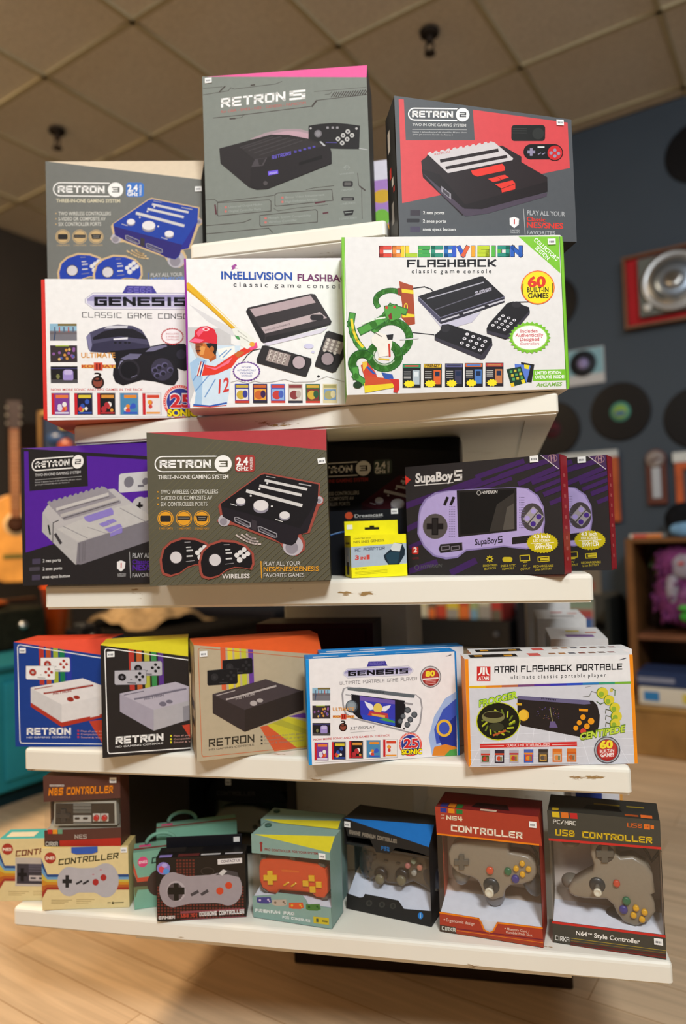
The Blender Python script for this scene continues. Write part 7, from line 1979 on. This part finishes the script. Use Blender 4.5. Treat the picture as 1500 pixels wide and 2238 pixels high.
pk, a = orange_pack(-0.443, 1.211, 'mint and yellow window pack with an orange pad, front one on the bottom shelf', True)
t = pad_root('game_controller', 'orange game pad with yellow buttons behind the window of the front mint pack', pk, a, 0.004)
m = MB(); m.slab(L(a, [(830, 645), (1010, 640), (1080, 660), (1260, 690), (1310, 730), (1322, 800), (1318, 900), (1290, 940), (1230, 935), (1190, 900), (950, 880), (930, 905), (870, 895), (820, 860), (800, 800), (800, 700), (812, 660)]), 0.008, 0.028, lin('#d0481e'), 0.003, 2); m.build('body', PLASTIC, t)
m = MB()
for q in ([(812, 640), (850, 632), (856, 655), (815, 668)], [(1255, 672), (1300, 690), (1306, 712), (1252, 704)], [(802, 830), (818, 868), (860, 895), (840, 905), (808, 880)], [(1262, 935), (1312, 925), (1315, 950), (1265, 955)], [(1035, 632), (1075, 636), (1078, 662), (1038, 655)]):
    m.slab(L(a, q), 0.010, 0.026, lin('#57544f'), 0.0006, 1)
m.build('corner_bumper', PLASTIC, t)
m = MB(); m.slab(cross_pts(a, 889, 782, 50, 19), 0.0045, 0.010, lin('#e0b81c'), 0.0006, 1); m.build('direction_pad', PLASTIC, t)
for cx, cy in ((1157, 825), (1204, 786), (1257, 834), (1208, 870)):
    m = MB(); m.slab(L(a, [(cx - 22, cy - 22), (cx + 22, cy - 20), (cx + 22, cy + 22), (cx - 22, cy + 20)]), 0.0045, 0.010, lin('#e0b01c'), 0.0008, 1); m.build('button', PLASTIC, t)
for cx, cy in ((1008, 828), (1064, 834)):
    m = MB(); m.slab(L(a, [(cx - 24, cy + 8), (cx + 14, cy - 18), (cx + 24, cy - 8), (cx - 14, cy + 18)]), 0.0055, 0.010, lin('#e0a81c'), 0.0005, 1); m.build('menu_button', PLASTIC, t)
m = MB(); m.slab(L(a, [(975, 722), (1110, 732), (1108, 746), (975, 738)]), 0.0075, 0.009, lin('#d8641e')); m.build('name_print', PLASTIC, t)
orange_pack(-0.448, 1.278, 'mint and yellow window pack standing directly behind the front mint pack', False)

# black pack with a blue wedge
S_P2 = [(100, 365), (1195, 700), (1205, 1645), (205, 1425)]


def art_ps2(a):
    a.text('GAMING PREMIUM CONTROLLER', 178, 560, 778, 662, 52, '#8d8374', 's', .3)
    a.text('PS2', 580, 750, 686, 764, 52, '#2f6aa8', 's', .26)
    for x in (460, 610, 740):
        a.ell(x, 1370 + (x - 460) * .12, 36, '#3f3d38', 34); a.ell(x, 1370 + (x - 460) * .12, 18, '#2d2c29', 20)
    a.ell(1073, 1515, 32, '#2a7ac8', 38); a.line([(1073, 1492), (1073, 1538)], 9, '#9fc8ea')


pk, a = window_pack('controller_pack', 'black window pack with a blue wedge across its top, left of the red brown pack', -0.289, 1.264, -14.1, 0.158, 0.157, 0.07, S_P2, Z5, '#2a2826', '#9a8a74', '#d2d6e2',
                    [(95, 360), (1196, 698), (1196, 815), (1060, 770), (900, 735), (765, 715), (690, 790), (520, 780), (440, 620), (165, 590)],
                    [(200, 1262), (345, 1310), (385, 1305), (405, 1270), (800, 1345), (870, 1440), (1206, 1470), (1206, 1650), (204, 1428)], art_ps2, c=0.026, e=0.03, top='#1766ae', tray_y=0.04, tray_z=(0.02, 0.045))
sticker(a, pk, 155, 440, 0.0115, 0.0095)
t = pad_root('game_controller', 'dark see through twin stick controller behind the window of the black and blue pack', pk, a, 0.009)
m = MB(); m.slab(L(a, [(270, 740), (300, 660), (420, 650), (480, 720), (560, 770), (900, 800), (1040, 790), (1090, 820), (1120, 930), (1160, 1150), (1230, 1260), (1150, 1270), (1040, 1200), (920, 1140), (800, 1180), (600, 1160), (470, 1080), (400, 1130), (330, 1060), (280, 960)]), 0.022, 0.05, lin('#4a4338'), 0.006, 3, True)
px, pz = a.map((340, 900)); m.ell((px, 0.034, pz), (0.017, 0.016, 0.034), lin('#1d1d1f'), 18, 12, Matrix.Rotation(.15, 3, 'Y'))
px, pz = a.map((1110, 1090)); m.ell((px, 0.036, pz), (0.016, 0.016, 0.032), lin('#23242a'), 18, 12, Matrix.Rotation(-.3, 3, 'Y'))
m.build('body', PLASTIC, t)
for cx, cy in ((530, 1040), (795, 1050)):
    m = MB(); knob(m, a.map((cx, cy)), 0.0125, 0.024, 0.016, lin('#17181a'), True, 26); s_ = m.build('thumb_stick', PLASTIC, t)
    m = MB(); knob(m, a.map((cx + 5, cy + 40)), 0.0085, 0.017, 0.010, lin('#6d6852'), True, 22); m.build('stick_cap', PLASTIC, s_)
for cx, cy, c in ((940, 870, '#8fa08a'), (865, 930, '#b06a64'), (1018, 950, '#b0705c'), (945, 1018, '#9a978c')):
    m = MB(); knob(m, a.map((cx, cy)), 0.0048, 0.024, 0.0165, lin(c)); m.build('button', PLASTIC, t)
m = MB(); m.slab(cross_pts(a, 400, 830, 62, 24), 0.0185, 0.024, lin('#2c2c2e'), 0.0006, 1); m.build('direction_pad', PLASTIC, t)
for cx, cy in ((585, 880), (738, 905)):
    m = MB(); m.slab(L(a, [(cx - 26, cy - 10), (cx + 24, cy - 6), (cx + 24, cy + 10), (cx - 26, cy + 6)]), 0.019, 0.024, lin('#1f1f20')); m.build('menu_button', PLASTIC, t)

# brown pack standing on the cream striped carton
S_NB = [(400, 100), (1100, 95), (1105, 740), (408, 745)]


def art_nbs(a):
    a.rect(458, 174, 592, 190, '#cfc9c0'); a.text('PREMIUM', 464, 188, 588, 187, 10, '#5c3a30', 's')
    a.text('NBS', 446, 276, 580, 272, 72, '#e0841e', 's', .24, shear=.12); a.text('CONTROLLER', 610, 270, 1036, 254, 72, '#e0841e', 's', .24, shear=.12)
    for i, c in enumerate(('#b8302c', '#e0922a', '#6a9a7a')):
        a.rect(438 + i * 46, 590, 480 + i * 46, 630, c)
    a.text('NES', 684, 676, 794, 674, 40, '#b5a89c', 's', .2)
    a.poly([(545, 692), (1102, 665), (1104, 742), (548, 746)], '#b03024'); a.rect(410, 694, 545, 746, '#3a2a24'); a.text('CIRKA', 418, 742, 530, 742, 40, '#cfcac0', 's', .22)


pk, a = window_pack('controller_pack', 'brown window pack with orange lettering standing on the striped cream carton', -0.831, 1.186, 8.5, 0.1425, 0.125, 0.045, S_NB, Z5 + 0.1098, '#5c3a30', '#8d8a80', '#9c9788',
                    [(398, 98), (1102, 94), (1104, 300), (402, 335)], [(406, 600), (1104, 572), (1106, 742), (408, 747)], art_nbs, tray_y=0.02, tray_z=(0.027, 0.029))
sticker(a, pk, 1042, 132, 0.0125, 0.0095)
t = pad_root('game_controller', 'flat rectangular grey and black game pad behind the window of the brown pack', pk, a)
m = MB(); m.slab(L(a, [(482, 342), (1052, 338), (1056, 566), (478, 572)]), 0.006, 0.02, lin('#b9b7a8'), 0.002, 2); m.build('body', PLASTIC, t)
m = MB(); m.slab(L(a, [(498, 362), (1036, 358), (1038, 545), (494, 552)]), 0.0052, 0.0065, lin('#1b1a1b')); m.build('face_plate', PLASTIC, t)
m = MB()
for y0, y1, c in ((362, 385, '#6f726c'), (392, 415, '#6f726c'), (422, 448, '#5c5f5a'), (470, 530, '#b9b8b0'), (536, 550, '#6f726c')):
    m.slab(L(a, [(662, y0), (826, y0), (826, y1), (662, y1)]), 0.0046, 0.0054, lin(c))
m.build('centre_panel', PLASTIC, t)
m = MB(); m.slab(cross_pts(a, 572, 472, 62, 22), 0.0025, 0.0055, lin('#2b2b2c'), 0.0005, 1); m.build('direction_pad', PLASTIC, t)
for cx in (698, 774):
    m = MB(); m.slab(L(a, rrect(cx - 22, 488, cx + 22, 506, 8)), 0.0035, 0.005, lin('#1c1b1c'), 0.0003, 1); m.build('menu_button', PLASTIC, t)
for cx in (875, 950):
    m = MB(); m.slab(L(a, rrect(cx - 34, 452, cx + 34, 526, 6)), 0.0045, 0.0055, lin('#cfcabf')); b_ = m.build('button_surround', PLASTIC, t)
    m = MB(); knob(m, a.map((cx, 490)), 0.0053, 0.0055, 0.0015, lin('#b8302a')); m.build('button', PLASTIC, b_)

# grey pad pack in the dark at the back
S_GK = [(435, 70), (1025, 235), (1030, 600), (435, 600)]
pk, a = window_pack('controller_pack', 'black window pack with an arched top in the shade behind the mint packs', -0.630, 1.45, 0, 0.180, 0.165, 0.07, [(435, 70), (1030, 70), (1030, 600), (435, 600)], Z5, '#1a1819', '#6f695c', '#77726a',
                    [(436, 235), (480, 140), (560, 90), (640, 72), (780, 72), (880, 120), (990, 180), (1028, 240), (860, 255), (720, 265), (560, 255)], [(436, 545), (1030, 545), (1030, 600), (436, 600)],
                    lambda a: [a.text('CONTROLLER', 520, 220, 800, 212, 28, '#4a4644', 's', .24)], tray_y=0.03, tray_z=(0.018, 0.022))
sticker(a, pk, 607, 128, 0.0125, 0.012)
t = pad_root('game_controller', 'pale grey rounded game pad dimly seen in the arched black pack', pk, a)
m = MB(); m.slab(L(a, [(470, 400), (520, 330), (620, 305), (760, 300), (860, 330), (930, 390), (940, 470), (880, 510), (790, 480), (640, 480), (560, 515), (480, 490)]), 0.012, 0.034, lin('#9a9585'), 0.005, 3, True); m.build('body', PLASTIC, t)
m = MB(); knob(m, a.map((545, 440)), 0.012, 0.013, 0.009, lin('#5a564c'), True, 24); m.build('thumb_stick', PLASTIC, t)
for cx, cy in ((820, 400), (860, 435), (780, 435)):
    m = MB(); knob(m, a.map((cx, cy)), 0.005, 0.013, 0.0095, lin('#4d4a44')); m.build('button', PLASTIC, t)
